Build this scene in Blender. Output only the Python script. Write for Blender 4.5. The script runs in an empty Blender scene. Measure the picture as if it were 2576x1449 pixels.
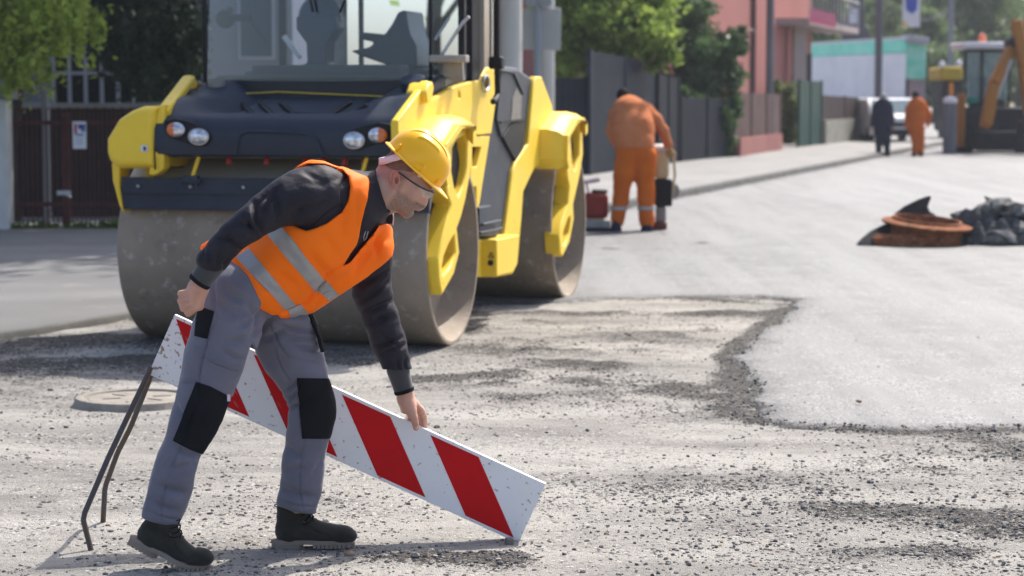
import bpy, bmesh, math, random
import numpy as np
from mathutils import Vector, Matrix, noise as mnoise

# ------------------------------------------------------------------ camera, sky, sun, exposure
S = bpy.context.scene
C = S.collection
CAM_Z, FPX, PITCH = 1.68, 5500.0, math.radians(5.01)
cam_data = bpy.data.cameras.new('camera')
cam = bpy.data.objects.new('camera', cam_data); C.objects.link(cam)
cam.location = (0, 0, CAM_Z); cam.rotation_euler = (math.radians(90) - PITCH, 0, 0)
cam_data.sensor_width = 36.0; cam_data.lens = 36.0 * FPX / 2576.0
cam_data.clip_start = 0.1; cam_data.clip_end = 3000
cam_data.dof.use_dof = True; cam_data.dof.focus_distance = 7.95; cam_data.dof.aperture_fstop = 3.8
S.camera = cam

SUN_AZ, SUN_EL = math.radians(36), math.radians(50)      # behind the street, to the right
W = bpy.data.worlds.new('World'); S.world = W; W.use_nodes = True
nt = W.node_tree; nt.nodes.clear()
sky = nt.nodes.new('ShaderNodeTexSky'); sky.sky_type = 'NISHITA'; sky.sun_disc = False
sky.sun_elevation = SUN_EL; sky.sun_rotation = SUN_AZ; sky.air_density = 0.8; sky.dust_density = 3.0; sky.ozone_density = 0.6
bg = nt.nodes.new('ShaderNodeBackground'); bg.inputs[1].default_value = 0.15
wo = nt.nodes.new('ShaderNodeOutputWorld')
nt.links.new(sky.outputs[0], bg.inputs[0]); nt.links.new(bg.outputs[0], wo.inputs[0])
sl = bpy.data.lights.new('sun', 'SUN'); sl.energy = 3.5; sl.angle = math.radians(0.6); sl.color = (1.0, 0.95, 0.87)
sun = bpy.data.objects.new('sun', sl); C.objects.link(sun)
sdir = Vector((math.sin(SUN_AZ) * math.cos(SUN_EL), math.cos(SUN_AZ) * math.cos(SUN_EL), math.sin(SUN_EL)))
sun.rotation_euler = sdir.to_track_quat('Z', 'Y').to_euler(); sun.location = sdir * 60
S.view_settings.view_transform = 'Standard'; S.view_settings.look = 'None'
S.view_settings.exposure = 0.9; S.view_settings.gamma = 1.0; S.view_settings.use_curve_mapping = False
try:
    S.cycles.use_denoising = True; S.cycles.max_bounces = 7; S.cycles.transparent_max_bounces = 12
    S.cycles.volume_bounces = 0; S.cycles.caustics_reflective = False; S.cycles.caustics_refractive = False
    S.cycles.sample_clamp_indirect = 6
except Exception: pass
random.seed(7); RNG = np.random.default_rng(11)

# ------------------------------------------------------------------ camera rays, used to place things at their own distance
_cp, _sp = math.cos(PITCH), math.sin(PITCH)
def ray(u, v):
    a = (u - 1288.0) / FPX; b = (724.5 - v) / FPX
    return Vector((a, _cp + b * _sp, -_sp + b * _cp))
def at(u, v, Y):
    r = ray(u, v); t = Y / r.y
    return Vector((r.x * t, Y, CAM_Z + r.z * t))
def gnd(u, v, z=0.0):
    r = ray(u, v); t = (z - CAM_Z) / r.z
    return Vector((r.x * t, r.y * t, z))
def onplane(u, v, p, n):
    r = ray(u, v); o = Vector((0, 0, CAM_Z)); t = (Vector(p) - o).dot(n) / r.dot(n)
    return o + r * t
def mpp(Y): return Y / FPX            # metres in one traced unit at distance Y
def proj(X, Y, Z):                    # world -> traced units (arrays allowed)
    d = Y * _cp - (Z - CAM_Z) * _sp
    return 1288.0 + FPX * X / d, 724.5 - FPX * (Y * _sp + (Z - CAM_Z) * _cp) / d

# ------------------------------------------------------------------ names, labels, linking
def tag(o, label=None, cat=None, group=None, kind=None):
    if label: o['label'] = label
    if cat: o['category'] = cat
    if group: o['group'] = group
    if kind: o['kind'] = kind
    return o
def thing(name, label, cat, loc=(0, 0, 0), rz=0.0, group=None):
    o = bpy.data.objects.new(name, None); C.objects.link(o); o.empty_display_size = 0.1
    o.location = loc; o.rotation_euler = (0, 0, rz)
    return tag(o, label, cat, group)
def link(name, me, mat=None, parent=None, world=False):
    o = bpy.data.objects.new(name, me); C.objects.link(o)
    if mat is not None:
        for m in (mat if isinstance(mat, (list, tuple)) else [mat]): me.materials.append(m)
    if parent is not None:
        o.parent = parent
        if world: o.matrix_parent_inverse = chain(parent).inverted()
    return o
def chain(o):
    m = Matrix.LocRotScale(o.location, o.rotation_euler, o.scale)
    if o.parent is not None: m = chain(o.parent) @ o.matrix_parent_inverse @ m
    return m
def copy_tree(o, parent=None):
    c = o.copy(); C.objects.link(c)
    if parent is not None: c.parent = parent
    for ch in [x for x in bpy.data.objects if x.parent == o]: copy_tree(ch, c)
    return c

# ------------------------------------------------------------------ mesh collector
class MB:
    def __init__(s): s.v = []; s.f = []; s.m = []; s.cm = 0
    def add(s, vs, fs):
        n = len(s.v); s.v += [tuple(p) for p in vs]
        for f in fs: s.f.append(tuple(i + n for i in f)); s.m.append(s.cm)
        return s
    def box(s, c, size, R=None):
        x, y, z = [k / 2 for k in size]; c = Vector(c)
        vs = [Vector((a * x, b * y, d * z)) for d in (-1, 1) for a, b in ((-1, -1), (1, -1), (1, 1), (-1, 1))]
        if R is not None: vs = [R @ p for p in vs]
        return s.add([p + c for p in vs], [(3, 2, 1, 0), (4, 5, 6, 7), (0, 1, 5, 4), (1, 2, 6, 5), (2, 3, 7, 6), (3, 0, 4, 7)])
    def bar(s, a, b, w, h, up=(0, 0, 1)):
        a, b = Vector(a), Vector(b); d = (b - a); L = d.length; d.normalize()
        up = Vector(up); x = d.cross(up)
        if x.length < 1e-4: x = d.cross(Vector((1, 0, 0)))
        x.normalize(); z = x.cross(d)
        R = Matrix((x, d, z)).transposed()
        return s.box((a + b) / 2, (w, L, h), R)
    def cyl(s, a, b, r0, r1=None, n=16, cap=True):
        r1 = r0 if r1 is None else r1; a, b = Vector(a), Vector(b); d = (b - a).normalized()
        x = d.cross(Vector((0, 0, 1)));  x = x if x.length > 1e-3 else Vector((1, 0, 0)); x.normalize(); y = d.cross(x)
        vs = [p + (x * math.cos(t) + y * math.sin(t)) * r for p, r in ((a, r0), (b, r1)) for t in [2 * math.pi * i / n for i in range(n)]]
        fs = [(i, (i + 1) % n, n + (i + 1) % n, n + i) for i in range(n)]
        if cap: fs += [tuple(range(n - 1, -1, -1)), tuple(range(n, 2 * n))]
        return s.add(vs, fs)
    def tube(s, pts, r, n=8, closed=False):
        pts = [Vector(p) for p in pts]; m = len(pts); rr = r if isinstance(r, (list, tuple)) else [r] * m
        vs = []; x = None
        for i, p in enumerate(pts):
            d = (pts[min(i + 1, m - 1)] - pts[max(i - 1, 0)]) if not closed else (pts[(i + 1) % m] - pts[i - 1])
            d.normalize()
            if x is None: x = d.cross(Vector((0.13, 0.31, 0.94)))
            x = x - d * x.dot(d)
            if x.length < 1e-5: x = d.cross(Vector((1, 0, 0)))
            x.normalize(); y = d.cross(x)
            vs += [p + (x * math.cos(t) + y * math.sin(t)) * rr[i] for t in [2 * math.pi * k / n for k in range(n)]]
        fs = [(i * n + k, i * n + (k + 1) % n, (i + 1) * n + (k + 1) % n, (i + 1) * n + k) for i in range(m - 1) for k in range(n)]
        if closed: fs += [((m - 1) * n + k, (m - 1) * n + (k + 1) % n, (k + 1) % n, k) for k in range(n)]
        else: fs += [tuple(range(n - 1, -1, -1)), tuple(range((m - 1) * n, m * n))]
        return s.add(vs, fs)
    def lathe(s, prof, o, ax, n=48, closed=False):      # prof: (radius, along axis)
        o, ax = Vector(o), Vector(ax).normalized()
        x = ax.cross(Vector((0, 0, 1))); x = x if x.length > 1e-3 else Vector((1, 0, 0)); x.normalize(); y = ax.cross(x)
        m = len(prof)
        vs = [o + ax * h + (x * math.cos(2 * math.pi * k / n) + y * math.sin(2 * math.pi * k / n)) * r for r, h in prof for k in range(n)]
        fs = [(i * n + k, i * n + (k + 1) % n, (i + 1) * n + (k + 1) % n, (i + 1) * n + k) for i in range(m - 1) for k in range(n)]
        if closed: fs += [((m - 1) * n + k, (m - 1) * n + (k + 1) % n, (k + 1) % n, k) for k in range(n)]
        return s.add(vs, fs)
    def prism(s, poly, d, holes=()):                    # poly: 3D points of one flat face, extruded by vector d
        d = Vector(d); P = [Vector(p) for p in poly]
        if not holes:
            n = len(P)
            return s.add(P + [p + d for p in P], [tuple(range(n)), tuple(range(2 * n - 1, n - 1, -1))] + [(i, i + n, (i + 1) % n + n, (i + 1) % n) for i in range(n)])
        from mathutils.geometry import delaunay_2d_cdt
        loops = [P] + [[Vector(p) for p in h] for h in holes]
        nrm = Vector()
        for i in range(len(P)): nrm += (P[i] - P[0]).cross(P[(i + 1) % len(P)] - P[0])
        nrm.normalize(); ex = (P[1] - P[0]).normalized(); ey = nrm.cross(ex)
        allp, edges, segs = [], [], []
        for L in loops:
            b = len(allp); allp += L; k = len(L)
            edges += [(b + i, b + (i + 1) % k) for i in range(k)]
        f2 = lambda p: Vector(((p - P[0]).dot(ex), (p - P[0]).dot(ey)))
        v2, e2, fc, *_ = delaunay_2d_cdt([f2(p) for p in allp], edges, [], 0, 1e-6)
        def inside(q, L):
            c = False; n = len(L)
            for i in range(n):
                a, b = L[i], L[(i + 1) % n]
                if (a[1] > q[1]) != (b[1] > q[1]) and q[0] < (b[0] - a[0]) * (q[1] - a[1]) / (b[1] - a[1]) + a[0]: c = not c
            return c
        L2 = [[f2(p) for p in L] for L in loops]
        keep = []
        for f in fc:
            q = sum((v2[i] for i in f), Vector((0, 0))) / len(f)
            if inside(q, L2[0]) and not any(inside(q, h) for h in L2[1:]): keep.append(f)
        V3 = [P[0] + ex * v[0] + ey * v[1] for v in v2]; n = len(V3)
        fs = [tuple(f) for f in keep] + [tuple(i + n for i in reversed(f)) for f in keep]
        cnt = {}
        for f in keep:
            for i in range(len(f)):
                e = (f[i], f[(i + 1) % len(f)]); cnt[e] = 1
        for (a, b) in cnt:
            if (b, a) not in cnt: fs.append((b, a, a + n, b + n))
        return s.add(V3 + [p + d for p in V3], fs)
    def sphere(s, c, r, n=16, m=10, R=None):
        c = Vector(c); r = (r, r, r) if not isinstance(r, (tuple, list)) else r
        vs = []; fs = []
        for j in range(m + 1):
            ph = math.pi * j / m
            for i in range(n):
                t = 2 * math.pi * i / n
                p = Vector((r[0] * math.sin(ph) * math.cos(t), r[1] * math.sin(ph) * math.sin(t), r[2] * math.cos(ph)))
                vs.append(c + (R @ p if R is not None else p))
        for j in range(m):
            for i in range(n): fs.append((j * n + i, (j + 1) * n + i, (j + 1) * n + (i + 1) % n, j * n + (i + 1) % n))
        return s.add(vs, fs)
    def loft(s, loops, cap=True):
        n = len(loops[0]); vs = [p for L in loops for p in L]
        fs = [(i * n + k, i * n + (k + 1) % n, (i + 1) * n + (k + 1) % n, (i + 1) * n + k) for i in range(len(loops) - 1) for k in range(n)]
        if cap: fs += [tuple(range(n - 1, -1, -1)), tuple(range((len(loops) - 1) * n, len(loops) * n))]
        return s.add(vs, fs)
    def build(s, name, mat=None, parent=None, smooth=40, bevel=0, world=False, seg=2, weld=False):
        me = bpy.data.meshes.new(name); me.from_pydata(s.v, [], s.f)
        bm = bmesh.new(); bm.from_mesh(me)
        if weld: bmesh.ops.remove_doubles(bm, verts=bm.verts, dist=1e-5)
        bmesh.ops.recalc_face_normals(bm, faces=bm.faces); bm.to_mesh(me); bm.free()
        if any(s.m) and not weld: me.polygons.foreach_set('material_index', s.m)
        if smooth:
            me.polygons.foreach_set('use_smooth', [True] * len(me.polygons)); me.set_sharp_from_angle(angle=math.radians(smooth))
        me.update()
        o = link(name, me, mat, parent, world)
        if bevel:
            b = o.modifiers.new('bevel', 'BEVEL'); b.width = bevel; b.segments = seg; b.limit_method = 'ANGLE'; b.angle_limit = math.radians(35)
            b.harden_normals = False
        return o
def npmesh(name, V, F, mat=None, parent=None, smooth=True, world=False):
    V = np.asarray(V, np.float32); F = np.asarray(F, np.int32); k = F.shape[1]
    me = bpy.data.meshes.new(name); me.vertices.add(len(V)); me.vertices.foreach_set('co', V.ravel())
    me.loops.add(F.size); me.loops.foreach_set('vertex_index', F.ravel())
    me.polygons.add(len(F)); me.polygons.foreach_set('loop_start', np.arange(len(F), dtype=np.int32) * k)
    me.polygons.foreach_set('use_smooth', np.full(len(F), bool(smooth)))
    me.update(calc_edges=True)
    return link(name, me, mat, parent, world)
def attr(o, name, vals):
    a = o.data.attributes.new(name, 'FLOAT', 'POINT'); a.data.foreach_set('value', np.asarray(vals, np.float32))

# ------------------------------------------------------------------ materials
def _rgb(c): return (c[0], c[1], c[2], 1.0)
def M(name, c1, c2=None, scale=6, rough=0.6, metal=0.0, bump=0.0, bscale=60, dist=0.01, spec=0.5, spots=None, spots2=None,
      coat=0.0, alpha=1.0, sheen=0.0, transl=0.0, stretch=None, coord='Object', rvar=0.0, masks=(), sss=0.0, trans=0.0, ior=1.45, detail=6, emit=None):
    m = bpy.data.materials.new(name); m.use_nodes = True; t = m.node_tree; N = t.nodes; L = t.links; N.clear()
    out = N.new('ShaderNodeOutputMaterial'); b = N.new('ShaderNodeBsdfPrincipled'); L.new(b.outputs[0], out.inputs[0])
    tc = N.new('ShaderNodeTexCoord'); vec = tc.outputs[coord]
    if stretch:
        mp = N.new('ShaderNodeMapping'); mp.inputs['Scale'].default_value = stretch; L.new(vec, mp.inputs[0]); vec = mp.outputs[0]
    def nz(sc, det=detail, ro=0.6):
        n = N.new('ShaderNodeTexNoise'); n.inputs['Scale'].default_value = sc; n.inputs['Detail'].default_value = det
        n.inputs['Roughness'].default_value = ro; L.new(vec, n.inputs['Vector']); return n.outputs['Fac']
    def ramp(fac, a, bb):
        r = N.new('ShaderNodeMapRange'); r.inputs[1].default_value = a; r.inputs[2].default_value = bb; L.new(fac, r.inputs[0]); return r.outputs[0]
    def mix(fac, a, bb):
        x = N.new('ShaderNodeMix'); x.data_type = 'RGBA'
        if isinstance(fac, float): x.inputs[0].default_value = fac
        else: L.new(fac, x.inputs[0])
        for i, k in ((6, a), (7, bb)):
            if isinstance(k, tuple): x.inputs[i].default_value = _rgb(k)
            else: L.new(k, x.inputs[i])
        return x.outputs[2]
    col = tuple(c1)
    if c2 is not None: col = mix(ramp(nz(scale), 0.35, 0.65), tuple(c1), tuple(c2))
    for sp in (spots, spots2):
        if sp:                                     # (colour, scale, threshold, softness)
            f = ramp(nz(sp[1], 8, 0.7), sp[2], sp[2] + sp[3]); col = mix(f, col, tuple(sp[0]))
    for an, mc in masks:                           # painted areas: attribute name, colour
        a = N.new('ShaderNodeAttribute'); a.attribute_name = an; col = mix(a.outputs['Fac'], col, tuple(mc))
    if isinstance(col, tuple): b.inputs['Base Color'].default_value = _rgb(col)
    else: L.new(col, b.inputs['Base Color'])
    b.inputs['Roughness'].default_value = rough; b.inputs['Metallic'].default_value = metal
    b.inputs['Specular IOR Level'].default_value = spec; b.inputs['IOR'].default_value = ior
    if rvar: 
        r = N.new('ShaderNodeMapRange'); r.inputs[3].default_value = max(0.02, rough - rvar); r.inputs[4].default_value = min(1, rough + rvar)
        L.new(nz(scale * 2.3), r.inputs[0]); L.new(r.outputs[0], b.inputs['Roughness'])
    if coat: b.inputs['Coat Weight'].default_value = coat; b.inputs['Coat Roughness'].default_value = 0.12
    if sheen: b.inputs['Sheen Weight'].default_value = sheen; b.inputs['Sheen Roughness'].default_value = 0.5
    if sss: b.inputs['Subsurface Weight'].default_value = sss; b.inputs['Subsurface Radius'].default_value = (0.012, 0.005, 0.003); b.inputs['Subsurface Scale'].default_value = 1.0
    if trans: b.inputs['Transmission Weight'].default_value = trans
    if alpha < 1: b.inputs['Alpha'].default_value = alpha
    if emit: b.inputs['Emission Color'].default_value = _rgb(emit[0]); b.inputs['Emission Strength'].default_value = emit[1]
    if bump:
        bp = N.new('ShaderNodeBump'); bp.inputs['Strength'].default_value = bump; bp.inputs['Distance'].default_value = dist
        L.new(nz(bscale, 5, 0.65), bp.inputs['Height']); L.new(bp.outputs[0], b.inputs['Normal'])
    if transl:                                     # leaves let light through
        tr = N.new('ShaderNodeBsdfTranslucent'); mx = N.new('ShaderNodeMixShader'); mx.inputs[0].default_value = transl
        if isinstance(col, tuple): tr.inputs[0].default_value = _rgb(col)
        else: L.new(col, tr.inputs[0])
        L.new(b.outputs[0], mx.inputs[1]); L.new(tr.outputs[0], mx.inputs[2]); L.new(mx.outputs[0], out.inputs[0])
    m['n'] = 1
    return m

# ------------------------------------------------------------------ distance-field modeller (smooth organic shapes)
def segd(px, py, pz, a, b, ra, rb, w=None, q=1.0):
    ax, ay, az = a; bx, by, bz = b
    X, Y, Z = px - ax, py - ay, pz - az; dx, dy, dz = bx - ax, by - ay, bz - az
    L2 = dx * dx + dy * dy + dz * dz + 1e-12
    t = np.clip((X * dx + Y * dy + Z * dz) / L2, 0, 1)
    X = X - t * dx; Y = Y - t * dy; Z = Z - t * dz
    if w is not None and q != 1.0:
        s = (X * w[0] + Y * w[1] + Z * w[2]) * (1 - 1 / q); X = X - w[0] * s; Y = Y - w[1] * s; Z = Z - w[2] * s
    return np.sqrt(X * X + Y * Y + Z * Z) - (ra + (rb - ra) * t)
def polyd(U, V, P):                       # signed distance to a polygon, negative inside
    d = np.full(U.shape, 1e9, np.float32); ins = np.zeros(U.shape, bool); n = len(P)
    for i in range(n):
        ax, ay = P[i]; bx, by = P[(i + 1) % n]; ex, ey = bx - ax, by - ay; wx, wy = U - ax, V - ay
        t = np.clip((wx * ex + wy * ey) / (ex * ex + ey * ey + 1e-9), 0, 1)
        d = np.minimum(d, (wx - ex * t) ** 2 + (wy - ey * t) ** 2)
        if ay != by: ins ^= ((ay > V) != (by > V)) & (U < ex * (V - ay) / (by - ay) + ax)
    d = np.sqrt(d); return np.where(ins, -d, d)
class Vox:
    def __init__(s, lo, hi, h, init=0.2):
        s.lo, s.h = lo, h; s.ax = [np.arange(lo[i], hi[i] + h, h, dtype=np.float32) for i in range(3)]
        s.D = np.full([len(a) for a in s.ax], init, np.float32)
    def copy(s):
        o = Vox.__new__(Vox); o.lo, o.h, o.ax, o.D = s.lo, s.h, s.ax, s.D.copy(); return o
    def sub(s, lo, hi):
        sl = []
        for i in range(3):
            a = int(np.searchsorted(s.ax[i], lo[i])); b = int(np.searchsorted(s.ax[i], hi[i])); sl.append(slice(max(a - 1, 0), max(b + 1, 0)))
        sl = tuple(sl); g = np.meshgrid(*[s.ax[i][sl[i]] for i in range(3)], indexing='ij', sparse=True)
        return sl, g
    def put(s, sl, d, k=0.0, op='add'):
        A = s.D[sl]
        if A.size == 0: return s
        if op == 'sub': A2, d2 = -A, d
        elif op == 'int': A2, d2 = -A, -d
        else: A2, d2 = A, d
        if k > 0:
            h = np.maximum(k - np.abs(A2 - d2), 0) / k; r = np.minimum(A2, d2) - h * h * k * 0.25
        else: r = np.minimum(A2, d2)
        s.D[sl] = r if op == 'add' else -r
        return s
    def cone(s, a, b, ra, rb=None, k=0.02, w=None, q=1.0, op='add'):
        rb = ra if rb is None else rb; m = max(ra, rb) * max(1.0, q) + k + 2 * s.h
        lo = [min(a[i], b[i]) - m for i in range(3)]; hi = [max(a[i], b[i]) + m for i in range(3)]
        sl, g = s.sub(lo, hi)
        return s.put(sl, segd(g[0], g[1], g[2], a, b, ra, rb, w, q), k, op)
    def ell(s, c, r, R=None, k=0.02, op='add'):
        m = max(r) + k + 2 * s.h; sl, g = s.sub([c[i] - m for i in range(3)], [c[i] + m for i in range(3)])
        X, Y, Z = g[0] - c[0], g[1] - c[1], g[2] - c[2]
        if R is not None: X, Y, Z = [R[0][i] * X + R[1][i] * Y + R[2][i] * Z for i in range(3)]   # columns of R are the local axes
        d = (np.sqrt((X / r[0]) ** 2 + (Y / r[1]) ** 2 + (Z / r[2]) ** 2) - 1) * min(r)
        return s.put(sl, d, k, op)
    def halfspace(s, p, n, k=0.0):          # keep the side the normal points away from
        g = np.meshgrid(*s.ax, indexing='ij', sparse=True)
        d = (g[0] - p[0]) * n[0] + (g[1] - p[1]) * n[1] + (g[2] - p[2]) * n[2]
        s.D = np.maximum(s.D, d) if k == 0 else s.put((slice(None),) * 3, d, k, 'int').D
        return s
    def poly(s, P, Y0, Y1=None, op='int', k=0.0, Ymax=None, Ymin=None):   # cut with a traced outline, taken at its own distance
        sc = mpp(Y0)
        if op == 'int': sl = (slice(None),) * 3; g = np.meshgrid(*s.ax, indexing='ij', sparse=True)
        else:
            us = [p[0] for p in P]; vs = [p[1] for p in P]; m = 12
            c = [at(a, b, y) for a in (min(us) - m, max(us) + m) for b in (min(vs) - m, max(vs) + m) for y in (s.ax[1][0], s.ax[1][-1])]
            sl, g = s.sub([min(q[i] for q in c) for i in range(3)], [max(q[i] for q in c) for i in range(3)])
        G = np.broadcast_arrays(*g); U, V = proj(G[0], G[1], G[2])
        d = (polyd(U, V, P) * sc).astype(np.float32)
        if Ymax is not None: d = np.maximum(d, G[1] - Ymax)
        if Ymin is not None: d = np.maximum(d, Ymin - G[1])
        return s.put(sl, d, k, op)
    def mesh(s):
        D = s.D; nx, ny, nz = D.shape; sg = D < 0
        cnt = np.zeros((nx - 1, ny - 1, nz - 1), np.int8)
        for a in (0, 1):
            for b in (0, 1):
                for c in (0, 1): cnt += sg[a:nx - 1 + a, b:ny - 1 + b, c:nz - 1 + c]
        act = (cnt > 0) & (cnt < 8); I = np.argwhere(act); n = len(I)
        idx = np.full(act.shape, -1, np.int32); idx[act] = np.arange(n)
        co = [(a, b, c) for a in (0, 1) for b in (0, 1) for c in (0, 1)]
        val = np.stack([D[I[:, 0] + a, I[:, 1] + b, I[:, 2] + c] for a, b, c in co], 1)
        P = np.zeros((n, 3)); w = np.zeros(n)
        for i in range(8):
            for j in range(i + 1, 8):
                if sum(abs(co[i][k] - co[j][k]) for k in range(3)) != 1: continue
                a, b = val[:, i], val[:, j]; m = (a < 0) != (b < 0); t = np.where(m, a / np.where(m, a - b, 1), 0)
                p = np.array(co[i])[None] + t[:, None] * (np.array(co[j]) - np.array(co[i]))[None]
                P += p * m[:, None]; w += m
        P /= w[:, None]; V = (P + I) * s.h + np.array([s.ax[0][0], s.ax[1][0], s.ax[2][0]])[None]
        F = []
        for ax in range(3):
            o1, o2 = [(1, 2), (2, 0), (0, 1)][ax]
            A = sg; sl0 = [slice(None)] * 3; sl1 = [slice(None)] * 3; sl0[ax] = slice(0, -1); sl1[ax] = slice(1, None)
            ch = A[tuple(sl0)] != A[tuple(sl1)]; E = np.argwhere(ch)
            E = E[(E[:, o1] > 0) & (E[:, o2] > 0) & (E[:, o1] < D.shape[o1] - 1) & (E[:, o2] < D.shape[o2] - 1)]
            ins = A[E[:, 0], E[:, 1], E[:, 2]]
            q = []
            for d1, d2 in ((-1, -1), (0, -1), (0, 0), (-1, 0)):
                e = E.copy(); e[:, o1] += d1; e[:, o2] += d2; q.append(idx[e[:, 0], e[:, 1], e[:, 2]])
            q = np.stack(q, 1); q[~ins] = q[~ins][:, ::-1]; F.append(q)
        F = np.concatenate(F); F = F[(F >= 0).all(1)]
        return V, F
def vnormals(V, F):
    a, b, c, d = [V[F[:, i]] for i in range(4)]; fn = np.cross(c - a, d - b); N = np.zeros_like(V)
    for i in range(4): np.add.at(N, F[:, i], fn)
    return N / (np.linalg.norm(N, axis=1, keepdims=True) + 1e-12)
def creases(V, F, L, Y, fold=(), amp=0.0, freq=(6, 6, 6), seed=0):   # L: (u1,v1,u2,v2,width,depth) traced at distance Y; V pushed along normals
    N = vnormals(V, F); U, W = proj(V[:, 0], V[:, 1], V[:, 2]); m = mpp(Y)
    front = np.clip(-N[:, 1] * 1.6 + 0.35, 0, 1); disp = np.zeros(len(V))
    for (a, b, c, d, w, h) in L:
        ex, ey = c - a, d - b; h = h * 2.6; t = np.clip(((U - a) * ex + (W - b) * ey) / (ex * ex + ey * ey), 0, 1)
        # gently bowed crease with tapering ends
        bow = 4 * t * (1 - t); r = np.hypot(U - a - ex * t + ey * 0.06 * bow, W - b - ey * t - ex * 0.06 * bow)
        disp -= h * m * np.exp(-(r / w) ** 2) * (0.35 + 0.65 * bow) * front
    if amp:
        f = np.array(freq); rs = np.random.default_rng(seed)
        for k in range(4):
            s = 1.7 ** k; ph = rs.uniform(0, 6.28, 6); q = V * f * s
            disp += amp / (1.5 ** k) * np.sin(q[:, 0] + 1.3 * np.sin(q[:, 2] * 0.8 + ph[0]) + ph[1]) * np.sin(q[:, 2] + 1.1 * np.sin(q[:, 1] * 0.9 + ph[2]) + ph[3]) * np.cos(q[:, 1] * 0.7 + ph[4])
    return V + N * disp[:, None]
def voxobj(name, vx, mat, parent, cre=(), Y=7.9, amp=0.0, freq=(20, 20, 20), seed=0, smooth=1, world=True):
    V, F = vx.mesh() if isinstance(vx, Vox) else vx
    for _ in range(smooth):                          # one relaxation pass takes the grid stepping off
        A = np.zeros_like(V); c = np.zeros(len(V))
        for i in range(4):
            j = (i + 1) % 4
            np.add.at(A, F[:, i], V[F[:, j]]); np.add.at(A, F[:, j], V[F[:, i]]); np.add.at(c, F[:, i], 1); np.add.at(c, F[:, j], 1)
        V = 0.45 * V + 0.55 * A / np.maximum(c, 1)[:, None]
    if len(cre) or amp: V = creases(V, F, cre, Y, amp=amp, freq=freq, seed=seed)
    return npmesh(name, V, F, mat, parent, True, world)

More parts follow.
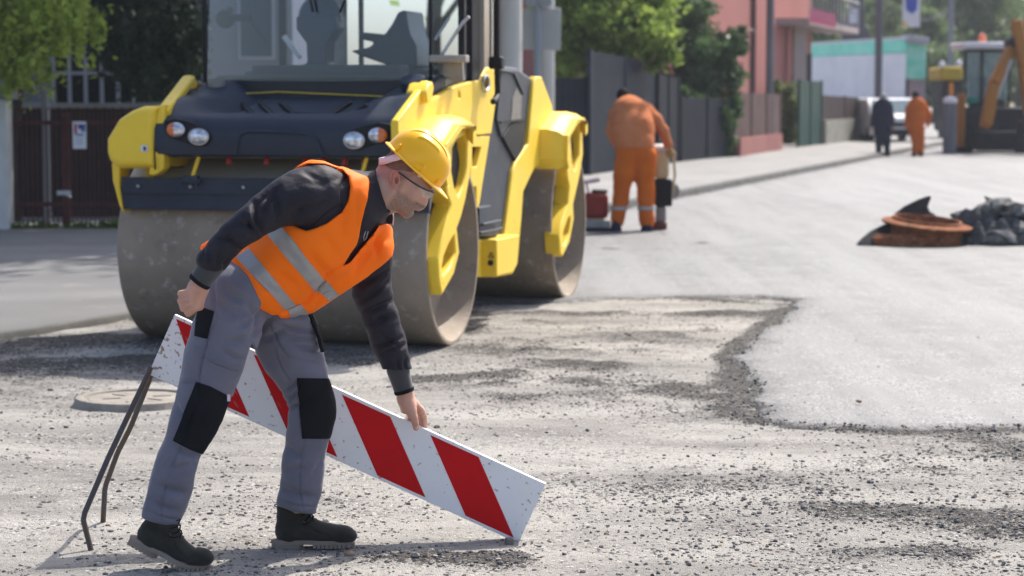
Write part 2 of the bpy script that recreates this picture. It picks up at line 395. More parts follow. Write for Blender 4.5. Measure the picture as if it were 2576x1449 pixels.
def granular(name, base, chips, big=70.0, small=190.0, tint=None, rough=0.9, bump=0.8, dist=0.008, mask='dark', mcols=((0.03, 0.031, 0.034), (0.075, 0.076, 0.08)), contrast=0.5, spec=0.3, stretch=None, patch=((0.5, 0.5, 0.5), 0.0)):
    """packed grains: every grain keeps its own colour, dark grains take over where the mask is high"""
    m = bpy.data.materials.new(name); m.use_nodes = True; t = m.node_tree; N = t.nodes; L = t.links; N.clear()
    out = N.new('ShaderNodeOutputMaterial'); b = N.new('ShaderNodeBsdfPrincipled'); L.new(b.outputs[0], out.inputs[0]); b.inputs['Roughness'].default_value = rough; b.inputs['Specular IOR Level'].default_value = spec
    tc = N.new('ShaderNodeTexCoord'); vec = tc.outputs['Object']
    if stretch: mp = N.new('ShaderNodeMapping'); mp.inputs['Rotation'].default_value = (0, 0, stretch[1]); mp.inputs['Scale'].default_value = stretch[0]; L.new(vec, mp.inputs[0]); svec = mp.outputs[0]
    else: svec = vec
    def nz(sc, det=6, ro=.65, v=None): n = N.new('ShaderNodeTexNoise'); n.inputs['Scale'].default_value = sc; n.inputs['Detail'].default_value = det; n.inputs['Roughness'].default_value = ro; L.new(v or vec, n.inputs['Vector']); return n.outputs['Fac']
    def rng(f, a, c, x=0.0, y=1.0): r = N.new('ShaderNodeMapRange'); r.inputs[1].default_value = a; r.inputs[2].default_value = c; r.inputs[3].default_value = x; r.inputs[4].default_value = y; L.new(f, r.inputs[0]); return r.outputs[0]
    def math_(op, a, c): n = N.new('ShaderNodeMath'); n.operation = op; [L.new(k, n.inputs[i]) if not isinstance(k, float) else setattr(n.inputs[i], 'default_value', k) for i, k in enumerate((a, c))]; return n.outputs[0]
    def mix(f, a, c):
        x = N.new('ShaderNodeMix'); x.data_type = 'RGBA'
        if isinstance(f, float): x.inputs[0].default_value = f
        else: L.new(f, x.inputs[0])
        for i, k in ((6, a), (7, c)):
            if isinstance(k, tuple): x.inputs[i].default_value = _rgb(k)
            else: L.new(k, x.inputs[i])
        return x.outputs[2]
    def vor(sc): v = N.new('ShaderNodeTexVoronoi'); v.inputs['Scale'].default_value = sc; L.new(vec, v.inputs['Vector']); sp = N.new('ShaderNodeSeparateColor'); L.new(v.outputs['Color'], sp.inputs[0]); return v.outputs['Distance'], sp.outputs[0], sp.outputs[1]
    d1, r1, q1 = vor(big); d2, r2, q2 = vor(small)
    col = mix(rng(nz(.9), .38, .62), tuple(base[0]), tuple(base[1])); col = mix(math_('MULTIPLY', rng(nz(1.7, 8, .7, svec), .47, .66), .9), col, tuple(base[2]))
    if patch[1]: col = mix(math_('MULTIPLY', rng(nz(.9, 7, .65, svec), .44, .60), patch[1]), col, tuple(patch[0]))
    cover = rng(nz(2.1, 8, .72), .44, .66)                                    # where loose grains lie thick
    gr = mix(r2, tuple(chips[0]), tuple(chips[1])); col = mix(math_('MULTIPLY', math_('MULTIPLY', rng(q2, .35, .6), contrast), math_('ADD', math_('MULTIPLY', cover, .75), .25)), col, gr)
    g1 = mix(rng(r1, .2, .9), tuple(chips[0]), tuple(chips[2])); on = math_('LESS_THAN', q1, math_('MULTIPLY', cover, .46)); col = mix(math_('MULTIPLY', on, .85), col, g1)
    a = N.new('ShaderNodeAttribute'); a.attribute_name = mask
    dm = math_('MAXIMUM', math_('LESS_THAN', q1, math_('MULTIPLY', a.outputs['Fac'], 1.15)), math_('LESS_THAN', r2, math_('MULTIPLY', a.outputs['Fac'], 1.05))); col = mix(dm, col, mix(r1, tuple(mcols[0]), tuple(mcols[1])))
    L.new(col, b.inputs['Base Color'])
    hgt = math_('ADD', math_('MULTIPLY', math_('SUBTRACT', 1.0, d1), math_('ADD', .15, math_('MULTIPLY', on, 1.0))), math_('ADD', math_('MULTIPLY', d2, -.35), math_('MULTIPLY', nz(38, 6, .7), 1.6)))
    bp = N.new('ShaderNodeBump'); bp.inputs['Strength'].default_value = bump; bp.inputs['Distance'].default_value = dist; L.new(hgt, bp.inputs['Height']); L.new(bp.outputs[0], b.inputs['Normal']); return m
def glassmat(name, tint=(0.80, 0.87, 0.92), refl=1.0, base=0.04):
    """clear pane: lets light straight through, reflects more at a slant"""
    m = bpy.data.materials.new(name); m.use_nodes = True; t = m.node_tree; N = t.nodes; L = t.links; N.clear(); out = N.new('ShaderNodeOutputMaterial')
    tr = N.new('ShaderNodeBsdfTransparent'); tr.inputs[0].default_value = _rgb(tint); gl = N.new('ShaderNodeBsdfGlossy'); gl.inputs[0].default_value = (refl, refl, refl, 1); gl.inputs['Roughness'].default_value = .02
    f = N.new('ShaderNodeFresnel'); f.inputs[0].default_value = 1.5; mx = N.new('ShaderNodeMixShader'); a = N.new('ShaderNodeMath'); a.operation = 'ADD'; a.inputs[1].default_value = base; L.new(f.outputs[0], a.inputs[0]); L.new(a.outputs[0], mx.inputs[0]); L.new(tr.outputs[0], mx.inputs[1]); L.new(gl.outputs[0], mx.inputs[2]); L.new(mx.outputs[0], out.inputs[0]); return m
# ================================================================== THE SETTING: ground, new asphalt, pavement, kerb
def _h2(i, j, s):
    n = (i * 374761393 + j * 668265263 + s * 974711) & 0x7fffffff
    n = ((n ^ (n >> 13)) * 1274126177) & 0x7fffffff
    return ((n ^ (n >> 16)) & 0xffff) / 65535.0
def vn(X, Y, sc, seed=0):
    x, y = X / sc, Y / sc; i, j = np.floor(x).astype(np.int64), np.floor(y).astype(np.int64); u, w = x - i, y - j
    u = u * u * (3 - 2 * u); w = w * w * (3 - 2 * w)
    return (_h2(i, j, seed) * (1 - u) + _h2(i + 1, j, seed) * u) * (1 - w) + (_h2(i, j + 1, seed) * (1 - u) + _h2(i + 1, j + 1, seed) * u) * w
def fbm(X, Y, sc, seed=0, o=4):
    r = 0; a = 1; t = 0
    for k in range(o): r = r + a * vn(X, Y, sc / 2 ** k, seed + k); t += a; a *= 0.55
    return r / t
def sstep(x, a, b):
    t = np.clip((x - a) / (b - a), 0, 1); return t * t * (3 - 2 * t)

# outline of the freshly laid asphalt, as it lies on the ground
EDGE = [(2700, 1092), (2440, 1089), (2250, 1090), (2100, 1086), (1960, 1078), (1895, 1062), (1890, 1010), (1862, 950), (1835, 905), (1880, 862), (1935, 822),
        (1985, 785), (1992, 760), (1900, 752), (1700, 752), (1560, 757), (1440, 762), (1300, 768), (1150, 772)]
edge_pts = [tuple(gnd(u, v).xy) for u, v in EDGE]
ROAD = edge_pts + [(-2.15, 17.9), (-2.2, 19.5), (2.6, 35.6), (9.5, 58.2), (30, 126), (70, 258), (200, 258), (60, 8.5), (6, 9.4)]
# loose bitumen crumbs: strokes on the ground (u1,v1,u2,v2,half width in metres, strength)
STROKES = [(-60, 960, 900, 900, .65, .42), (1000, 905, 1720, 850, .75, .46), (1080, 965, 1650, 960, .42, .46), (1150, 830, 1900, 800, .5, .42), (420, 880, 1150, 890, .5, .5), (1500, 1010, 1850, 1040, .3, .5), (2080, 1200, 2600, 1180, .5, .45), (1400, 1250, 2100, 1200, .4, .36), (0, 1010, 180, 1040, .3, .45), (1985, 775, 1830, 900, .13, 1.0), (1835, 905, 1895, 1062, .10, 1.0), (1860, 950, 1870, 1050, .22, .95), (1700, 980, 1880, 1010, .28, .85), (1620, 985, 1760, 1000, .16, .6), (1895, 1065, 2250, 1092, .045, .95),
           (2250, 1092, 2600, 1092, .055, .9), (1700, 752, 1990, 768, .16, .9), (1480, 757, 1720, 752, .10, .55), (1200, 790, 1950, 788, .20, .95), (1850, 760, 2080, 738, .10, .7),
           (1200, 835, 1400, 800, .30, .5), (1060, 955, 1280, 945, .22, .9), (1235, 965, 1275, 968, .12, .9), (1330, 915, 1520, 925, .28, .8), (1280, 1000, 1500, 990, .25, .55),
           (1000, 880, 1230, 880, .40, .5), (-80, 880, 420, 850, .45, .95), (60, 920, 420, 905, .35, .9), (-60, 945, 300, 930, .30, .75), (210, 800, 420, 800, .22, .8), (300, 875, 700, 880, .45, .7), (560, 905, 1010, 905, .3, .5),
           (0, 985, 250, 990, .35, .45), (2180, 1170, 2560, 1130, .28, .45), (2050, 1230, 2500, 1230, .25, .5), (2150, 1300, 2500, 1320, .26, .75), (2150, 1390, 2420, 1390, .14, .8), (2480, 1345, 2576, 1350, .12, .8), (1450, 1240, 1800, 1160, .3, .28), (1380, 1300, 1600, 1330, .2, .25),
           (960, 1405, 1280, 1410, .12, .65), (2480, 1100, 2576, 1150, .3, .6), (1150, 800, 1230, 760, .3, .6)]
def darkmask(X, Y):
    R = np.zeros(X.shape)
    for a, b, c, d, w, s in STROKES:
        p, q = gnd(a, b), gnd(c, d); ex, ey = q.x - p.x, q.y - p.y
        t = np.clip(((X - p.x) * ex + (Y - p.y) * ey) / (ex * ex + ey * ey), 0, 1)
        r2 = (X - p.x - ex * t) ** 2 + ((Y - p.y - ey * t) * 0.75) ** 2
        R = np.maximum(R, s * np.exp(-r2 / (w * w)))
    n = fbm(X, Y, 0.55, 3, 5)
    n2 = fbm(X, Y, 0.16, 13, 4)
    return sstep(R + (n - 0.5) * 1.3 * (0.2 + R) + (n2 - 0.5) * 1.0 * (0.1 + R), 0.26, 0.95), R
def gheight(X, Y, dk):
    z = (fbm(X, Y, 1.3, 21, 3) - 0.5) * 0.030 + (fbm(X, Y, 0.22, 31, 3) - 0.5) * 0.014 + (fbm(X, Y, 0.07, 41, 3) - 0.5) * 0.006
    return z + dk * (0.010 + 0.022 * fbm(X, Y, 0.11, 51, 3) ** 1.5)
def axis(parts):
    a = [parts[0][0]]
    for lo, hi, n in parts: a += list(np.linspace(lo, hi, n + 1)[1:])
    return np.array(a)
AX = axis([(-90, -20, 14), (-20, -5, 60), (-5, -2.4, 60), (-2.4, 2.9, 270), (2.9, 6, 70), (6, 20, 60), (20, 160, 28)])
AY = axis([(-12, 5.5, 12), (5.5, 7.3, 36), (7.3, 12.2, 250), (12.2, 20, 210), (20, 30, 90), (30, 60, 80), (60, 400, 60)])
GX, GY = np.meshgrid(AX, AY, indexing='ij')
DK, _ = darkmask(GX, GY)
near = 1 - sstep(GY, 16, 30)
SDR = polyd(GX, GY, ROAD).astype(float)
EDN = (fbm(GX, GY, 0.34, 77, 5) - 0.5) * 0.22 + (fbm(GX, GY, 0.06, 78, 3) - 0.5) * 0.07
GZ = gheight(GX, GY, DK) * near
GZ = np.where(SDR + EDN < -0.12, -0.03, GZ)
def gridfaces(nx, ny, keep=None):
    i, j = np.meshgrid(np.arange(nx - 1), np.arange(ny - 1), indexing='ij'); a = i * ny + j
    F = np.stack([a, a + ny, a + ny + 1, a + 1], -1).reshape(-1, 4)
    return F if keep is None else F[keep.reshape(-1)]
def compact(V, F):
    u, inv = np.unique(F, return_inverse=True); return V[u], inv.reshape(F.shape), u
m_ground = granular('worn gravelly ground', ((0.320, 0.302, 0.272), (0.245, 0.232, 0.214), (0.160, 0.153, 0.145)), ((0.46, 0.44, 0.40), (0.12, 0.112, 0.105), (0.06, 0.059, 0.058)), 62, 170, contrast=0.62, bump=1.0, dist=0.012, mcols=((0.022, 0.021, 0.021), (0.115, 0.105, 0.093)), patch=((0.43, 0.408, 0.372), .85), stretch=((.55, 1.5, 1.0), .12))
V = np.stack([GX, GY, GZ], -1).reshape(-1, 3)
og = npmesh('ground', V, gridfaces(*GX.shape), m_ground); attr(og, 'dark', (DK * 0.80).ravel()); tag(og, kind='structure')
# asphalt
sd = SDR + EDN
RZ = np.where(sd < 0, 0.030 * sstep(-sd, -0.01, 0.05) - 0.004 - 0.010 * np.exp(-np.abs(sd) / 0.05) * fbm(GX, GY, 0.05, 93, 2), -0.02) + (fbm(GX, GY, 0.05, 61, 2) - 0.5) * 0.005 * near * (0.3 + 1.6 * np.exp(-np.abs(sd) / 0.12)) + (fbm(GX, GY, 2.5, 62, 2) - 0.5) * 0.01
keep = (sd[:-1, :-1] < 0.03) | (sd[1:, :-1] < 0.03) | (sd[:-1, 1:] < 0.03) | (sd[1:, 1:] < 0.03)
V = np.stack([GX, GY, RZ], -1).reshape(-1, 3); F = gridfaces(GX.shape[0], GX.shape[1], keep)
V, F, ui = compact(V, F)
m_asph = granular('fresh asphalt', ((0.138, 0.137, 0.136), (0.110, 0.109, 0.108), (0.088, 0.087, 0.087)), ((0.36, 0.355, 0.35), (0.05, 0.05, 0.052), (0.03, 0.03, 0.032)), 80, 165, rough=0.62, spec=0.45, contrast=1.0, bump=0.8, dist=0.005, mask='edge', mcols=((0.022, 0.022, 0.025), (0.06, 0.06, 0.063)), patch=((0.190, 0.188, 0.186), .9), stretch=((1.6, .12, 1.0), -.3))
oa = npmesh('asphalt_road', V, F, m_asph); tag(oa, kind='structure')
em = np.exp(-np.clip(-sd, 0, 9) / 0.085) * (0.62 + 0.9 * (fbm(GX, GY, 0.2, 91, 3) - 0.35)); attr(oa, 'edge', np.clip(em, 0, 1).ravel()[ui])

# pavement with kerb, left side of the street
KL = [(-9.5, -8), (-5.8, 7.5), (-4.35, 12.5), (-3.62, 14.75), (-2.95, 16.15), (-2.3, 18.4), (-1.9, 20.2), (0.3, 27.8), (2.75, 36.0), (9.7, 58.6), (30.3, 126), (71, 262)]
def kx(y):
    for (a, b), (c, d) in zip(KL, KL[1:]):
        if y <= d: return a + (c - a) * (y - b) / (d - b)
    return KL[-1][0]
def kh(y): return 0.045 + 0.085 * min(1, max(0, (y - 18) / 9))
ys = list(np.arange(-8, 30, 0.18)) + list(np.arange(30, 262, 1.2)); rows = []
for y in ys:
    x = kx(y) + (0.05 * (mnoise.noise(Vector((y * 1.7, 0, 0))) if y < 22 else 0)); h = kh(y)
    offs = [0, .6, 1.5, 3, 6, 12, 30, 80]
    rows.append([(x - 0.11 - o, y, h + 0.012 * mnoise.noise(Vector((x - o, y, 3.0)))) for o in offs])
mb = MB(); nn = len(rows[0])
mb.add([p for r in rows for p in r], [(i * nn + k, i * nn + k + 1, (i + 1) * nn + k + 1, (i + 1) * nn + k) for i in range(len(rows) - 1) for k in range(nn - 1)])
m_pave = M('worn pavement', (0.25, 0.245, 0.235), (0.185, 0.183, 0.18), 0.8, rough=0.85, bump=0.4, bscale=60, dist=0.006, spots=((0.14, 0.13, 0.12), 7, 0.62, 0.08), spots2=((0.42, 0.40, 0.36), 2.2, 0.60, 0.12), masks=(('old', (0.105, 0.104, 0.103)),))
op = mb.build('pavement', m_pave, smooth=60); tag(op, kind='structure'); attr(op, 'old', [max(0, min(1, (27 - p.co.y) / 2 + .5)) * (.75 + .35 * mnoise.noise(p.co * 1.3)) for p in op.data.vertices])
mb = MB(); loops = []
for y in ys:
    x = kx(y) + (0.05 * (mnoise.noise(Vector((y * 1.7, 0, 0))) if y < 22 else 0)); h = kh(y) + 0.006
    if y < 22: h += 0.01 * mnoise.noise(Vector((y * 3, 1, 0)))
    loops.append([Vector((x - 0.115, y, h)), Vector((x - 0.015, y, h)), Vector((x, y, h - 0.02)), Vector((x + 0.012, y, -0.06)), Vector((x - 0.115, y, -0.06))])
mb.loft(loops); ok = mb.build('kerb', M('kerb stone', (0.14, 0.135, 0.125), (0.08, 0.078, 0.075), 3, rough=0.9, bump=0.5, bscale=40), smooth=30); tag(ok, kind='structure')

# round manhole cover with its raised concrete rim
mh = gnd(345, 1016); mb = MB()
mb.lathe([(0.001, 0.036), (0.26, 0.036), (0.268, 0.030), (0.285, 0.030), (0.292, 0.044), (0.31, 0.048), (0.332, 0.043), (0.342, 0.015), (0.36, -0.03)], mh, (0, 0, 1), 72)
for k in range(6):
    a = k * 1.047 + .4; mb.box(mh + Vector((0.14 * math.cos(a), 0.14 * math.sin(a), 0.0385)), (0.10, 0.018, 0.005), Matrix.Rotation(a, 3, 'Z'))
o = mb.build('manhole_cover', M('cast cover', (0.29, 0.26, 0.22), (0.20, 0.18, 0.155), 9, rough=0.9, bump=0.5, bscale=50, spots=((0.13, 0.11, 0.09), 14, 0.60, 0.1)), bevel=0.003)
tag(o, 'round dusty manhole cover with raised rim behind the leaning bent legs of the board', 'manhole cover')

# loose stones
def stones(n, sampler, smin, smax, name, seed, bigp=0.02):
    r = np.random.default_rng(seed); t = (1 + 5 ** .5) / 2
    B = np.array([(-1, t, 0), (1, t, 0), (-1, -t, 0), (1, -t, 0), (0, -1, t), (0, 1, t), (0, -1, -t), (0, 1, -t), (t, 0, -1), (t, 0, 1), (-t, 0, -1), (-t, 0, 1)]) / 1.9
    T = np.array([(0, 11, 5), (0, 5, 1), (0, 1, 7), (0, 7, 10), (0, 10, 11), (1, 5, 9), (5, 11, 4), (11, 10, 2), (10, 7, 6), (7, 1, 8), (3, 9, 4), (3, 4, 2), (3, 2, 6), (3, 6, 8), (3, 8, 9), (4, 9, 5), (2, 4, 11), (6, 2, 10), (8, 6, 7), (9, 8, 1)])
    P = sampler(r, n); n = len(P); sz = smin + (smax - smin) * r.random(n) ** 3.2; sz[r.random(n) < bigp] *= 1.7
    P = P + 0
    sc = np.stack([sz * r.uniform(.7, 1.3, n), sz * r.uniform(.7, 1.3, n), sz * r.uniform(.35, .8, n)], 1); a = r.uniform(0, 6.28, n)
    J = B[None] * (1 + r.uniform(-.28, .28, (n, 12, 1))) * sc[:, None, :]
    X = J[:, :, 0] * np.cos(a)[:, None] - J[:, :, 1] * np.sin(a)[:, None]; Y = J[:, :, 0] * np.sin(a)[:, None] + J[:, :, 1] * np.cos(a)[:, None]
    V = np.stack([X + P[:, 0:1], Y + P[:, 1:2], J[:, :, 2] + P[:, 2:3] + (sz * 0.22)[:, None]], -1).reshape(-1, 3)
    F = (T[None] + (np.arange(n) * 12)[:, None, None]).reshape(-1, 3)
    return V, F, P, sz, r
def samp(dark_only):
    def f(r, n):
        u = r.uniform(-120, 2700, n * 6); v = 760 + 760 * r.random(n * 6) ** 0.8
        a = (u - 1288) / FPX; b = (724.5 - v) / FPX; dz = -_sp + b * _cp; t = -CAM_Z / dz; X = a * t; Y = (_cp + b * _sp) * t
        dk, R = darkmask(X, Y); s = polyd(X, Y, ROAD) + (fbm(X, Y, 0.34, 77, 5) - 0.5) * 0.22
        edge = np.exp(-np.abs(s + .01) / .07); pr = np.where(s < -0.09, 0.004, .8 * edge +  (0.03 + 0.9 * dk + 0.30 * R + .22 * sstep(fbm(X, Y, 0.7, 15, 4), .5, .68) if dark_only else 0.06 + 0.25 * R + 0.9 * sstep(fbm(X, Y, 0.9, 5, 4), .48, .66))) 
        k = r.random(len(X)) < pr * 0.55; X, Y, s, dk = X[k][:n], Y[k][:n], s[k][:n], dk[k][:n]
        Z = gheight(X, Y, dk); Z = np.where(s < -0.02, 0.028, Z); return np.stack([X, Y, Z], 1)
    return f
V1, F1, P1, s1, r1 = stones(19000, samp(True), 0.0018, 0.0110, 'g', 5)
V2, F2, P2, s2, r2 = stones(13000, samp(False), 0.0018, 0.0095, 'g', 6, 0.006)
m_st = M('loose stones', (0.05, 0.05, 0.055), (0.10, 0.10, 0.105), 9, rough=0.85, masks=(('pale', (0.33, 0.305, 0.265)), ('red', (0.20, 0.12, 0.08))), bump=0.3, bscale=200, dist=0.003)
o = npmesh('gravel', np.concatenate([V1, V2]), np.concatenate([F1, F2 + len(V1)]), m_st, smooth=False); tag(o, kind='stuff')
pl = np.concatenate([np.repeat((r1.random(len(P1)) < 0.30) * r1.uniform(.4, 1, len(P1)), 12), np.repeat((r2.random(len(P2)) < 0.80) * r2.uniform(.5, 1, len(P2)), 12)])
rd = np.concatenate([np.repeat((r1.random(len(P1)) < 0.02) * 1.0, 12), np.repeat((r2.random(len(P2)) < 0.035) * 1.0, 12)])
attr(o, 'pale', pl); attr(o, 'red', rd)
# ================================================================== THE ROAD ROLLER
m_yel = M('machine yellow', (0.88, 0.60, 0.035), (0.82, 0.55, 0.03), 3, rough=0.52, spots=((0.42, 0.30, 0.10), 5, 0.68, 0.1), spots2=((0.10, 0.07, 0.04), 11, 0.66, 0.04), bump=0.08, bscale=12, coat=0.08, rvar=0.1)
m_drum = M('worn drum steel', (0.33, 0.268, 0.205), (0.235, 0.19, 0.148), 2.2, rough=0.7, metal=0.1, spots=((0.46, 0.42, 0.37), 11, 0.56, 0.14), spots2=((0.15, 0.13, 0.11), 5, 0.58, 0.14), bump=0.25, bscale=30, dist=0.004, rvar=0.15, masks=(('dust_lift', (0.50, 0.45, 0.37)),))
m_black = M('machine graphite', (0.022, 0.030, 0.048), (0.032, 0.041, 0.060), 2, spec=.28, rough=0.5, spots=((0.20, 0.18, 0.15), 4, 0.68, 0.25), bump=0.12, bscale=220, dist=0.002, rvar=0.1)
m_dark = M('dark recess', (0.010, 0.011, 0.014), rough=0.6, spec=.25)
m_rubber = M('scraper rubber', (0.020, 0.027, 0.045), (0.034, 0.042, 0.060), 5, rough=0.65, spec=.3, bump=0.2, bscale=40)
m_glass = glassmat('cab glass', (.80, .87, .93), .9, .015)
m_lens = M('lamp lens', (0.80, 0.82, 0.85), (0.35, 0.36, 0.4), 24, rough=0.12, metal=0.6, coat=1.0, detail=1)
m_amber = M('amber lens', (0.75, 0.17, 0.01), (0.5, 0.09, 0.01), 30, rough=0.18, coat=1.0)
m_steel = M('bare steel', (0.45, 0.45, 0.46), rough=0.35, metal=0.9)
m_seat = M('seat vinyl', (0.018, 0.030, 0.052), rough=0.5)
m_grille = M('grille slats', (0.30, 0.27, 0.22), (0.05, 0.05, 0.06), 20, rough=0.6, stretch=(1, 30, 1), detail=0)
m_dust = M('dusty panel', (0.33, 0.31, 0.28), (0.20, 0.19, 0.18), 3, rough=0.9)
m_red = M('red nozzle', (0.32, 0.02, 0.02), rough=0.4)
RO = thing('road_roller', 'big yellow and graphite tandem road roller parked behind the bending man', 'road roller', (-1.405, 15.0, 0), math.radians(-14.4))
_rc, _rs = math.cos(math.radians(-14.4)), math.sin(math.radians(-14.4))
def rl(ax, val, u, v):                       # local roller coordinates of a traced point on the plane x=val or y=val
    r = ray(u, v); ox, oy = 1.405, -15.0
    if ax == 'x': k, k0 = _rc * r.x + _rs * r.y, _rc * ox + _rs * oy
    else: k, k0 = -_rs * r.x + _rc * r.y, -_rs * ox + _rc * oy
    t = (val - k0) / k; dx, dy = r.x * t + ox, r.y * t + oy
    return Vector((_rc * dx + _rs * dy, -_rs * dx + _rc * dy, CAM_Z + r.z * t))
def RX(x, P): return [rl('x', x, *p) for p in P]
def RY(y, P): return [rl('y', y, *p) for p in P]
WB = 3.5
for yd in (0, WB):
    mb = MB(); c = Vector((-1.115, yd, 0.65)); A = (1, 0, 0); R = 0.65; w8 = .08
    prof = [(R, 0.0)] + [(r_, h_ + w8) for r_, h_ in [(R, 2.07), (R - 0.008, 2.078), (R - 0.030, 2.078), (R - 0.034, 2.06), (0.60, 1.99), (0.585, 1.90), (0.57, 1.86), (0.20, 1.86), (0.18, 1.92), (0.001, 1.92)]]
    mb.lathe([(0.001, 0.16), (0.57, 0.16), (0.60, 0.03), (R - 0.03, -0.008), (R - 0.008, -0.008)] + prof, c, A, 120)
    d = mb.build('drum', m_drum, RO, smooth=35); attr(d, 'dust_lift', [max(0, min(1, (v.co.z - 1.05) / .1)) * (.9 if v.co.y - yd < 0 else .4) for v in d.data.vertices])  # dusty tint that also lightens the shaded drum top by colour
    c = c + Vector((w8, 0, 0)); hb = MB(); hb.cyl(c + Vector((1.85, 0, 0)), c + Vector((2.03, 0, 0)), 0.19, 0.15, 28)
    for k in range(10):
        a = k * .628; hb.cyl(c + Vector((2.0, .115 * math.cos(a), .115 * math.sin(a))), c + Vector((2.05, .115 * math.cos(a), .115 * math.sin(a))), .014, n=8)
    hb.build('drum_hub', m_dark, d, world=False)
# open castings that carry the drums on the right
C1 = [(1118, 366), (1128, 352), (1150, 330), (1178, 318), (1185, 334), (1187, 386), (1183, 440), (1172, 500), (1160, 548), (1150, 575), (1156, 635), (1142, 690), (1112, 744), (1105, 700), (1102, 650), (1116, 590), (1128, 545), (1136, 515), (1126, 490), (1120, 450)]
H1 = [(1138, 374), (1150, 352), (1170, 340), (1176, 360), (1175, 420), (1168, 462), (1154, 496), (1143, 470), (1136, 430)]
H2 = [(1137, 600), (1144, 592), (1147, 635), (1134, 672), (1115, 694), (1111, 680), (1117, 645), (1128, 617)]
C2 = [(1421, 345), (1433, 300), (1448, 285), (1464, 303), (1467, 386), (1459, 440), (1442, 516), (1444, 550), (1433, 610), (1415, 647), (1410, 635), (1407, 592), (1415, 556), (1430, 513), (1433, 470), (1428, 440), (1424, 380)]
H3 = [(1437, 330), (1445, 314), (1456, 310), (1459, 350), (1458, 391), (1447, 433), (1440, 410), (1437, 365)]
H4 = [(1433, 544), (1437, 548), (1433, 586), (1421, 620), (1416, 610), (1418, 583), (1428, 553)]
for Cc, Hs in ((C1, (H1, H2)), (C2, (H3, H4))):
    P = RX(1.115, Cc); mb = MB(); mb.prism(P, (-0.13, 0, 0), [RX(1.115, h) for h in Hs])
    mb.build('drum_carrier', m_yel, RO, bevel=0.012, smooth=30)
    y0 = 0 if Cc is C1 else WB
    mb = MB(); mb.prism([(-1.0, p.y, p.z) for p in P], (0.06, 0, 0)); mb.build('drum_carrier', m_yel, RO, bevel=0.012)
    mb = MB(); mb.cyl((1.0, y0 - .05, 1.2), (1.06, y0 - .05, 1.2), .16, n=20); mb.box((.99, y0 - .05, 1.15), (.1, .5, .5))
    mb.build('drive_motor', m_dark, RO, bevel=.01)
# fenders over both drums (right side: boxed and chamfered)
def fender(y0, name='fender'):
    prof = [(-.66, 1.10), (-.72, 1.18), (-.70, 1.42), (-.35, 1.545), (-.02, 1.555), (.12, 1.50), (.12, 1.43)]
    L = []
    for x, ins, dz in ((.80, 0, 0), (1.02, 0, 0), (1.10, .04, -.02), (1.17, .13, -.08)):
        out = []
        for (y, z) in prof:
            yy = y + ins * (1 if y < 0 else -.6); zz = z + (dz if z > 1.3 else 0); out.append(Vector((x, y0 + yy, zz)))
        inner = [Vector((x, y0 + y * .9 + .02, z - (.05 if z > 1.3 else .0))) for (y, z) in reversed(prof)]
        L.append(out + inner)
    mb = MB(); mb.loft(L); return mb.build(name, m_yel, RO, bevel=.02, smooth=30, seg=3)
fender(0.0); fender(WB + .0)
# right side plates
plate = [(1002, 303), (1076, 203), (1089, 206), (1092, 222), (1087, 251), (1110, 238), (1130, 225), (1157, 213), (1182, 206), (1207, 202), (1222, 175), (1235, 169), (1248, 178), (1250, 240), (1241, 256), (1247, 261), (1236, 338), (1100, 341), (1012, 400), (1004, 400)]
mb = MB(); mb.prism(RX(0.96, plate), (-.05, 0, 0), [RX(.96, [(1153, 228), (1158, 232), (1159, 246), (1154, 248)]), RX(.96, [(1215, 197), (1221, 190), (1227, 196), (1230, 212), (1226, 226), (1220, 228), (1215, 216)])])
mb.build('side_plate', m_yel, RO, bevel=.01)
for q_ in ([(1214, 190), (1228, 186), (1233, 212), (1226, 232), (1212, 225)], [(1150, 224), (1162, 222), (1162, 250), (1150, 252)]): mb = MB(); mb.prism(RX(.905, q_), (-.01, 0, 0)); mb.build('plate_backing', m_dark, RO)
mb = MB(); ring = RX(.967, [(1222 + 7.5 * math.cos(t), 209 + 19 * math.sin(t)) for t in [k * .524 for k in range(12)]]); mb.tube(ring, .012, 6, True); mb.build('plate_ring', m_steel, RO)
mb = MB(); mb.prism(RX(1.0, [(1184, 343), (1233, 343), (1205, 522), (1199, 522), (1199, 470), (1184, 470)]), (-.05, 0, 0), [RX(1.0, [(1188, 370), (1211, 370), (1200, 420), (1188, 420)])]); mb.build('step_frame', m_yel, RO, bevel=.006)
mb = MB(); mb.prism(RX(.99, [(1184, 421), (1202, 421), (1200, 456), (1184, 456)]), (-.03, 0, 0)); mb.build('step_panel', m_dust, RO)
# engine hood behind the cab
hood = [(1215, 175), (1250, 163), (1303, 170), (1345, 200), (1330, 290), (1319, 362), (1298, 407), (1290, 440), (1272, 589), (1250, 600), (1200, 600), (1200, 300)]
mb = MB(); mb.prism(RX(0.93, hood), (-1.85, 0, 0)); hd = mb.build('engine_hood', m_black, RO, bevel=.03, seg=3)
mb = MB(); mb.prism(RX(.95, [(1262, 172), (1296, 180), (1318, 226), (1312, 300), (1286, 310), (1262, 345), (1250, 300)]), (-.05, 0, 0)); mb.build('hood_panel', m_black, RO, bevel=.012)
mb = MB(); mb.prism(RX(.954, [(1290, 248), (1300, 222), (1313, 240), (1310, 300), (1286, 302)]), (-.02, 0, 0)); mb.build('air_grille', m_grille, RO)
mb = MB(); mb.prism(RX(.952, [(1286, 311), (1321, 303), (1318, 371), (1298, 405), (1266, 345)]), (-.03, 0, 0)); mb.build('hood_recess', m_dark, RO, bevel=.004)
mb = MB()
for a, b in (((1258, 178), (1292, 184)), ((1292, 184), (1315, 236)), ((1258, 308), (1322, 300))): mb.bar(rl('x', .956, *a), rl('x', .956, *b), .014, .014)
mb.build('hood_seam', m_dark, RO)
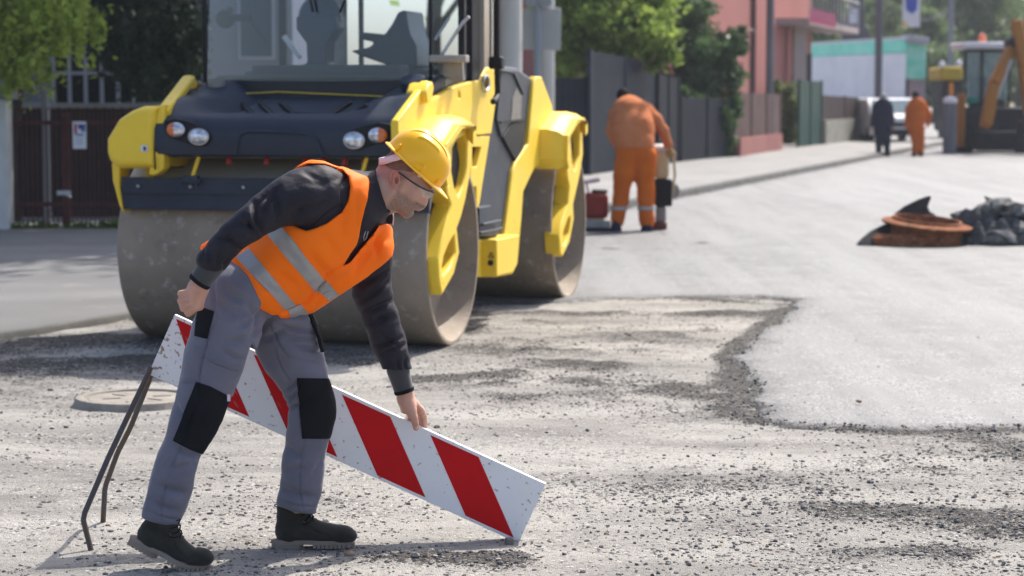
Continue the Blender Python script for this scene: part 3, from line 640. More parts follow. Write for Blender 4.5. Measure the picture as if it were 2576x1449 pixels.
mb = MB(); mb.prism(RX(.99, [(1206, 522), (1236, 516), (1243, 540), (1250, 596), (1206, 596)]), (-.25, 0, 0)); mb.box(rl('x', .98, 1228, 560) , (.08, .5, .02)); mb.box(rl('x', .98, 1226, 580), (.08, .62, .02))
mb.build('access_step', m_black, RO, bevel=.008)
# rear frame, painted yellow
rf = [(1350, 192), (1363, 193), (1389, 262), (1392, 300), (1385, 400), (1345, 425), (1337, 440), (1317, 483), (1313, 540), (1302, 665), (1290, 690), (1250, 697), (1202, 697), (1202, 601), (1250, 601), (1272, 590), (1290, 440), (1298, 408), (1330, 362), (1337, 271), (1344, 212)]
mb = MB(); mb.prism(RX(.96, rf), (-.06, 0, 0)); mb.build('rear_frame', m_yel, RO, bevel=.012)
mb = MB(); mb.prism(RX(1.07, [(1250, 602), (1306, 590), (1302, 660), (1292, 686), (1250, 697)]), (-2.0, 0, 0)); bl = mb.build('frame_block', m_yel, RO, bevel=.012)
mb = MB(); p0, p1 = rl('x', 1.07, 1250, 602), rl('x', 1.07, 1250, 697)
tri = [rl('y', p0.y - .006, u, v) for u, v in ((1229, 648), (1235, 635), (1241, 648))]
for i in range(3): mb.bar(tri[i], tri[(i + 1) % 3], .004, .008, (0, 1, 0))
mb.cyl(rl('y', p0.y - .004, 1234, 661), rl('y', p0.y - .012, 1234, 661), .022, n=12); mb.build('warning_mark', m_dark, bl)
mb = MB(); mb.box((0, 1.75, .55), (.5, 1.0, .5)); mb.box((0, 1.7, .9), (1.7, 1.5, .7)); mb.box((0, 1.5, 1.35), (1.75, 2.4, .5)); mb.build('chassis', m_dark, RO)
# ---- front: graphite bonnet with sculpted top
nx, prof = 64, None
def bz(x):                                  # profile (y, z) across the bonnet at x
    ax = abs(x - .03); sh = sstep(np.array(ax), .42, .70); side = sstep(np.array(ax), .76, .86)
    cen = 1 - sstep(np.array(ax), .30, .52)
    ch = float(1.30 + .0 * ax); P = [(-.70, ch - .02), (-.80, ch), (-.825, ch + .08), (-.815, ch + .17), (-.79, ch + .225), (-.72, ch + .262)]
    for y in np.linspace(-.62, .28, 12):
        t = (y + .62) / .90; z = ch + .27 + .16 * t
        z += float(sh) * (.07 * math.exp(-((t - .12) / .25) ** 2) + .07 * t) - float(cen) * .035 * min(1, t * 5) + float(side) * .03
        z += float(sstep(np.array(ax), .34, .40) * (1 - sstep(np.array(ax), .40, .62))) * (-.05) * min(1, t * 4) * (1 - t * .4)
        P.append((y, z))
    return P
mb = MB(); loops = []
for i in range(nx + 1):
    x = -.765 + 1.665 * i / nx; P = bz(x); loops.append([Vector((x, y, z)) for y, z in P])
mb.loft(loops, cap=False)
mb.f = [f for f in mb.f]; n = len(loops[0]); mb.f = [f for f in mb.f if not ({f[0] % n, f[1] % n} == {0, n - 1})]
for i in (0, nx):
    L = loops[i]; b = len(mb.v); mb.v += [tuple(p) for p in L] + [(p.x, p.y, 1.2) for p in L]; n = len(L)
    mb.f += [(b + k, b + k + 1, b + n + k + 1, b + n + k) for k in range(n - 1)]
mb.m = [0] * len(mb.f); bo = mb.build('bonnet', m_black, RO, smooth=50)
mb = MB(); arch = RY(-.828, [(590, 388), (598, 350), (604, 336), (620, 330), (700, 331), (770, 336), (788, 342), (800, 360), (812, 392)])
mb.tube(arch, .010, 6); mb.build('bumper_line', m_black, bo)
def ribs(segs):
    for P in segs:
        mb = MB(); pts = []
        for u, v in P:
            # drop each point on the sloping hood
            lo_, hi_ = -.6, .27
            for _ in range(24):
                mid = (lo_ + hi_) / 2; q = rl('y', mid, u, v); pr = bz(q.x); zz = np.interp(mid, [a for a, b in pr], [b for a, b in pr])
                if q.z > zz: lo_ = mid
                else: hi_ = mid
            pts.append(rl('y', mid, u, v) + Vector((0, -.01, .012)))
        mb.tube(pts, .018, 6); mb.build('hood_rib', m_dark, bo)
ribs([[(708, 263), (733, 284), (742, 293), (830, 296), (870, 270), (882, 262)], [(655, 262), (690, 297)], [(612, 265), (640, 297)], [(925, 268), (882, 299)]])
# lamps: recessed cluster, round amber and clear lens, oval work lamp
for side, (c1u, c1v), (c2u, c2v), outl in ((-1, (443, 326), (500, 344), [(412, 304), (440, 299), (476, 305), (505, 318), (528, 335), (532, 352), (520, 366), (494, 370), (462, 358), (430, 348), (414, 332)]),
                                         (1, (951, 340), (891, 353), [(982, 312), (952, 308), (915, 316), (886, 326), (866, 342), (862, 358), (876, 374), (900, 378), (934, 366), (968, 358), (984, 340)])):
    hl = MB(); hl.prism(RY(-.835, outl), (0, .05, 0)); hs = hl.build('headlight', m_dark, bo, bevel=.006)
    # the whole lamp cluster is one headlight; lenses are its pieces, all belonging to the bonnet
    for (cu, cv, kind) in ((c1u, c1v, 'two'), (c2u, c2v, 'one')):
        c = rl('y', -.84, cu, cv); ru, rv = .066, .050
        for half in ((0, 1) if kind == 'two' else (2,)):
            mb = MB(); vs = [c + Vector((0, -.028, 0))]; fs = []; K = 32
            for j, rr in enumerate((.35, .7, .93, 1.0)):
                for k in range(K):
                    t = 6.2832 * k / K; vs.append(c + Vector((ru * rr * math.cos(t), -.028 * math.sqrt(max(0, 1 - (rr * .98) ** 2)), rv * rr * math.sin(t))))
            for k in range(K): fs.append((0, 1 + k, 1 + (k + 1) % K))
            for j in range(3):
                for k in range(K): fs.append((1 + j * K + k, 1 + (j + 1) * K + k, 1 + (j + 1) * K + (k + 1) % K, 1 + j * K + (k + 1) % K))
            if half != 2:
                out = (side * 1)
                keep = []
                for f in fs:
                    cx = sum(vs[i].x for i in f) / len(f) - c.x; isam = cx * out > .008
                    if isam == (half == 0): keep.append(f)
                fs = keep
            mb.add(vs, fs); mb.build('amber_lens' if half == 0 else 'lamp_lens', m_amber if half == 0 else m_lens, hs)
        mb = MB(); mb.tube([c + Vector((ru * 1.03 * math.cos(t), -.004, rv * 1.03 * math.sin(t))) for t in [k * .3927 for k in range(16)]], .006, 6, True); mb.build('lamp_rim', m_steel if kind == 'one' else m_dark, hs)
# left front housing and lifting bars
hp = [(274, 349), (305, 298), (333, 279), (364, 267), (398, 266), (398, 424), (373, 423), (304, 424), (280, 406), (274, 383)]
P = RY(-.78, hp); cx = sum((p.x for p in P)) / len(P); cz = 1.4
mb = MB(); L = [[Vector((p.x * (1 - k * .0) + (cx - p.x) * i, -.78 + d, p.z + (cz - p.z) * i)) for p in P] for d, i, k in ((-.06, .18, 0), (-.03, .05, 0), (0, 0, 0), (.9, 0, 0))]
mb.loft(L); hs2 = mb.build('drum_housing', m_yel, RO, bevel=.015, smooth=35)
mb = MB(); mb.prism(RY(-.845, [(355, 365), (372, 365), (372, 382), (355, 382)]), (0, -.004, 0)); st = mb.build('sticker', M('sticker', (.62, .66, .68), rough=.4), hs2)
mb = MB(); mb.prism(RY(-.852, [(360, 369), (365, 369), (367, 373), (366, 379), (361, 379), (362, 374)]), (0, -.002, 0)); mb.build('sticker_print', m_dark, st)
mb = MB(); mb.prism(RY(-.80, [(393, 292), (401, 267), (412, 262), (412, 425), (390, 441), (373, 440), (381, 380)]), (0, .10, 0)); mb.build('lug_plate', m_yel, RO, bevel=.01)
lb = RX(-.80, [(0, 0)]);
mb = MB(); mb.bar(rl('y', -.75, 410, 285), rl('y', -.05, 476, 199), .055, .09, (1, 0, 0)); mb.bar(rl('y', -.05, 470, 195), rl('y', .05, 488, 216), .05, .06, (1, 0, 0)); mb.bar(rl('y', -.78, 392, 400), rl('y', -.74, 412, 280), .06, .05, (1, 0, 0)); mb.build('lifting_bar', m_yel, RO, bevel=.014, seg=3)
mb = MB(); mb.prism(RY(-.72, [(280, 408), (302, 420), (300, 470), (309, 535), (299, 516), (283, 455)]), (0, .16, 0)); mb.build('side_arm', m_yel, RO, bevel=.01)
mb = MB(); mb.prism(RX(1.0, [(1072, 232), (1080, 210), (1088, 207), (1091, 222), (1087, 248), (1076, 262)]), (-.14, 0, 0)); mb.build('lifting_lug', m_yel, RO, bevel=.012)
# scraper bar with bolts, sprinkler pipe with nozzles, linkage rods
mb = MB(); mb.box((0, -.705, 1.09), (2.10, .02, .11)); sc = mb.build('scraper_bar', m_rubber, RO, bevel=.004)
mb = MB(); mb.box((0, -.690, 1.005), (2.16, .022, .15)); mb.build('scraper_blade', m_rubber, sc, bevel=.003)
for k in range(6): mb = MB(); mb.sphere((-.93 + k * .372, -.718, 1.085), .014, 10, 6); mb.build('bolt', m_steel, sc)
mb = MB(); mb.cyl((-.72, -.62, 1.285), (.95, -.62, 1.285), .012, n=10); pp = mb.build('sprinkler_pipe', m_dust, RO)
for u in (576, 671, 768, 815, 867, 917):
    q = rl('y', -.64, u, 404); mb = MB(); mb.lathe([(.001, 0), (.02, 0), (.024, .02), (.016, .035), (.02, .045), (.012, .06), (.001, .06)], (q.x, -.64, 1.235), (0, 0, 1), 10); mb.build('nozzle', m_red, pp)
for u in (492, 914):
    q = rl('y', -.70, u, 420); mb = MB(); mb.cyl((q.x + .03, -.70, 1.30), (q.x - .01, -.73, 1.15), .014, n=8); rd_ = mb.build('adjuster_rod', m_yel, RO)
    mb = MB(); mb.box((q.x - .02, -.72, 1.145), (.10, .05, .03)); mb.cyl((q.x - .09, -.73, 1.12), (q.x + .05, -.73, 1.12), .018, n=8); mb.cyl((q.x - .04, -.73, 1.16), (q.x - .04, -.73, 1.10), .014, n=8); mb.cyl((q.x + .01, -.73, 1.16), (q.x + .02, -.73, 1.09), .014, n=8); mb.build('rod_clevis', m_black, rd_)
# ---- cab
cabf = .30
mb = MB(); base = [(-.90, cabf, 1.66), (-.90, cabf, 1.80)]; pts = []
for i in range(17):
    t = i / 16; x = -.86 + 1.76 * t; pts.append((x, cabf - .14 * math.sin(math.pi * t)))
lo = [Vector((x, y, 1.60)) for x, y in pts] + [Vector((.84, 1.9, 1.60)), Vector((-.86, 1.9, 1.60))]
hi = [Vector((x, y, 1.80 - .015 * math.sin(math.pi * i / 16))) for i, (x, y) in enumerate(pts)] + [Vector((.84, 1.9, 1.80)), Vector((-.86, 1.9, 1.80))]
mb.loft([lo, hi]); cabb = mb.build('cab_base', M('gloss black', (.012, .014, .022), rough=.4), RO, smooth=40)
mb = MB(); g0 = [Vector((-.86 + 1.69 * i / 14, cabf - .14 * math.sin(math.pi * (i / 14 * .89)), 1.80 - .015 * math.sin(math.pi * i / 16))) for i in range(15)]; g1 = [Vector((p.x, p.y + .05, 3.0)) for p in g0]
mb.loft([g0, g1], cap=False); n = len(g0); mb.f = [f for f in mb.f if not (n - 1 in (f[0], f[1]) and 0 in (f[0], f[1]))]; mb.m = [0] * len(mb.f)
wsn = mb.build('windscreen', m_glass, RO, smooth=60)
mb = MB()
for a, b in (((.83, .235), (1.0, .30)), ((1.01, .34), (.93, .80)), ((.88, 1.2), (.85, 1.85)), ((-.84, 1.88), (.82, 1.88))):
    mb.add([(a[0], a[1], 1.8), (b[0], b[1], 1.8), (b[0], b[1], 3.0), (a[0], a[1], 3.0)], [(0, 1, 2, 3)])
mb.build('side_glass', m_glass, RO, smooth=0)
for c_, z_ in (((-.865, .31), (.025, .04)), ((.82, .225), (.022, .03)), ((1.015, .32), (.045, .05)), ((.90, 1.0), (.09, .34)), ((.84, 1.88), (.06, .06)), ((-.86, 1.88), (.06, .06)), ((-.42, 1.86), (.16, .06)), ((-.22, 1.86), (.03, .05))):
    mb = MB(); mb.box((c_[0], c_[1], 2.4), (z_[0], z_[1], 1.25)); mb.build('cab_post', m_dust if z_[0] == .16 else m_dark, RO, bevel=.006)
mb = MB(); mb.box((.09, 1.08, 3.05), (2.1, 1.9, .12)); mb.build('cab_roof', m_yel, RO, bevel=.03)
mb = MB(); mb.box((.0, 1.05, 1.815), (1.6, 1.4, .03)); mb.box((.0, .50, 1.86), (1.1, .22, .08)); mb.build('cab_floor', M('cab floor', (.045, .052, .06), rough=.8), RO, bevel=.02)
# operator console: dished wheel housing on a tapering column
mb = MB(); cc = rl('y', .75, 806, 42); hgt = .16
mb.lathe([(.001, -.07), (.11, -.06), (.155, -.02), (.16, .03), (.13, .07), (.001, .09)], cc, (.05, -1, .25), 28)
mb.loft([[cc + Vector((x * w_, y * .1, z)) for x, y in ((-1, -1), (1, -1), (1, 1), (-1, 1))] for z, w_ in ((.0, .15), (-.09, .15), (-.19, .075), (-.33, .07), (-.36, .14))]); mb.build('steering_console', m_seat, RO, bevel=.012, smooth=45)
mb = MB(); sp = RY(1.15, [(898, 97), (905, 80), (965, 88), (985, 60), (1000, 30), (1020, 24), (1025, 60), (1030, 85), (1046, 115), (1048, 170), (985, 168), (905, 140), (880, 128), (930, 118), (940, 106)]); mb.prism(sp, (0, .45, 0)); mb.build('operator_seat', m_seat, RO, bevel=.02, smooth=45)
mb = MB(); mb.bar(rl('y', .6, 620, 38), rl('y', .6, 670, 108), .012, .012); mb.box(rl('y', .6, 590, 45), (.28, .03, .05)); mb.cyl(rl('y', .58, 567, 48), rl('y', .62, 567, 48), .07, .06, 18); mb.build('cab_mirror', m_dark, RO, bevel=.006)
mb = MB(); mb.box(rl('y', 1.0, 735, 118), (.20, .04, .03), Matrix.Rotation(.9, 3, 'Y')); mb.build('document_tray', M('white tray', (.7, .7, .7), rough=.5), RO)
for a, b in (((780, -6), (788, 30)), ((868, 0), (855, 32))):
    mb = MB(); mb.bar(rl('y', .14, *a), rl('y', .14, *b), .012, .016); mb.build('wiper', m_dark, wsn)
mb = MB(); mb.tube([rl('y', .27, 1112, 138), rl('y', .27, 1124, 118), rl('y', .27, 1165, 55), rl('y', .27, 1180, 42)], .012, 8); mb.build('grab_rail', m_steel, RO)
mb = MB(); mb.tube([rl('y', .5, 1095, 100), rl('y', .5, 1130, 45)], .010, 8); mb.build('grab_rail', m_steel, RO)
mb = MB(); mb.box(rl('y', .22, 1130, 148), (.26, .10, .05)); mb.prism(RY(.26, [(1098, 158), (1163, 152), (1165, 205), (1150, 208), (1104, 188)]), (0, .06, 0)); mb.build('mirror_bracket', m_dust, RO, bevel=.008)
mb = MB(); c = rl('y', -.02, 1040, 214); mb.lathe([(.001, .05), (.06, .055), (.085, .045), (.09, .02), (.085, -.03), (.06, -.12)], c, (0, -.45, 1), 28); mb.build('filler_cap', m_black, RO)
mb = MB(); c = rl('y', .10, 545, 210); mb.cyl(c + Vector((0, 0, -.04)), c + Vector((0, 0, .03)), .055, .065, 22); mb.build('filter_cup', m_dust, RO)
mb = MB(); mb.tube([rl('y', .12, u, v) for u, v in ((508, 238), (545, 242), (600, 236), (700, 231), (1000, 244), (1060, 245))], .004, 6); mb.build('hose', m_yel, RO)
# tall black exhaust and post behind the cab
mb = MB(); mb.tube([rl('x', 1.06, 1250, v) for v in (-120, -40, 60, 150)] + [rl('x', 1.06, u, v) for u, v in ((1252, 235), (1246, 250), (1240, 256))], .022, 8); mb.build('handrail', m_dark, RO)
mb = MB(); mb.tube([rl('x', 1.0, 1235, v) for v in (-120, 60, 150)], .012, 8); mb.build('handrail', m_steel, RO)
mb = MB(); mb.box(rl('x', 1.05, 1249, 158), (.10, .10, .09)); mb.build('rail_clamp', m_dark, RO, bevel=.015)
# ================================================================== THE BENDING MAN
m_skin = M('skin', (0.58, 0.345, 0.25), (0.51, 0.285, 0.205), 22, rough=0.5, spec=0.45, sss=0.12, bump=0.12, bscale=350, dist=0.001, coord='Generated', masks=(('ruddy', (0.52, 0.21, 0.155)), ('stub', (0.125, 0.085, 0.07)), ('lips', (0.46, 0.19, 0.16))))
m_hair = M('short hair', (0.16, 0.09, 0.065), (0.24, 0.13, 0.09), 60, rough=0.8, bump=0.6, bscale=400, dist=0.003)
m_jack = M('charcoal nylon', (0.014, 0.0128, 0.0185), (0.021, 0.019, 0.027), 5, rough=0.62, spec=0.25, bump=0.45, bscale=24, dist=0.009)
m_rib = M('ribbed cuff', (0.045, 0.044, 0.048), rough=0.9, sheen=0.3, bump=0.3, bscale=600, dist=0.001)
m_trim = M('black trim', (0.006, 0.006, 0.008), rough=0.8, spec=.2)
m_vest = M('hi-vis orange', (1.25, 0.225, 0.0), (1.2, 0.205, 0.0), 4, rough=0.62, spec=0.3, transl=0.18, bump=0.3, bscale=11, dist=0.010)
m_refl = M('grey reflective tape', (0.34, 0.34, 0.35), (0.30, 0.30, 0.31), 8, rough=0.38, metal=0.25, bump=0.05, bscale=500, dist=0.001)
m_trou = M('grey work twill', (0.150, 0.148, 0.190), (0.125, 0.123, 0.158), 6, rough=0.88, sheen=0.2, spec=.3, bump=0.5, bscale=17, dist=0.009)
m_pad = M('black cordura', (0.006, 0.007, 0.010), (0.010, 0.011, 0.014), 8, rough=0.85, spec=.15, bump=0.5, bscale=30, dist=0.006)
m_boot = M('black nubuck', (0.020, 0.019, 0.015), (0.034, 0.032, 0.026), 12, rough=0.85, spec=.25, sheen=0.15, bump=0.25, bscale=160, dist=0.002)
m_sole = M('brown rubber sole', (0.27, 0.22, 0.18), (0.21, 0.17, 0.14), 20, rough=0.8, bump=0.2, bscale=90)
m_hat = M('yellow helmet plastic', (1.0, 0.50, 0.0), rough=0.28, spec=0.45, coat=0.2, sss=0.0)
m_band = M('pale helmet strap', (0.68, 0.55, 0.58), rough=0.45)
m_frame = M('navy plastic', (0.008, 0.012, 0.03), rough=0.25, coat=0.4)
m_clear = M('clear visor', (0.88, 0.84, 0.80), rough=0.04, alpha=0.42, spec=0.9, coat=0.8)
YB = 7.9
def A(u, v, Y=YB): return tuple(at(u, v, Y))
def R_(px, Y=YB): return px * mpp(Y)
mb_ = gnd(640, 1400)
P1 = thing('person', 'man bending in yellow hard hat, orange vest and grey trousers, holding the striped board', 'person', (mb_.x, 7.9, 0))
def chainc(vx, pts, k=0.03, w=None, q=1.0):          # pts: (u, v, Y, radius in traced units)
    for a, b in zip(pts, pts[1:]): vx.cone(A(*a[:3]), A(*b[:3]), R_(a[3], a[2]), R_(b[3], b[2]), k, w, q)
    return vx
SIDE = (0, 1, 0)
# ---------------- torso under vest
def torso(vx, g=0.0):
    for (u1, v1, y1, r1), (u2, v2, y2, r2), q in (((632, 728, 7.90, 82), (700, 680, 7.90, 92), 1.15), ((700, 680, 7.90, 92), (790, 592, 7.90, 112), 1.2), ((790, 592, 7.9, 112), (880, 522, 7.9, 88), 1.35)):
        vx.cone(A(u1, v1, y1), A(u2, v2, y2), R_(r1) + g, R_(r2) + g, 0.05, SIDE, q)
    vx.cone(A(800, 488, 7.76), A(860, 490, 7.80), R_(74) + g, R_(52) + g, 0.05)
    vx.cone(A(935, 610, 8.04), A(900, 560, 8.0), R_(52) + g, R_(70) + g, 0.05)
    vx.cone(A(895, 500, 7.90), A(940, 492, 7.92), R_(66) + g, R_(46) + g, 0.05)
    return vx
lo, hi = (-1.30, 7.40, 0.80), (-0.32, 8.40, 1.62)
tv = torso(Vox(lo, hi, 0.006))
# ---------------- jacket: torso and both sleeves
jv = Vox((-1.30, 7.42, 0.66), (-0.24, 8.36, 1.60), 0.0052); torso(jv)
chainc(jv, [(794, 488, 7.74, 76), (758, 496, 7.70, 68), (718, 508, 7.66, 57), (672, 534, 7.62, 47), (630, 562, 7.585, 42), (590, 592, 7.575, 36), (560, 622, 7.58, 35), (543, 646, 7.585, 37)], 0.025)
jv.ell(A(536, 655, 7.585), [R_(40), R_(40), R_(34)], None, 0.012)
chainc(jv, [(930, 590, 8.05, 58), (934, 660, 8.08, 50), (936, 735, 8.10, 47), (957, 800, 8.12, 43), (977, 860, 8.13, 42), (994, 905, 8.14, 38)], 0.025)
jv.ell(A(1000, 926, 8.14), [R_(38), R_(38), R_(24)], None, 0.010)
# stand-up collar
jv.cone(A(925, 500, 7.90), A(962, 478, 7.92), R_(60), R_(53), 0.03, SIDE, 1.05)
jv.halfspace(A(950, 432, 7.92), Vector((A(1, 0)[0] - A(0, 0)[0], 0, 0)).normalized() @ Matrix.Identity(3) if False else (0.915, 0.0, -0.40), 0.0) if False else None
cut = Vox.copy(jv)
cre_j = [(876, 425, 862, 520, 5, 3.2), (862, 520, 780, 582, 5, 3.0), (700, 470, 655, 560, 8, 5), (668, 488, 640, 520, 7, 4), (640, 512, 662, 590, 8, 6), (618, 545, 648, 598, 6, 5), (600, 560, 640, 570, 6, 4), (575, 600, 612, 630, 6, 4.5),
         (545, 600, 590, 600, 6, 4), (700, 560, 690, 500, 9, 5), (760, 430, 800, 450, 8, 1.2), (770, 462, 850, 452, 9, 1.5), (740, 540, 820, 510, 10, 4), (735, 560, 770, 520, 8, 4), (560, 625, 548, 668, 5, 3), (530, 640, 525, 668, 5, 3), (512, 628, 508, 655, 4, 3), (575, 650, 562, 676, 4, 3),
         (900, 760, 985, 700, 8, 5), (915, 785, 990, 752, 7, 5), (925, 820, 985, 790, 7, 4), (935, 800, 1000, 800, 7, 3), (940, 870, 1010, 850, 7, 5), (960, 890, 1030, 860, 6, 4), (955, 842, 1005, 870, 6, 3), (975, 915, 980, 935, 5, 3), (1000, 905, 1005, 935, 5, 3), (1022, 900, 1022, 930, 5, 3), (895, 720, 975, 680, 6, 4)]
jv.poly([(400, 300), (948, 300), (945, 432), (958, 480), (973, 528), (992, 533), (1200, 640), (1200, 1000), (400, 1000)], 7.9)   # open the neck
J = voxobj('jacket', jv, m_jack, P1, cre_j, amp=0.0022, freq=(26, 20, 30), seed=3)
# far collar leaf standing away from the throat
mb = MB(); a_ = [A(925, 560, 7.99), A(962, 535, 7.99), A(990, 533, 8.0), A(988, 564, 8.0), A(960, 562, 8.0)]
mb.prism([Vector(p) for p in a_], (0, .03, 0)); mb.build('collar_leaf', M('navy fleece', (.006, .009, .022), rough=.95, sheen=.4), J, bevel=.004, world=True)
mb = MB(); mb.tube([A(987, 533, 7.985), A(990, 548, 7.985), A(988, 566, 7.985)], .0022, 6); mb.build('zip_edge', m_band, J, world=True)
mb = MB(); mb.tube([A(958, 486, 7.845), A(962, 510, 7.85), A(966, 528, 7.865)], .0018, 6); mb.build('collar_seam', m_rib, J, world=True)
# cuffs
def cuff(a, b, ra, rb, name='cuff'):
    v = Vox([min(a[i], b[i]) - .07 for i in range(3)], [max(a[i], b[i]) + .07 for i in range(3)], 0.0035)
    d = (Vector(b) - Vector(a)).normalized(); v.cone(a, b, ra, rb, 0.0); v.halfspace(b, tuple(d), 0.004)
    c = voxobj(name, v, m_rib, J); t = MB(); x = d.cross(Vector((0, 1, 0))).normalized(); y = d.cross(x)
    t.lathe([(rb * .6, .006), (rb + .0012, .005), (rb + .0022, 0), (rb + .0018, -.009), (rb * .8, -.010)], b, d, 40); t.build('cuff_trim', m_trim, c, world=True)
cuff(A(538, 660, 7.585), A(502, 709, 7.59), R_(31), R_(27.5)); cuff(A(1001, 930, 8.14), A(1017, 984, 8.145), R_(30), R_(25.5))
mb = MB(); mb.tube([A(921, 578, 7.80), A(915, 596, 7.78), A(916, 606, 7.775), A(921, 600, 7.78), A(926, 582, 7.80)], .0014, 6); mb.build('zip_pull', m_steel, J, world=True)
# ---------------- vest
OUT = [(700, 470), (730, 432), (775, 402), (815, 405), (868, 420), (905, 438), (925, 446), (929, 458), (924, 500), (914, 540), (903, 598), (898, 615), (880, 642), (868, 664),
       (905, 625), (935, 590), (951, 566), (975, 562), (988, 572), (990, 620), (984, 645), (962, 665), (925, 695), (880, 725), (846, 747), (812, 770), (790, 785), (770, 791), (756, 789), (735, 800), (705, 800), (697, 790),
       (688, 794), (650, 778), (600, 728), (560, 690), (505, 630), (500, 612), (560, 560), (640, 520)]
ARM = [(690, 380), (728, 440), (742, 428), (775, 412), (820, 414), (862, 428), (877, 445), (882, 472), (876, 505), (858, 535), (822, 562), (795, 574), (770, 582), (745, 573), (725, 556), (705, 545), (690, 500)]
vv = torso(Vox(lo, hi, 0.0050), 0.017)
chainc(vv, [(930, 640, 7.99, 62), (860, 690, 7.94, 62), (790, 738, 7.92, 50), (745, 768, 7.90, 32)], 0.04)        # the loose front hanging away from the chest
chainc(vv, [(600, 640, 7.86, 40), (660, 720, 7.82, 70), (705, 765, 7.84, 34)], 0.04)
chainc(vv, [(515, 625, 7.93, 12), (600, 600, 7.92, 40)], 0.03)
vv.poly(OUT, 7.85); vv.poly(ARM, 7.75, op='sub', Ymax=7.93, k=0.006)
vv.poly([(935, 440), (930, 470), (926, 500), (916, 545), (905, 600), (898, 620), (862, 670), (880, 660), (905, 630), (940, 588), (953, 566), (1010, 560), (1010, 440)], 7.8, op='sub', Ymax=8.3, k=0.004)
vest_V = vv
cre_v = [(868, 664, 812, 716, 3.5, 5), (812, 716, 800, 735, 3.5, 5), (800, 735, 770, 765, 4, 5), (770, 765, 745, 775, 4, 4), (700, 790, 745, 772, 4, 3), (780, 640, 830, 700, 14, 5), (700, 600, 745, 660, 14, 3), (640, 690, 700, 740, 13, 4), (880, 500, 860, 600, 14, 4), (905, 470, 900, 560, 10, 3),
         (960, 585, 950, 650, 9, 5), (975, 600, 900, 660, 9, 4), (925, 640, 890, 700, 9, 4), (850, 640, 815, 600, 12, 3), (745, 720, 690, 690, 12, 4), (590, 680, 640, 740, 10, 3), (830, 735, 790, 770, 6, 3)]
def solid(vx, P, Y0, Ymax, off, Ymin=None):
    o = vx.copy(); o.D = o.D - off; o.poly(P, Y0)
    g = np.meshgrid(*o.ax, indexing='ij', sparse=True); o.D = np.maximum(o.D, g[1] - Ymax); return o
cre_v = [(a, b, c, d, w, h * .75) for a, b, c, d, w, h in cre_v]
VEST = voxobj('vest', vv, m_vest, P1, cre_v, amp=0.0028, freq=(13, 9, 15), seed=8)
def shellband(base, P, Y0, Ymax, off, name, mat, parent, cre, amp, freq, seed):
    """a thin layer that follows the surface of the cloth below it"""
    V, F = base.mesh()
    for _ in range(1):
        A_ = np.zeros_like(V); c = np.zeros(len(V))
        for i in range(4):
            j = (i + 1) % 4; np.add.at(A_, F[:, i], V[F[:, j]]); np.add.at(A_, F[:, j], V[F[:, i]]); np.add.at(c, F[:, i], 1); np.add.at(c, F[:, j], 1)
        V = 0.45 * V + 0.55 * A_ / np.maximum(c, 1)[:, None]
    V = creases(V, F, cre, YB, amp=amp, freq=freq, seed=seed); N = vnormals(V, F)
    U, W_ = proj(V[:, 0], V[:, 1], V[:, 2]); d = polyd(U, W_, P)
    # pull vertices that lie just outside the outline onto it, so the edge is clean
    ok_ = (N[:, 1] < 0.35) & (V[:, 1] < Ymax)
    keep = ((d[F] < 0).sum(1) >= 1) & ok_[F].all(1); F2 = F[keep]
    if len(F2) == 0: return None
    u, inv = np.unique(F2, return_inverse=True); F2 = inv.reshape(F2.shape); V2 = V[u] + N[u] * off; d2 = d[u]; U2, W2 = U[u], W_[u]
    outm = d2 > 0
    if outm.any():
        e = 0.5; gx = (polyd(U2 + e, W2, P) - polyd(U2 - e, W2, P)) / (2 * e); gy = (polyd(U2, W2 + e, P) - polyd(U2, W2 - e, P)) / (2 * e)
        mv = np.where(outm, np.minimum(d2, 8.0), 0); V2[:, 0] -= gx * mv * mpp(YB); V2[:, 2] += gy * mv * mpp(YB)
    n = len(V2); B = V2 - N[u] * (off + 0.001)
    E = np.concatenate([F2[:, [0, 1]], F2[:, [1, 2]], F2[:, [2, 3]], F2[:, [3, 0]]]); key = E[:, 0].astype(np.int64) * n + E[:, 1]; rev = E[:, 1].astype(np.int64) * n + E[:, 0]
    bd = E[~np.isin(key, rev)]; Q = np.stack([bd[:, 1], bd[:, 0], bd[:, 0] + n, bd[:, 1] + n], 1)
    o = npmesh(name, np.concatenate([V2, B]), np.concatenate([F2, Q]), mat, parent, True, True); o.data.set_sharp_from_angle(angle=math.radians(50)); return o
AV = (0.0028, (13, 9, 15), 8)
for Pn in ([(668, 584), (708, 570), (735, 600), (775, 655), (808, 695), (820, 712), (796, 738), (770, 706), (720, 648)],
           [(594, 646), (626, 625), (655, 660), (700, 715), (744, 767), (716, 780), (690, 748), (640, 698)],
           [(822, 706), (852, 742), (828, 757), (800, 730)], [(756, 765), (785, 800), (735, 810), (724, 778)]):
    shellband(vv, Pn, 7.85, 8.1, 0.0022, 'reflective_band', m_refl, VEST, cre_v, *AV)
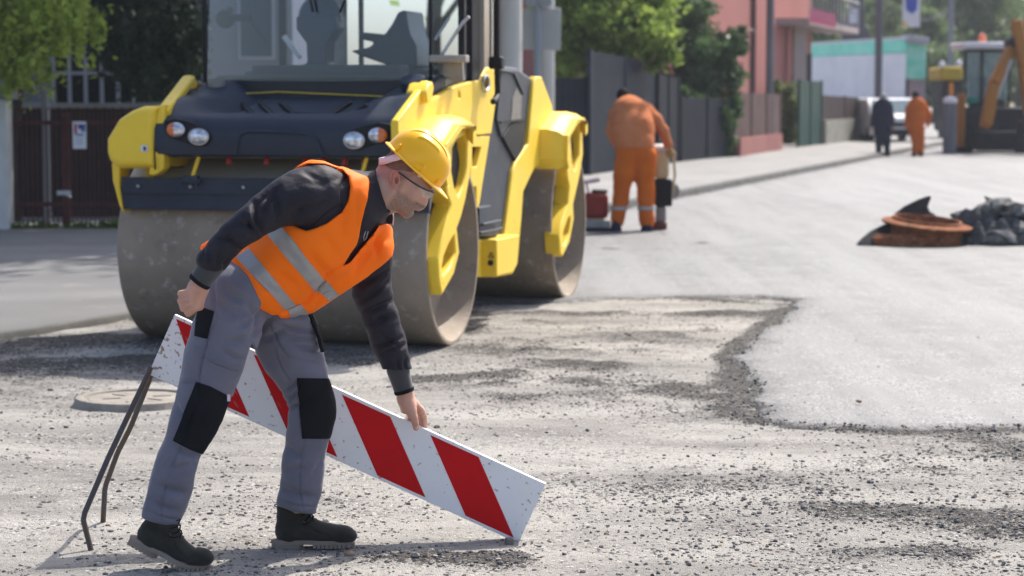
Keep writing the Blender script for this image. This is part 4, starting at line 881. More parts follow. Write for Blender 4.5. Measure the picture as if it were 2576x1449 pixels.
# ---------------- trousers
tr = Vox((-1.38, 7.46, 0.12), (-0.50, 8.28, 1.12), 0.0052)
tr.cone(A(612, 722, 7.90), A(700, 762, 7.93), R_(80), R_(78), 0.04, SIDE, 1.15)
tr.cone(A(590, 712, 7.86), A(640, 700, 7.88), R_(62), R_(70), 0.03, SIDE, 1.2)
chainc(tr, [(600, 745, 7.80, 84), (572, 825, 7.775, 82), (543, 905, 7.755, 78), (520, 968, 7.735, 66), (494, 1052, 7.72, 61), (474, 1100, 7.715, 56), (448, 1165, 7.70, 55.5), (428, 1225, 7.69, 55), (412, 1268, 7.68, 50), (404, 1300, 7.675, 48)], 0.035)
chainc(tr, [(702, 775, 7.99, 84), (722, 840, 8.0, 84), (744, 915, 8.01, 74), (768, 975, 8.01, 62), (783, 1035, 8.0, 58), (774, 1095, 8.01, 53), (763, 1165, 8.02, 54), (756, 1220, 8.03, 53), (747, 1268, 8.03, 49), (744, 1290, 8.03, 49)], 0.035)
# hems
near_n = (Vector(A(405, 1316, 7.675)) - Vector(A(435, 1230, 7.675))).normalized()
TRP = [(400, 640), (562, 640), (640, 700), (745, 760), (775, 790), (792, 822), (812, 885), (826, 948), (843, 1002), (844, 1052), (828, 1098), (822, 1140), (815, 1200), (806, 1258), (794, 1293), (770, 1292), (740, 1287), (692, 1270), (700, 1222), (708, 1165), (716, 1095), (726, 1030), (709, 985), (674, 940), (645, 885), (632, 862),
       (608, 938), (582, 1000), (556, 1058), (541, 1090), (508, 1142), (494, 1193), (482, 1246), (452, 1329), (420, 1322), (380, 1312), (352, 1301), (364, 1256), (390, 1162), (417, 1089), (433, 1011), (444, 974), (458, 864), (469, 812), (490, 800), (505, 760), (520, 715), (535, 680)]
tr.poly(TRP, 7.85, k=0.010)
cre_t = [(633, 845, 690, 800, 6, 6), (640, 830, 668, 770, 9, 6), (655, 800, 620, 770, 8, 4), (560, 720, 620, 760, 12, 4), (540, 745, 600, 800, 12, 4), (590, 780, 650, 790, 9, 4), (600, 820, 640, 800, 8, 4), (575, 860, 620, 850, 9, 4), (560, 880, 610, 905, 8, 4), (540, 700, 545, 800, 6, 2.5),
         (545, 800, 500, 1010, 2.5, 2.0), (500, 1010, 470, 1100, 2.5, 2.0), (468, 1105, 425, 1200, 2.5, 2.0), (425, 1200, 405, 1310, 2.5, 2.0), (502, 890, 600, 935, 2.5, 2.0), (495, 960, 455, 965, 6, 3), (440, 1120, 500, 1150, 9, 5), (430, 1180, 480, 1165, 9, 4), (400, 1220, 470, 1240, 11, 5), (385, 1262, 440, 1285, 9, 4), (372, 1285, 460, 1308, 2.2, 2),
         (690, 800, 780, 790, 7, 5), (690, 815, 800, 835, 7, 5), (700, 845, 800, 850, 8, 5), (720, 862, 808, 880, 7, 4), (660, 850, 720, 830, 8, 4), (690, 880, 730, 960, 3, 2.5), (735, 900, 820, 905, 2.5, 2), (672, 800, 725, 900, 3, 2.5), (640, 870, 700, 950, 12, -3), (715, 985, 745, 960, 6, 5), (722, 1010, 748, 985, 6, 6), (726, 1026, 755, 1015, 5, 6),
         (757, 955, 765, 1110, 2.5, 2), (765, 1110, 762, 1285, 2.5, 2), (716, 1120, 760, 1150, 9, 4), (712, 1190, 770, 1170, 10, 4), (705, 1230, 790, 1250, 10, 5), (780, 1200, 810, 1160, 9, 3), (698, 1258, 800, 1275, 2.2, 2), (440, 1010, 470, 1060, 8, 3)]
AT = (0.0026, (17, 15, 16), 5)
T = voxobj('trousers', tr, m_trou, P1, cre_t, amp=AT[0], freq=AT[1], seed=AT[2])
def patch(P, name, mat, off=0.0035, Ymax=8.3, extra=(), par=T): return shellband(tr, P, 7.85, Ymax, off, name, mat, par, list(cre_t) + list(extra), *AT)
pcre = [(470, 1045, 540, 1070, 8, 4), (460, 1080, 530, 1100, 8, 4), (490, 1010, 560, 1030, 9, 3)]
patch([(494, 961), (530, 972), (572, 995), (578, 1005), (562, 1050), (548, 1075), (545, 1100), (525, 1115), (509, 1142), (480, 1130), (436, 1108), (450, 1075), (470, 1020)], 'knee_pad', m_pad, .004, 7.9)
patch([(747, 951), (825, 952), (836, 980), (846, 1006), (846, 1050), (836, 1085), (828, 1103), (760, 1103), (758, 1060), (752, 1000)], 'knee_pad', m_pad, .004)
patch([(501, 770), (539, 784), (522, 853), (490, 845), (494, 800)], 'pocket_panel', m_pad, .003, 7.86)
patch([(489, 846), (522, 854), (518, 875), (487, 868)], 'pocket_flap', m_trou, .003, 7.86)
patch([(508, 892), (601, 927), (585, 998), (495, 958)], 'pocket_flap', m_trou, .0022, 7.9)
for a, b in (((574, 992), (577, 1010)), ((820, 952), (822, 965))):
    yy = 7.66 if a[0] < 600 else 7.97; mb = MB(); mb.box((Vector(A(*a, yy)) + Vector(A(*b, yy))) / 2, (.011, .004, .024)); mb.build('pad_tab', m_band, T, world=True)
mb = MB()
for Pn in ([(775, 792, 7.95), (790, 815, 7.93), (803, 850, 7.93), (812, 885, 7.93)], [(782, 792, 7.96), (797, 822, 7.95)]):
    Q = [Vector(A(*p)) for p in Pn]
    for a, b in zip(Q, Q[1:]): mb.bar(a, b, .014, .03, (0, 1, 0))
mb.build('fly_strap', m_pad, T, world=True, bevel=.002)
# ---------------- boots: built flat in their own frame, then placed (x toe-ward, y sideways, z up)
def boot(O, pitch, bend, name='boot'):
    v = Vox((-.05, -.07, .0), (.33, .07, .23), .0036)
    v.ell((.045, 0, .055), (.045, .036, .05), None, .02); v.cone((.05, 0, .06), (.055, 0, .145), .042, .045, .02, (0, 1, 0), .86)
    v.cone((.055, 0, .12), (.058, 0, .20), .047, .048, .015, (0, 1, 0), .86); v.cone((.07, 0, .05), (.16, 0, .045), .040, .036, .025, (0, 1, 0), .95)
    v.cone((.09, 0, .11), (.17, 0, .055), .028, .028, .03, (0, 1, 0), 1.1); v.ell((.215, 0, .042), (.075, .047, .040), None, .03); v.ell((.255, 0, .038), (.045, .042, .034), None, .02)
    g = np.meshgrid(*v.ax, indexing='ij', sparse=True); v.D = np.maximum(v.D, .020 - g[2]); v.D = np.maximum(v.D, g[2] - .165 - (g[0] < -9)); v.cone((.054, 0, .135), (.056, 0, .24), .036, .038, .0, (0, 1, 0), .8, op='sub')
    def bendf(V):
        V = V.copy(); x0 = .205; m = V[:, 0] > x0; a = np.clip((V[:, 0] - x0) / .03, 0, 1) * bend
        dx, dz = V[:, 0] - x0, V[:, 2]; V[:, 0] = np.where(m, x0 + dx * np.cos(a) - (dz) * np.sin(a) * .6, V[:, 0]); V[:, 2] = np.where(m, dz * np.cos(a * .5) + dx * np.sin(a), V[:, 2]); return V
    R = Matrix.Rotation(pitch, 3, 'Y'); Rn = np.array(R); O = Vector(O)
    tf = lambda V: bendf(np.asarray(V, float)) @ Rn.T + np.array(O)
    V, F = v.mesh()
    # stitched seams pressed into the leather
    for (x1, z1, x2, z2) in ((.0, .105, .10, .105), (.10, .105, .15, .062), (.15, .062, .20, .05), (.055, .055, .15, .048)):
        t = np.clip(((V[:, 0] - x1) * (x2 - x1) + (V[:, 2] - z1) * (z2 - z1)) / ((x2 - x1) ** 2 + (z2 - z1) ** 2), 0, 1); r = np.hypot(V[:, 0] - x1 - (x2 - x1) * t, V[:, 2] - z1 - (z2 - z1) * t)
        V[:, 1] -= np.sign(V[:, 1]) * .0016 * np.exp(-(r / .0028) ** 2)
    V = V + vnormals(V, F) * (0.0012 * np.sin(V[:, 0] * 90 + V[:, 2] * 60) * np.sin(V[:, 2] * 130))[:, None]
    b = npmesh(name, tf(V), F, m_boot, P1, True, True)
    # sole with welt, heel block and cleats
    out = []
    for i in range(48):
        t = 6.2832 * i / 48; x = .137 + .152 * math.cos(t); wx = .038 + .012 * sstep(np.array(x), .10, .20) - .004 * math.exp(-((x - .11) / .03) ** 2); out.append((x, float(wx) * math.copysign(abs(math.sin(t)) ** .62, math.sin(t))))
    mb = MB(); mb.loft([[(x, y, z) for x, y in [((a - .137) * s + .137, b_ * s) for a, b_ in out]] for z, s in ((.012, 1.0), (.024, 1.02), (.0275, 1.005))])
    hl = [(min(x, .102), y * 1.0) for x, y in out]; mb.loft([[(x, y, z) for x, y in hl] for z in (-.004, .013)])
    for k in range(20):
        x = -.006 + k * .0155
        if .10 < x < .145: continue
        wx = .038 + .012 * float(sstep(np.array(x), .10, .20)); wx *= max(.25, math.sqrt(max(0.02, 1 - ((x - .137) / .156) ** 4)))
        zb = -.008 if x < .102 else -.001
        for sgn in (-1, 1): mb.box((x, sgn * wx * .66, (zb + .012) / 2), (.0125, wx * .68, .012 - zb))
    mb.v = [tuple(p) for p in tf(mb.v)]; mb.build('sole', m_sole, b, world=True, smooth=30)
    # laces and eyelets on both flanks
    eye = [(.098, .142), (.108, .125), (.120, .108), (.135, .092), (.150, .078)]
    mb = MB(); ey = MB()
    for i, (x, z) in enumerate(eye):
        w = .030 - .001 * i
        for sg in (-1, 1):
            ey.v += []; ey.tube([(x - .012 + .0045 * math.cos(t), sg * (w + .0035), z - .012 + .0045 * math.sin(t)) for t in [k * .785 for k in range(8)]], .0014, 5, True)
        x2, z2 = eye[min(i + 1, 4)]
        pts = [(x - .010, -w - .004, z - .010), (x + .008, -w * .75, z + .006), (x + .017, 0, z + .012), (x2 + .010, w * .75, z2 + .006), (x2 - .008, w + .004, z2 - .008)]
        mb.tube(pts, .0021, 6); mb.tube([(p[0], -p[1], p[2]) for p in pts], .0021, 6)
    mb.tube([(.125 + .02 * math.cos(t), -.02 + .028 * math.sin(t), .118 - .03 * abs(math.sin(t / 2))) for t in [k * .5 for k in range(13)]], .002, 6)
    mb.v = [tuple(p) for p in tf(mb.v)]; ey.v = [tuple(p) for p in tf(ey.v)]; mb.build('laces', m_trim, b, world=True); ey.build('eyelets', M('brass', (.35, .26, .12), rough=.4, metal=.8), b, world=True)
    lp = MB(); lp.tube([(.010 - .013 * math.sin(t), 0, .150 + .014 * t / 3.14 - .004) for t in [k * .39 for k in range(9)]], .0022, 6); lp.v = [tuple(p) for p in tf(lp.v)]; lp.build('pull_loop', m_trim, b, world=True)
    return b
o1 = A(318, 1366, 7.66); boot(Vector(o1) + Vector((.02, 0, .0)), math.radians(27), math.radians(25))
o2 = gnd(681, 1387); boot(Vector((o2.x + .012, 8.045, .008)), math.radians(0), 0)
# ---------------- head, neck and hands: one skin surface
YH = 7.93; HA = math.radians(32); sH = mpp(YH)
Fh, Uh = Vector((math.cos(HA), 0, -math.sin(HA))), Vector((math.sin(HA), 0, math.cos(HA))); EAR = Vector(A(1000, 451, YH))
def HL(f, u, s=0.0): return tuple(EAR + Fh * f * sH + Uh * u * sH + Vector((0, -1, 0)) * s * sH)   # head-local, traced units
RH = [tuple(Fh), (0, -1, 0), tuple(Uh)]
hv = Vox((A(930, 0, YH)[0], 7.72, A(0, 570, YH)[2]), (A(1110, 0, YH)[0], 8.14, A(0, 318, YH)[2]), 0.0026)
s_ = sH
hv.ell(HL(6, 32), (70 * s_, 52 * s_, 56 * s_), RH, .02)
hv.ell(HL(44, -6), (36 * s_, 40 * s_, 56 * s_), RH, .03)
hv.ell(HL(56, 22), (25 * s_, 42 * s_, 22 * s_), RH, .03)          # brow
hv.ell(HL(48, -38), (24 * s_, 30 * s_, 24 * s_), RH, .03)
for sg in (-1, 1):
    hv.cone(HL(10, -34, 36 * sg), HL(62, -57, 10 * sg), 11 * s_, 10 * s_, .025)      # jaw
    hv.cone(HL(5, -6, 44 * sg), HL(10, -34, 37 * sg), 9 * s_, 11 * s_, .025)
    hv.ell(HL(58, -6, 30 * sg), (15 * s_, 12 * s_, 11 * s_), RH, .02)                # cheekbone
    hv.ell(HL(79, 12, 21 * sg), (10 * s_, 12 * s_, 9 * s_), RH, .012, 'sub')          # socket
    hv.ell(HL(71, 11, 20 * sg), (10.5 * s_, 10.5 * s_, 10 * s_), RH, .004)            # lid over the eye
    hv.cone(HL(80, 22, 10 * sg), HL(73, 23, 34 * sg), 5 * s_, 5 * s_, .012)          # brow ridge
hv.ell(HL(66, -59), (13 * s_, 16 * s_, 11 * s_), RH, .015)        # chin
hv.cone(HL(77, 14), HL(84.5, -10), 4.8 * s_, 5.6 * s_, .010)         # nose bridge
hv.ell(HL(86.5, -15), (7.2 * s_, 8.0 * s_, 6.2 * s_), RH, .006)
for sg in (-1, 1):
    hv.ell(HL(79, -17, 8.5 * sg), (7.2 * s_, 5.2 * s_, 4.8 * s_), RH, .004)
    hv.ell(HL(83, -21.5, 5.5 * sg), (3.6 * s_, 2.6 * s_, 2.2 * s_), RH, .003, 'sub')
hv.ell(HL(66, -29), (10.5 * s_, 19 * s_, 9 * s_), RH, .010)       # muzzle
hv.ell(HL(73.5, -30), (5.8 * s_, 13 * s_, 3.2 * s_), RH, .004)    # upper lip
hv.ell(HL(71.5, -38), (6.2 * s_, 12 * s_, 3.8 * s_), RH, .004)  # lower lip
hv.cone(HL(80, -33.8, 0), HL(66, -35.2, 17), 1.7 * s_, 1.5 * s_, .002, op='sub'); hv.cone(HL(80, -33.8, 0), HL(66, -35.2, -17), 1.7 * s_, 1.5 * s_, .002, op='sub')
hv.ell(HL(77, -45.5), (6 * s_, 10 * s_, 3.2 * s_), RH, .008, 'sub')
for a, b in (((-38, -8), (-34, -60)), ((-20, -30), (-14, -70))): pass
hv.cone(A(985, 462, YH), A(930, 505, 7.91), 46 * s_, 50 * s_, .03, SIDE, .95)
hv.cone(A(1000, 500, YH), A(955, 515, YH), 26 * s_, 32 * s_, .03)
hv.cone(A(982, 418, YH), A(974, 450, YH), 25 * s_, 30 * s_, .02)
for sg in (-1, 1):                                                # ears, standing nearly upright
    e_ = lambda du, dv, s: (EAR + Vector((du * sH, -s * sg * sH, -dv * sH)))
    RE = [(1, 0, 0), (0, -1, 0), (0, 0, 1)]
    hv.ell(tuple(e_(-3, -2, 51)), (12.5 * s_, 6.5 * s_, 23 * s_), RE, .004)
    hv.ell(tuple(e_(-1, -3, 60)), (9.2 * s_, 6.0 * s_, 17 * s_), RE, .002, 'sub')
    hv.ell(tuple(e_(1, 1, 54)), (5.5 * s_, 7 * s_, 7.5 * s_), RE, .002, 'sub')
    ring = [tuple(e_(-3 + 11.5 * math.cos(t), -3 - 20.5 * math.sin(t), 57 - 1.5 * math.cos(t))) for t in [(-.5 + k * .32) for k in range(13)]]
    for a, b in zip(ring, ring[1:]): hv.cone(a, b, 2.5 * s_, 2.5 * s_, .002)
    hv.cone(tuple(e_(-5, -12, 56)), tuple(e_(-6, 6, 56)), 2.0 * s_, 1.8 * s_, .003)
    hv.ell(tuple(e_(6.5, 3, 55)), (2.8 * s_, 3 * s_, 4.5 * s_), RE, .003)
    hv.ell(tuple(e_(-2, 17, 55)), (5.5 * s_, 3.2 * s_, 6 * s_), RE, .004)
def relax(V, F, n=1, a=.5):
    for _ in range(n):
        A_ = np.zeros_like(V); c = np.zeros(len(V))
        for i in range(4):
            j = (i + 1) % 4; np.add.at(A_, F[:, i], V[F[:, j]]); np.add.at(A_, F[:, j], V[F[:, i]]); np.add.at(c, F[:, i], 1); np.add.at(c, F[:, j], 1)
        V = (1 - a) * V + a * A_ / np.maximum(c, 1)[:, None]
    return V
Vh, Fh_ = hv.mesh(); Vh = relax(Vh, Fh_, 1)
# hands
def hand(vx, seq, k=0.006):
    for s in seq:
        for a, b in zip(s, s[1:]): vx.cone(A(*a[:3]), A(*b[:3]), R_(a[3], a[2]), R_(b[3], b[2]), k)
    return vx
n1 = Vox((A(425, 0, 7.5)[0], 7.50, A(0, 810, 7.6)[2]), (A(535, 0, 7.6)[0], 7.74, A(0, 690, 7.6)[2]), 0.0023)
hand(n1, [[(512, 700, 7.59, 24), (499, 722, 7.595, 24)]], .02)
hand(n1, [[(499, 722, 7.595, 21), (474, 742, 7.60, 14)], [(499, 724, 7.595, 20), (480, 757, 7.597, 14)], [(500, 726, 7.595, 20), (492, 768, 7.60, 14)], [(504, 730, 7.60, 16), (500, 768, 7.61, 12)]], .016)
fing = [[(470, 737, 7.592, 9.6), (455, 739, 7.60, 8.6), (455, 744, 7.628, 8), (468, 742, 7.640, 7.5)],
        [(474, 751, 7.588, 10), (455, 757, 7.597, 9), (456, 762, 7.630, 8.5), (470, 758, 7.645, 8)],
        [(480, 764, 7.588, 10), (461, 772, 7.597, 9.2), (462, 777, 7.632, 8.5), (476, 772, 7.648, 8)],
        [(490, 774, 7.592, 10), (472, 785, 7.602, 8.8), (474, 789, 7.632, 8.2), (487, 781, 7.648, 7.8)]]
fing.append([(505, 745, 7.615, 11), (503, 772, 7.635, 9), (487, 778, 7.655, 8)])
hand(n1, fing, .0035)
for i in range(3):
    a, b = fing[i], fing[i + 1]; n1.cone(A((a[0][0] + b[0][0]) / 2 - 3, (a[0][1] + b[0][1]) / 2, 7.58), A((a[1][0] + b[1][0]) / 2 - 6, (a[1][1] + b[1][1]) / 2 + .5, 7.58), .0018, .0025, .003, op='sub')
V1h, F1h = n1.mesh(); V1h = relax(V1h, F1h, 1)
n2 = Vox((A(985, 0, 8.2)[0], 8.02, A(0, 1110, 8.1)[2]), (A(1092, 0, 8.2)[0], 8.34, A(0, 965, 8.1)[2]), 0.0023)
hand(n2, [[(1019, 975, 8.145, 20), (1021, 1000, 8.15, 18.5)]], .02)
hand(n2, [[(1021, 1000, 8.15, 18), (1028, 1022, 8.145, 18), (1035, 1034, 8.14, 13)], [(1022, 1000, 8.16, 17), (1056, 1030, 8.19, 10)], [(1020, 1000, 8.165, 16), (1046, 1034, 8.20, 10)], [(1016, 1000, 8.17, 14), (1034, 1034, 8.21, 10)], [(1012, 1000, 8.16, 12), (1020, 1032, 8.20, 10)], [(1014, 1008, 8.15, 11), (1018, 1030, 8.17, 11)]], .014)
hand(n2, [[(1036, 1032, 8.135, 11.5), (1042, 1050, 8.132, 9), (1044, 1062, 8.135, 8.8), (1047, 1076, 8.145, 8.2)],
          [(1057, 1028, 8.195, 9.5), (1066, 1048, 8.225, 8.2), (1068, 1066, 8.235, 7.8), (1066, 1084, 8.235, 7.2)],
          [(1046, 1032, 8.205, 9.5), (1056, 1050, 8.235, 8.2), (1058, 1070, 8.24, 7.8), (1056, 1090, 8.24, 7.2)],
          [(1034, 1030, 8.21, 9), (1044, 1048, 8.238, 8), (1046, 1068, 8.242, 7.6), (1044, 1086, 8.242, 7)],
          [(1022, 1026, 8.21, 8.5), (1030, 1042, 8.235, 7.2), (1032, 1058, 8.24, 6.8), (1031, 1072, 8.24, 6.4)]], .004)
V2h, F2h = n2.mesh(); V2h = relax(V2h, F2h, 1)
# the rest of the body, under the clothes, coarser
bv = Vox((-1.36, 7.5, 0.08), (-0.26, 8.3, 1.48), 0.011)
for ch in ([(632, 728, 7.92, 50), (790, 592, 7.93, 70), (890, 515, 7.92, 46), (950, 490, 7.92, 42)], [(794, 488, 7.76, 34), (630, 562, 7.60, 20), (545, 645, 7.59, 20), (512, 700, 7.59, 20)], [(925, 590, 8.03, 36), (940, 740, 8.10, 24), (1000, 920, 8.14, 20), (1019, 975, 8.145, 17)],
           [(600, 745, 7.8, 66), (494, 1060, 7.72, 30), (408, 1290, 7.675, 30), (390, 1345, 7.67, 26)], [(702, 775, 7.99, 66), (775, 1040, 8.0, 28), (750, 1262, 8.03, 24), (729, 1330, 8.045, 12)]): chainc(bv, ch, .02)
Vb, Fb = bv.mesh()
offs = np.cumsum([0, len(Vh), len(V1h), len(V2h)])
Vall = np.concatenate([Vh, V1h, V2h, Vb]); Fall = np.concatenate([Fh_, F1h + offs[1], F2h + offs[2], Fb + offs[3]])
body = npmesh('body', Vall, Fall, m_skin, P1, True, True)
# stubble, ruddy ears and scalp, lips
q = (Vall - np.array(EAR)) / sH; ff = q @ np.array(Fh); uu = q @ np.array(Uh); ss = -q[:, 1]
ish = np.arange(len(Vall)) < offs[1]
jaw = sstep(-uu - 14 - 0.0 * ff, 0, 14) * sstep(ff, 8, 22) * (1 - sstep(-uu, 66, 78) * 0.3) * (1 - .8 * np.exp(-((ff - 52) / 14) ** 2 - ((uu + 16) / 8) ** 2))
side = np.exp(-((ff - 16) / 7) ** 2) * sstep(uu, -30, -16) * (1 - sstep(uu, 6, 18))
must = np.exp(-((uu + 23.5) / 3.4) ** 2) * sstep(ff, 66, 72)
lip = np.exp(-((uu + 33.4) / 5.0) ** 2) * sstep(ff, 72, 77) * (np.abs(ss) < 13)
spk = 0.70 + 0.42 * np.array([mnoise.noise(Vector(p) * 260) for p in (Vall * ish[:, None])])
earm_ = 0
eu_, ev_ = q[:, 0], -q[:, 2]; earm = np.exp(-((eu_ + 3) / 14) ** 4 - ((ev_ + 2) / 25) ** 4) * sstep(np.abs(ss), 48, 53)
scalp = sstep(uu - np.where(ff < -10, -26 + .1 * (ff + 60), -26 + (ff + 10) * 1.15), 0, 16) * (ff < 40)
attr(body, 'stub', np.clip((scalp * .38 * (1 - earm) + jaw * .82 + side * .45 + must * .6) * spk, 0, .85) * ish * (1 - np.clip(lip, 0, 1)))
attr(body, 'ruddy', np.clip(earm * .9 + scalp * .45 + .45 * np.exp(-((ff - 90) / 12) ** 2 - ((uu + 12) / 12) ** 2) + sstep(uu, 8, 30) * sstep(-ff, -6, 20) * .4, 0, 1) * ish + (~ish) * .22)
attr(body, 'lips', np.clip(lip, 0, 1) * .6 * ish)
# thumb nail
mb = MB(); c = Vector(A(1048.5, 1077, 8.130)); mb.sphere(c, (.0055, .0022, .0075), 12, 8); mb.build('thumb_nail', M('nail', (.66, .42, .34), rough=.3), body, world=True)
# hair: close-cropped cap that hugs the skull
gv = Vox(hv.lo, [a[-1] for a in hv.ax], 0.0026)
gv.ell(HL(5, 33), (71.5 * s_, 53.5 * s_, 57.5 * s_), RH, .01)
Vg, Fg = gv.mesh(); Vg = relax(Vg, Fg, 1); q = (Vg - np.array(EAR)) / sH; f2 = q @ np.array(Fh); u2 = q @ np.array(Uh)
line = np.where(f2 < -10, 12 + 0.10 * (f2 + 60), np.where(f2 < 20, 24 + (f2 + 10) * .35, 34 + (f2 - 20) * .8))
kp = (u2 > line)[Fg].all(1); Fg = Fg[kp]; u, inv = np.unique(Fg, return_inverse=True); Vg = Vg[u]; Fg = inv.reshape(Fg.shape)
nn_ = np.array([mnoise.noise(Vector(p) * 420) for p in Vg]); Vg = Vg + (Vg - np.array(HL(5, 33))) * (nn_ * .006)[:, None]
npmesh('hair', Vg, Fg, m_hair, P1, True, True)
mb = MB()
for sg in (-1, 1): mb.tube([HL(82, 22, 10 * sg), HL(81.5, 25, 20 * sg), HL(76, 24, 32 * sg)], [.0022, .0030, .0015], 6)
mb.build('eyebrows', m_hair, P1, world=True)
# ---------------- hard hat
HT = math.radians(41.9); HO = Vector(A(1042, 415, YH)); Hf = Vector((math.cos(HT), 0, -math.sin(HT))); Hu = Vector((math.sin(HT), 0, math.cos(HT))); Hs = Vector((0, -1, 0))
def HP(a, h, s): return HO + (Hf * a + Hu * h + Hs * s) * sH
K, Mn = 220, 70; vs = []; e = 2.55
def shell(j, t, g=0.0):
    # j: 0 at the rim, 1 at the crown
    ph = j * math.pi / 2; c, s = abs(math.cos(ph)) ** (2 / e), abs(math.sin(ph)) ** (2 / e)
    ca, sa = math.cos(t), math.sin(t); ra = 84 * c; rs = 73 * c
    a = ra * ca + (2.0 if ca > 0 else 0) * c; s2 = rs * sa; h = 88 * s
    if ca > 0: h -= 5 * (ca * c) ** 2 * s
    a0 = a + 6; rib = 0
    for sc_, ln_ in ((0, 62), (30, 58), (-30, 58), (51, 34), (-51, 34)):
        if abs(a0) < ln_: rib = max(rib, 2.6 * math.exp(-((s2 - sc_ * (1 - .0015 * abs(a0))) / 3.4) ** 4) * (1 - (abs(a0) / ln_) ** 8))
    k = (rib if h > 40 else 0) * min(1, (h - 40) / 12 if h > 40 else 0)
    n = Vector((a / 84 ** 2, h / 88 ** 2, s2 / 73 ** 2)).normalized() if (a or h or s2) else Vector((0, 1, 0))
    return HP(a + n[0] * (k - g), h + n[1] * (k - g), s2 + n[2] * (k - g))
loops = []
for j in range(Mn + 1): loops.append([shell(min(.9999, j / Mn), 2 * math.pi * i / K) for i in range(K)])
mb = MB(); mb.loft(loops[:-1], cap=False); top = len(mb.v); mb.v.append(tuple(HP(0, 88, 0) + Hu * 3.2 * sH * 0)); b0 = (Mn - 1) * K
mb.f += [(b0 + k, b0 + (k + 1) % K, top) for k in range(K)]
inner = [[shell(min(.97, j / Mn), 2 * math.pi * i / K, 3.2) for i in range(K)] for j in range(0, Mn - 1, 2)]
mb.m = [0] * len(mb.f); mb.loft(inner, cap=False); mb.m = [0] * len(mb.f)
# brim: narrow all round, a peak in front, slightly turned down
def brim(t, w, dz):
    ca, sa = math.cos(t), math.sin(t); wf = max(0, ca); pk = 26 * wf ** 2.2; ww = 8 + pk
    a = (84 + 2 * (ca > 0) + ww * w) * ca; s = (73 + (8 + pk * .25) * w) * sa
    h = -4.0 * w - 2.5 * w * w * (.4 + wf) + dz; return HP(a, h, s)
BL = [[brim(2 * math.pi * i / K, w, dz) for i in range(K)] for w, dz in ((-.30, 1.5), (0, 1.6), (.3, 1.5), (.7, 1.3), (.93, 1.5), (1.0, .6), (1.0, -1.4), (.93, -2.2), (.6, -1.8), (0, -1.6), (-.30, -1.6))]
mb.loft(BL, cap=False); mb.m = [0] * len(mb.f)
# side lug, slot bumps
for a_, h_, s_1, ra_, rh_ in ((-58, 10, 1, 5, 10), (22, 13, 1, 6, 10), (70, 10, 1, 4.5, 7)):
    for sg in (-1, 1):
        sl_ = 73 * math.sqrt(max(.02, 1 - (abs(a_) / 86) ** 2.3)) ** .95
        mb.sphere(HP(a_, h_, sg * sl_), (ra_ * sH, rh_ * sH, 3.2 * sH), 14, 8, Matrix((Hf, Hu, Hs)).transposed())
for sg in (-1, 1): mb.box(HP(8, 7, sg * 73.0), (22 * sH, 12 * sH, 5 * sH), Matrix((Hf, Hu, Hs)).transposed())
mb.m = [0] * len(mb.f); hat = mb.build('hard_hat', m_hat, P1, world=True, smooth=55)
# headband strap at the back, with its rivet
mb = MB(); L = []; KP = [(-30, 8, 58, 10), (-40, -4, 57, 10), (-50, -20, 54, 9.5), (-59, -36, 48, 9.5), (-66, -46, 34, 9.5), (-70, -51, 14, 9.5), (-70.5, -52, 0, 9.5)]; KP = KP + [(a, h, -s_1, w) for a, h, s_1, w in KP[-2::-1]]
for a, h, s_1, w in KP: L.append((HP(a + w * .62, h + w * .35 - 0, s_1), HP(a - w * .05 + w * .75 * .0 - 0, h - w, s_1) if abs(s_1) < 50 else HP(a - w * .55, h - w * .9, s_1)))
L = [(HP(a - w * .60, h + w * .72, s_1), HP(a + w * .60, h - w * .72, s_1)) for a, h, s_1, w in KP]
vs = [p for a, b in L for p in (a, b)]; mb.add(vs, [(2 * i, 2 * i + 1, 2 * i + 3, 2 * i + 2) for i in range(len(L) - 1)])
st_ = mb.build('head_strap', m_band, hat, world=True); so = st_.modifiers.new('thick', 'SOLIDIFY'); so.thickness = .003; so.offset = 1
mb = MB(); mb.sphere(HP(-41, -6, 60), (.005, .003, .005), 12, 8); mb.sphere(HP(28, -8, 60), (.007, .004, .007), 14, 8); mb.build('rivets', m_band, hat, world=True)
# ---------------- safety glasses
mb = MB(); 
for sg in (1, -1):
    pts = [(1004, 431), (1012, 436), (1030, 449), (1052, 464), (1070, 474), (1082, 479)]
    off = [57, 57, 57, 54, 50, 44]; P = [Vector(A(u, v, YH)) + Vector((0, -o * sg * sH, 0)) for (u, v), o in zip(pts, off)]
    for a, b in zip(P, P[1:]): mb.bar(a, b, .0030, .0062, (Uh.x, 0, Uh.z))
mb.tube([Vector(A(1080, 477, YH)) + Vector((0, -44 * sH, 0)), Vector(A(1091, 484, YH)) + Vector((0, -26 * sH, 0)), Vector(A(1093, 485, YH)), Vector(A(1091, 484, YH)) + Vector((0, 26 * sH, 0)), Vector(A(1080, 477, YH)) + Vector((0, 44 * sH, 0))], .0034, 8)
gl = mb.build('safety_glasses', m_frame, P1, world=True, bevel=.0008)
rows = []
for (t, s) in ((0, 47), (.25, 42), (.5, 33), (.75, 20), (1, 5)):
    up_ = Vector(A(1056.6 + (1091 - 1056.6) * t, 470 + 14.5 * t, YH)); dn = Vector(A(1050 + 27 * t + 2 * math.sin(t * 3), 490 + 10 * t + 3 * math.sin(t * 3.1), YH))
    rows.append([(up_ + (dn - up_) * k / 6 + Fh * .0035 * math.sin(k / 6 * 3.14)) + Vector((0, -s * sH * (1 - .03 * k), 0)) for k in range(7)])
mb = MB()
for sg in (1, -1):
    vs = [Vector((p.x, YH + (p.y - YH) * sg, p.z)) for r in rows for p in r]; mb.add(vs, [(i * 7 + k, i * 7 + k + 1, (i + 1) * 7 + k + 1, (i + 1) * 7 + k) for i in range(4) for k in range(6)])
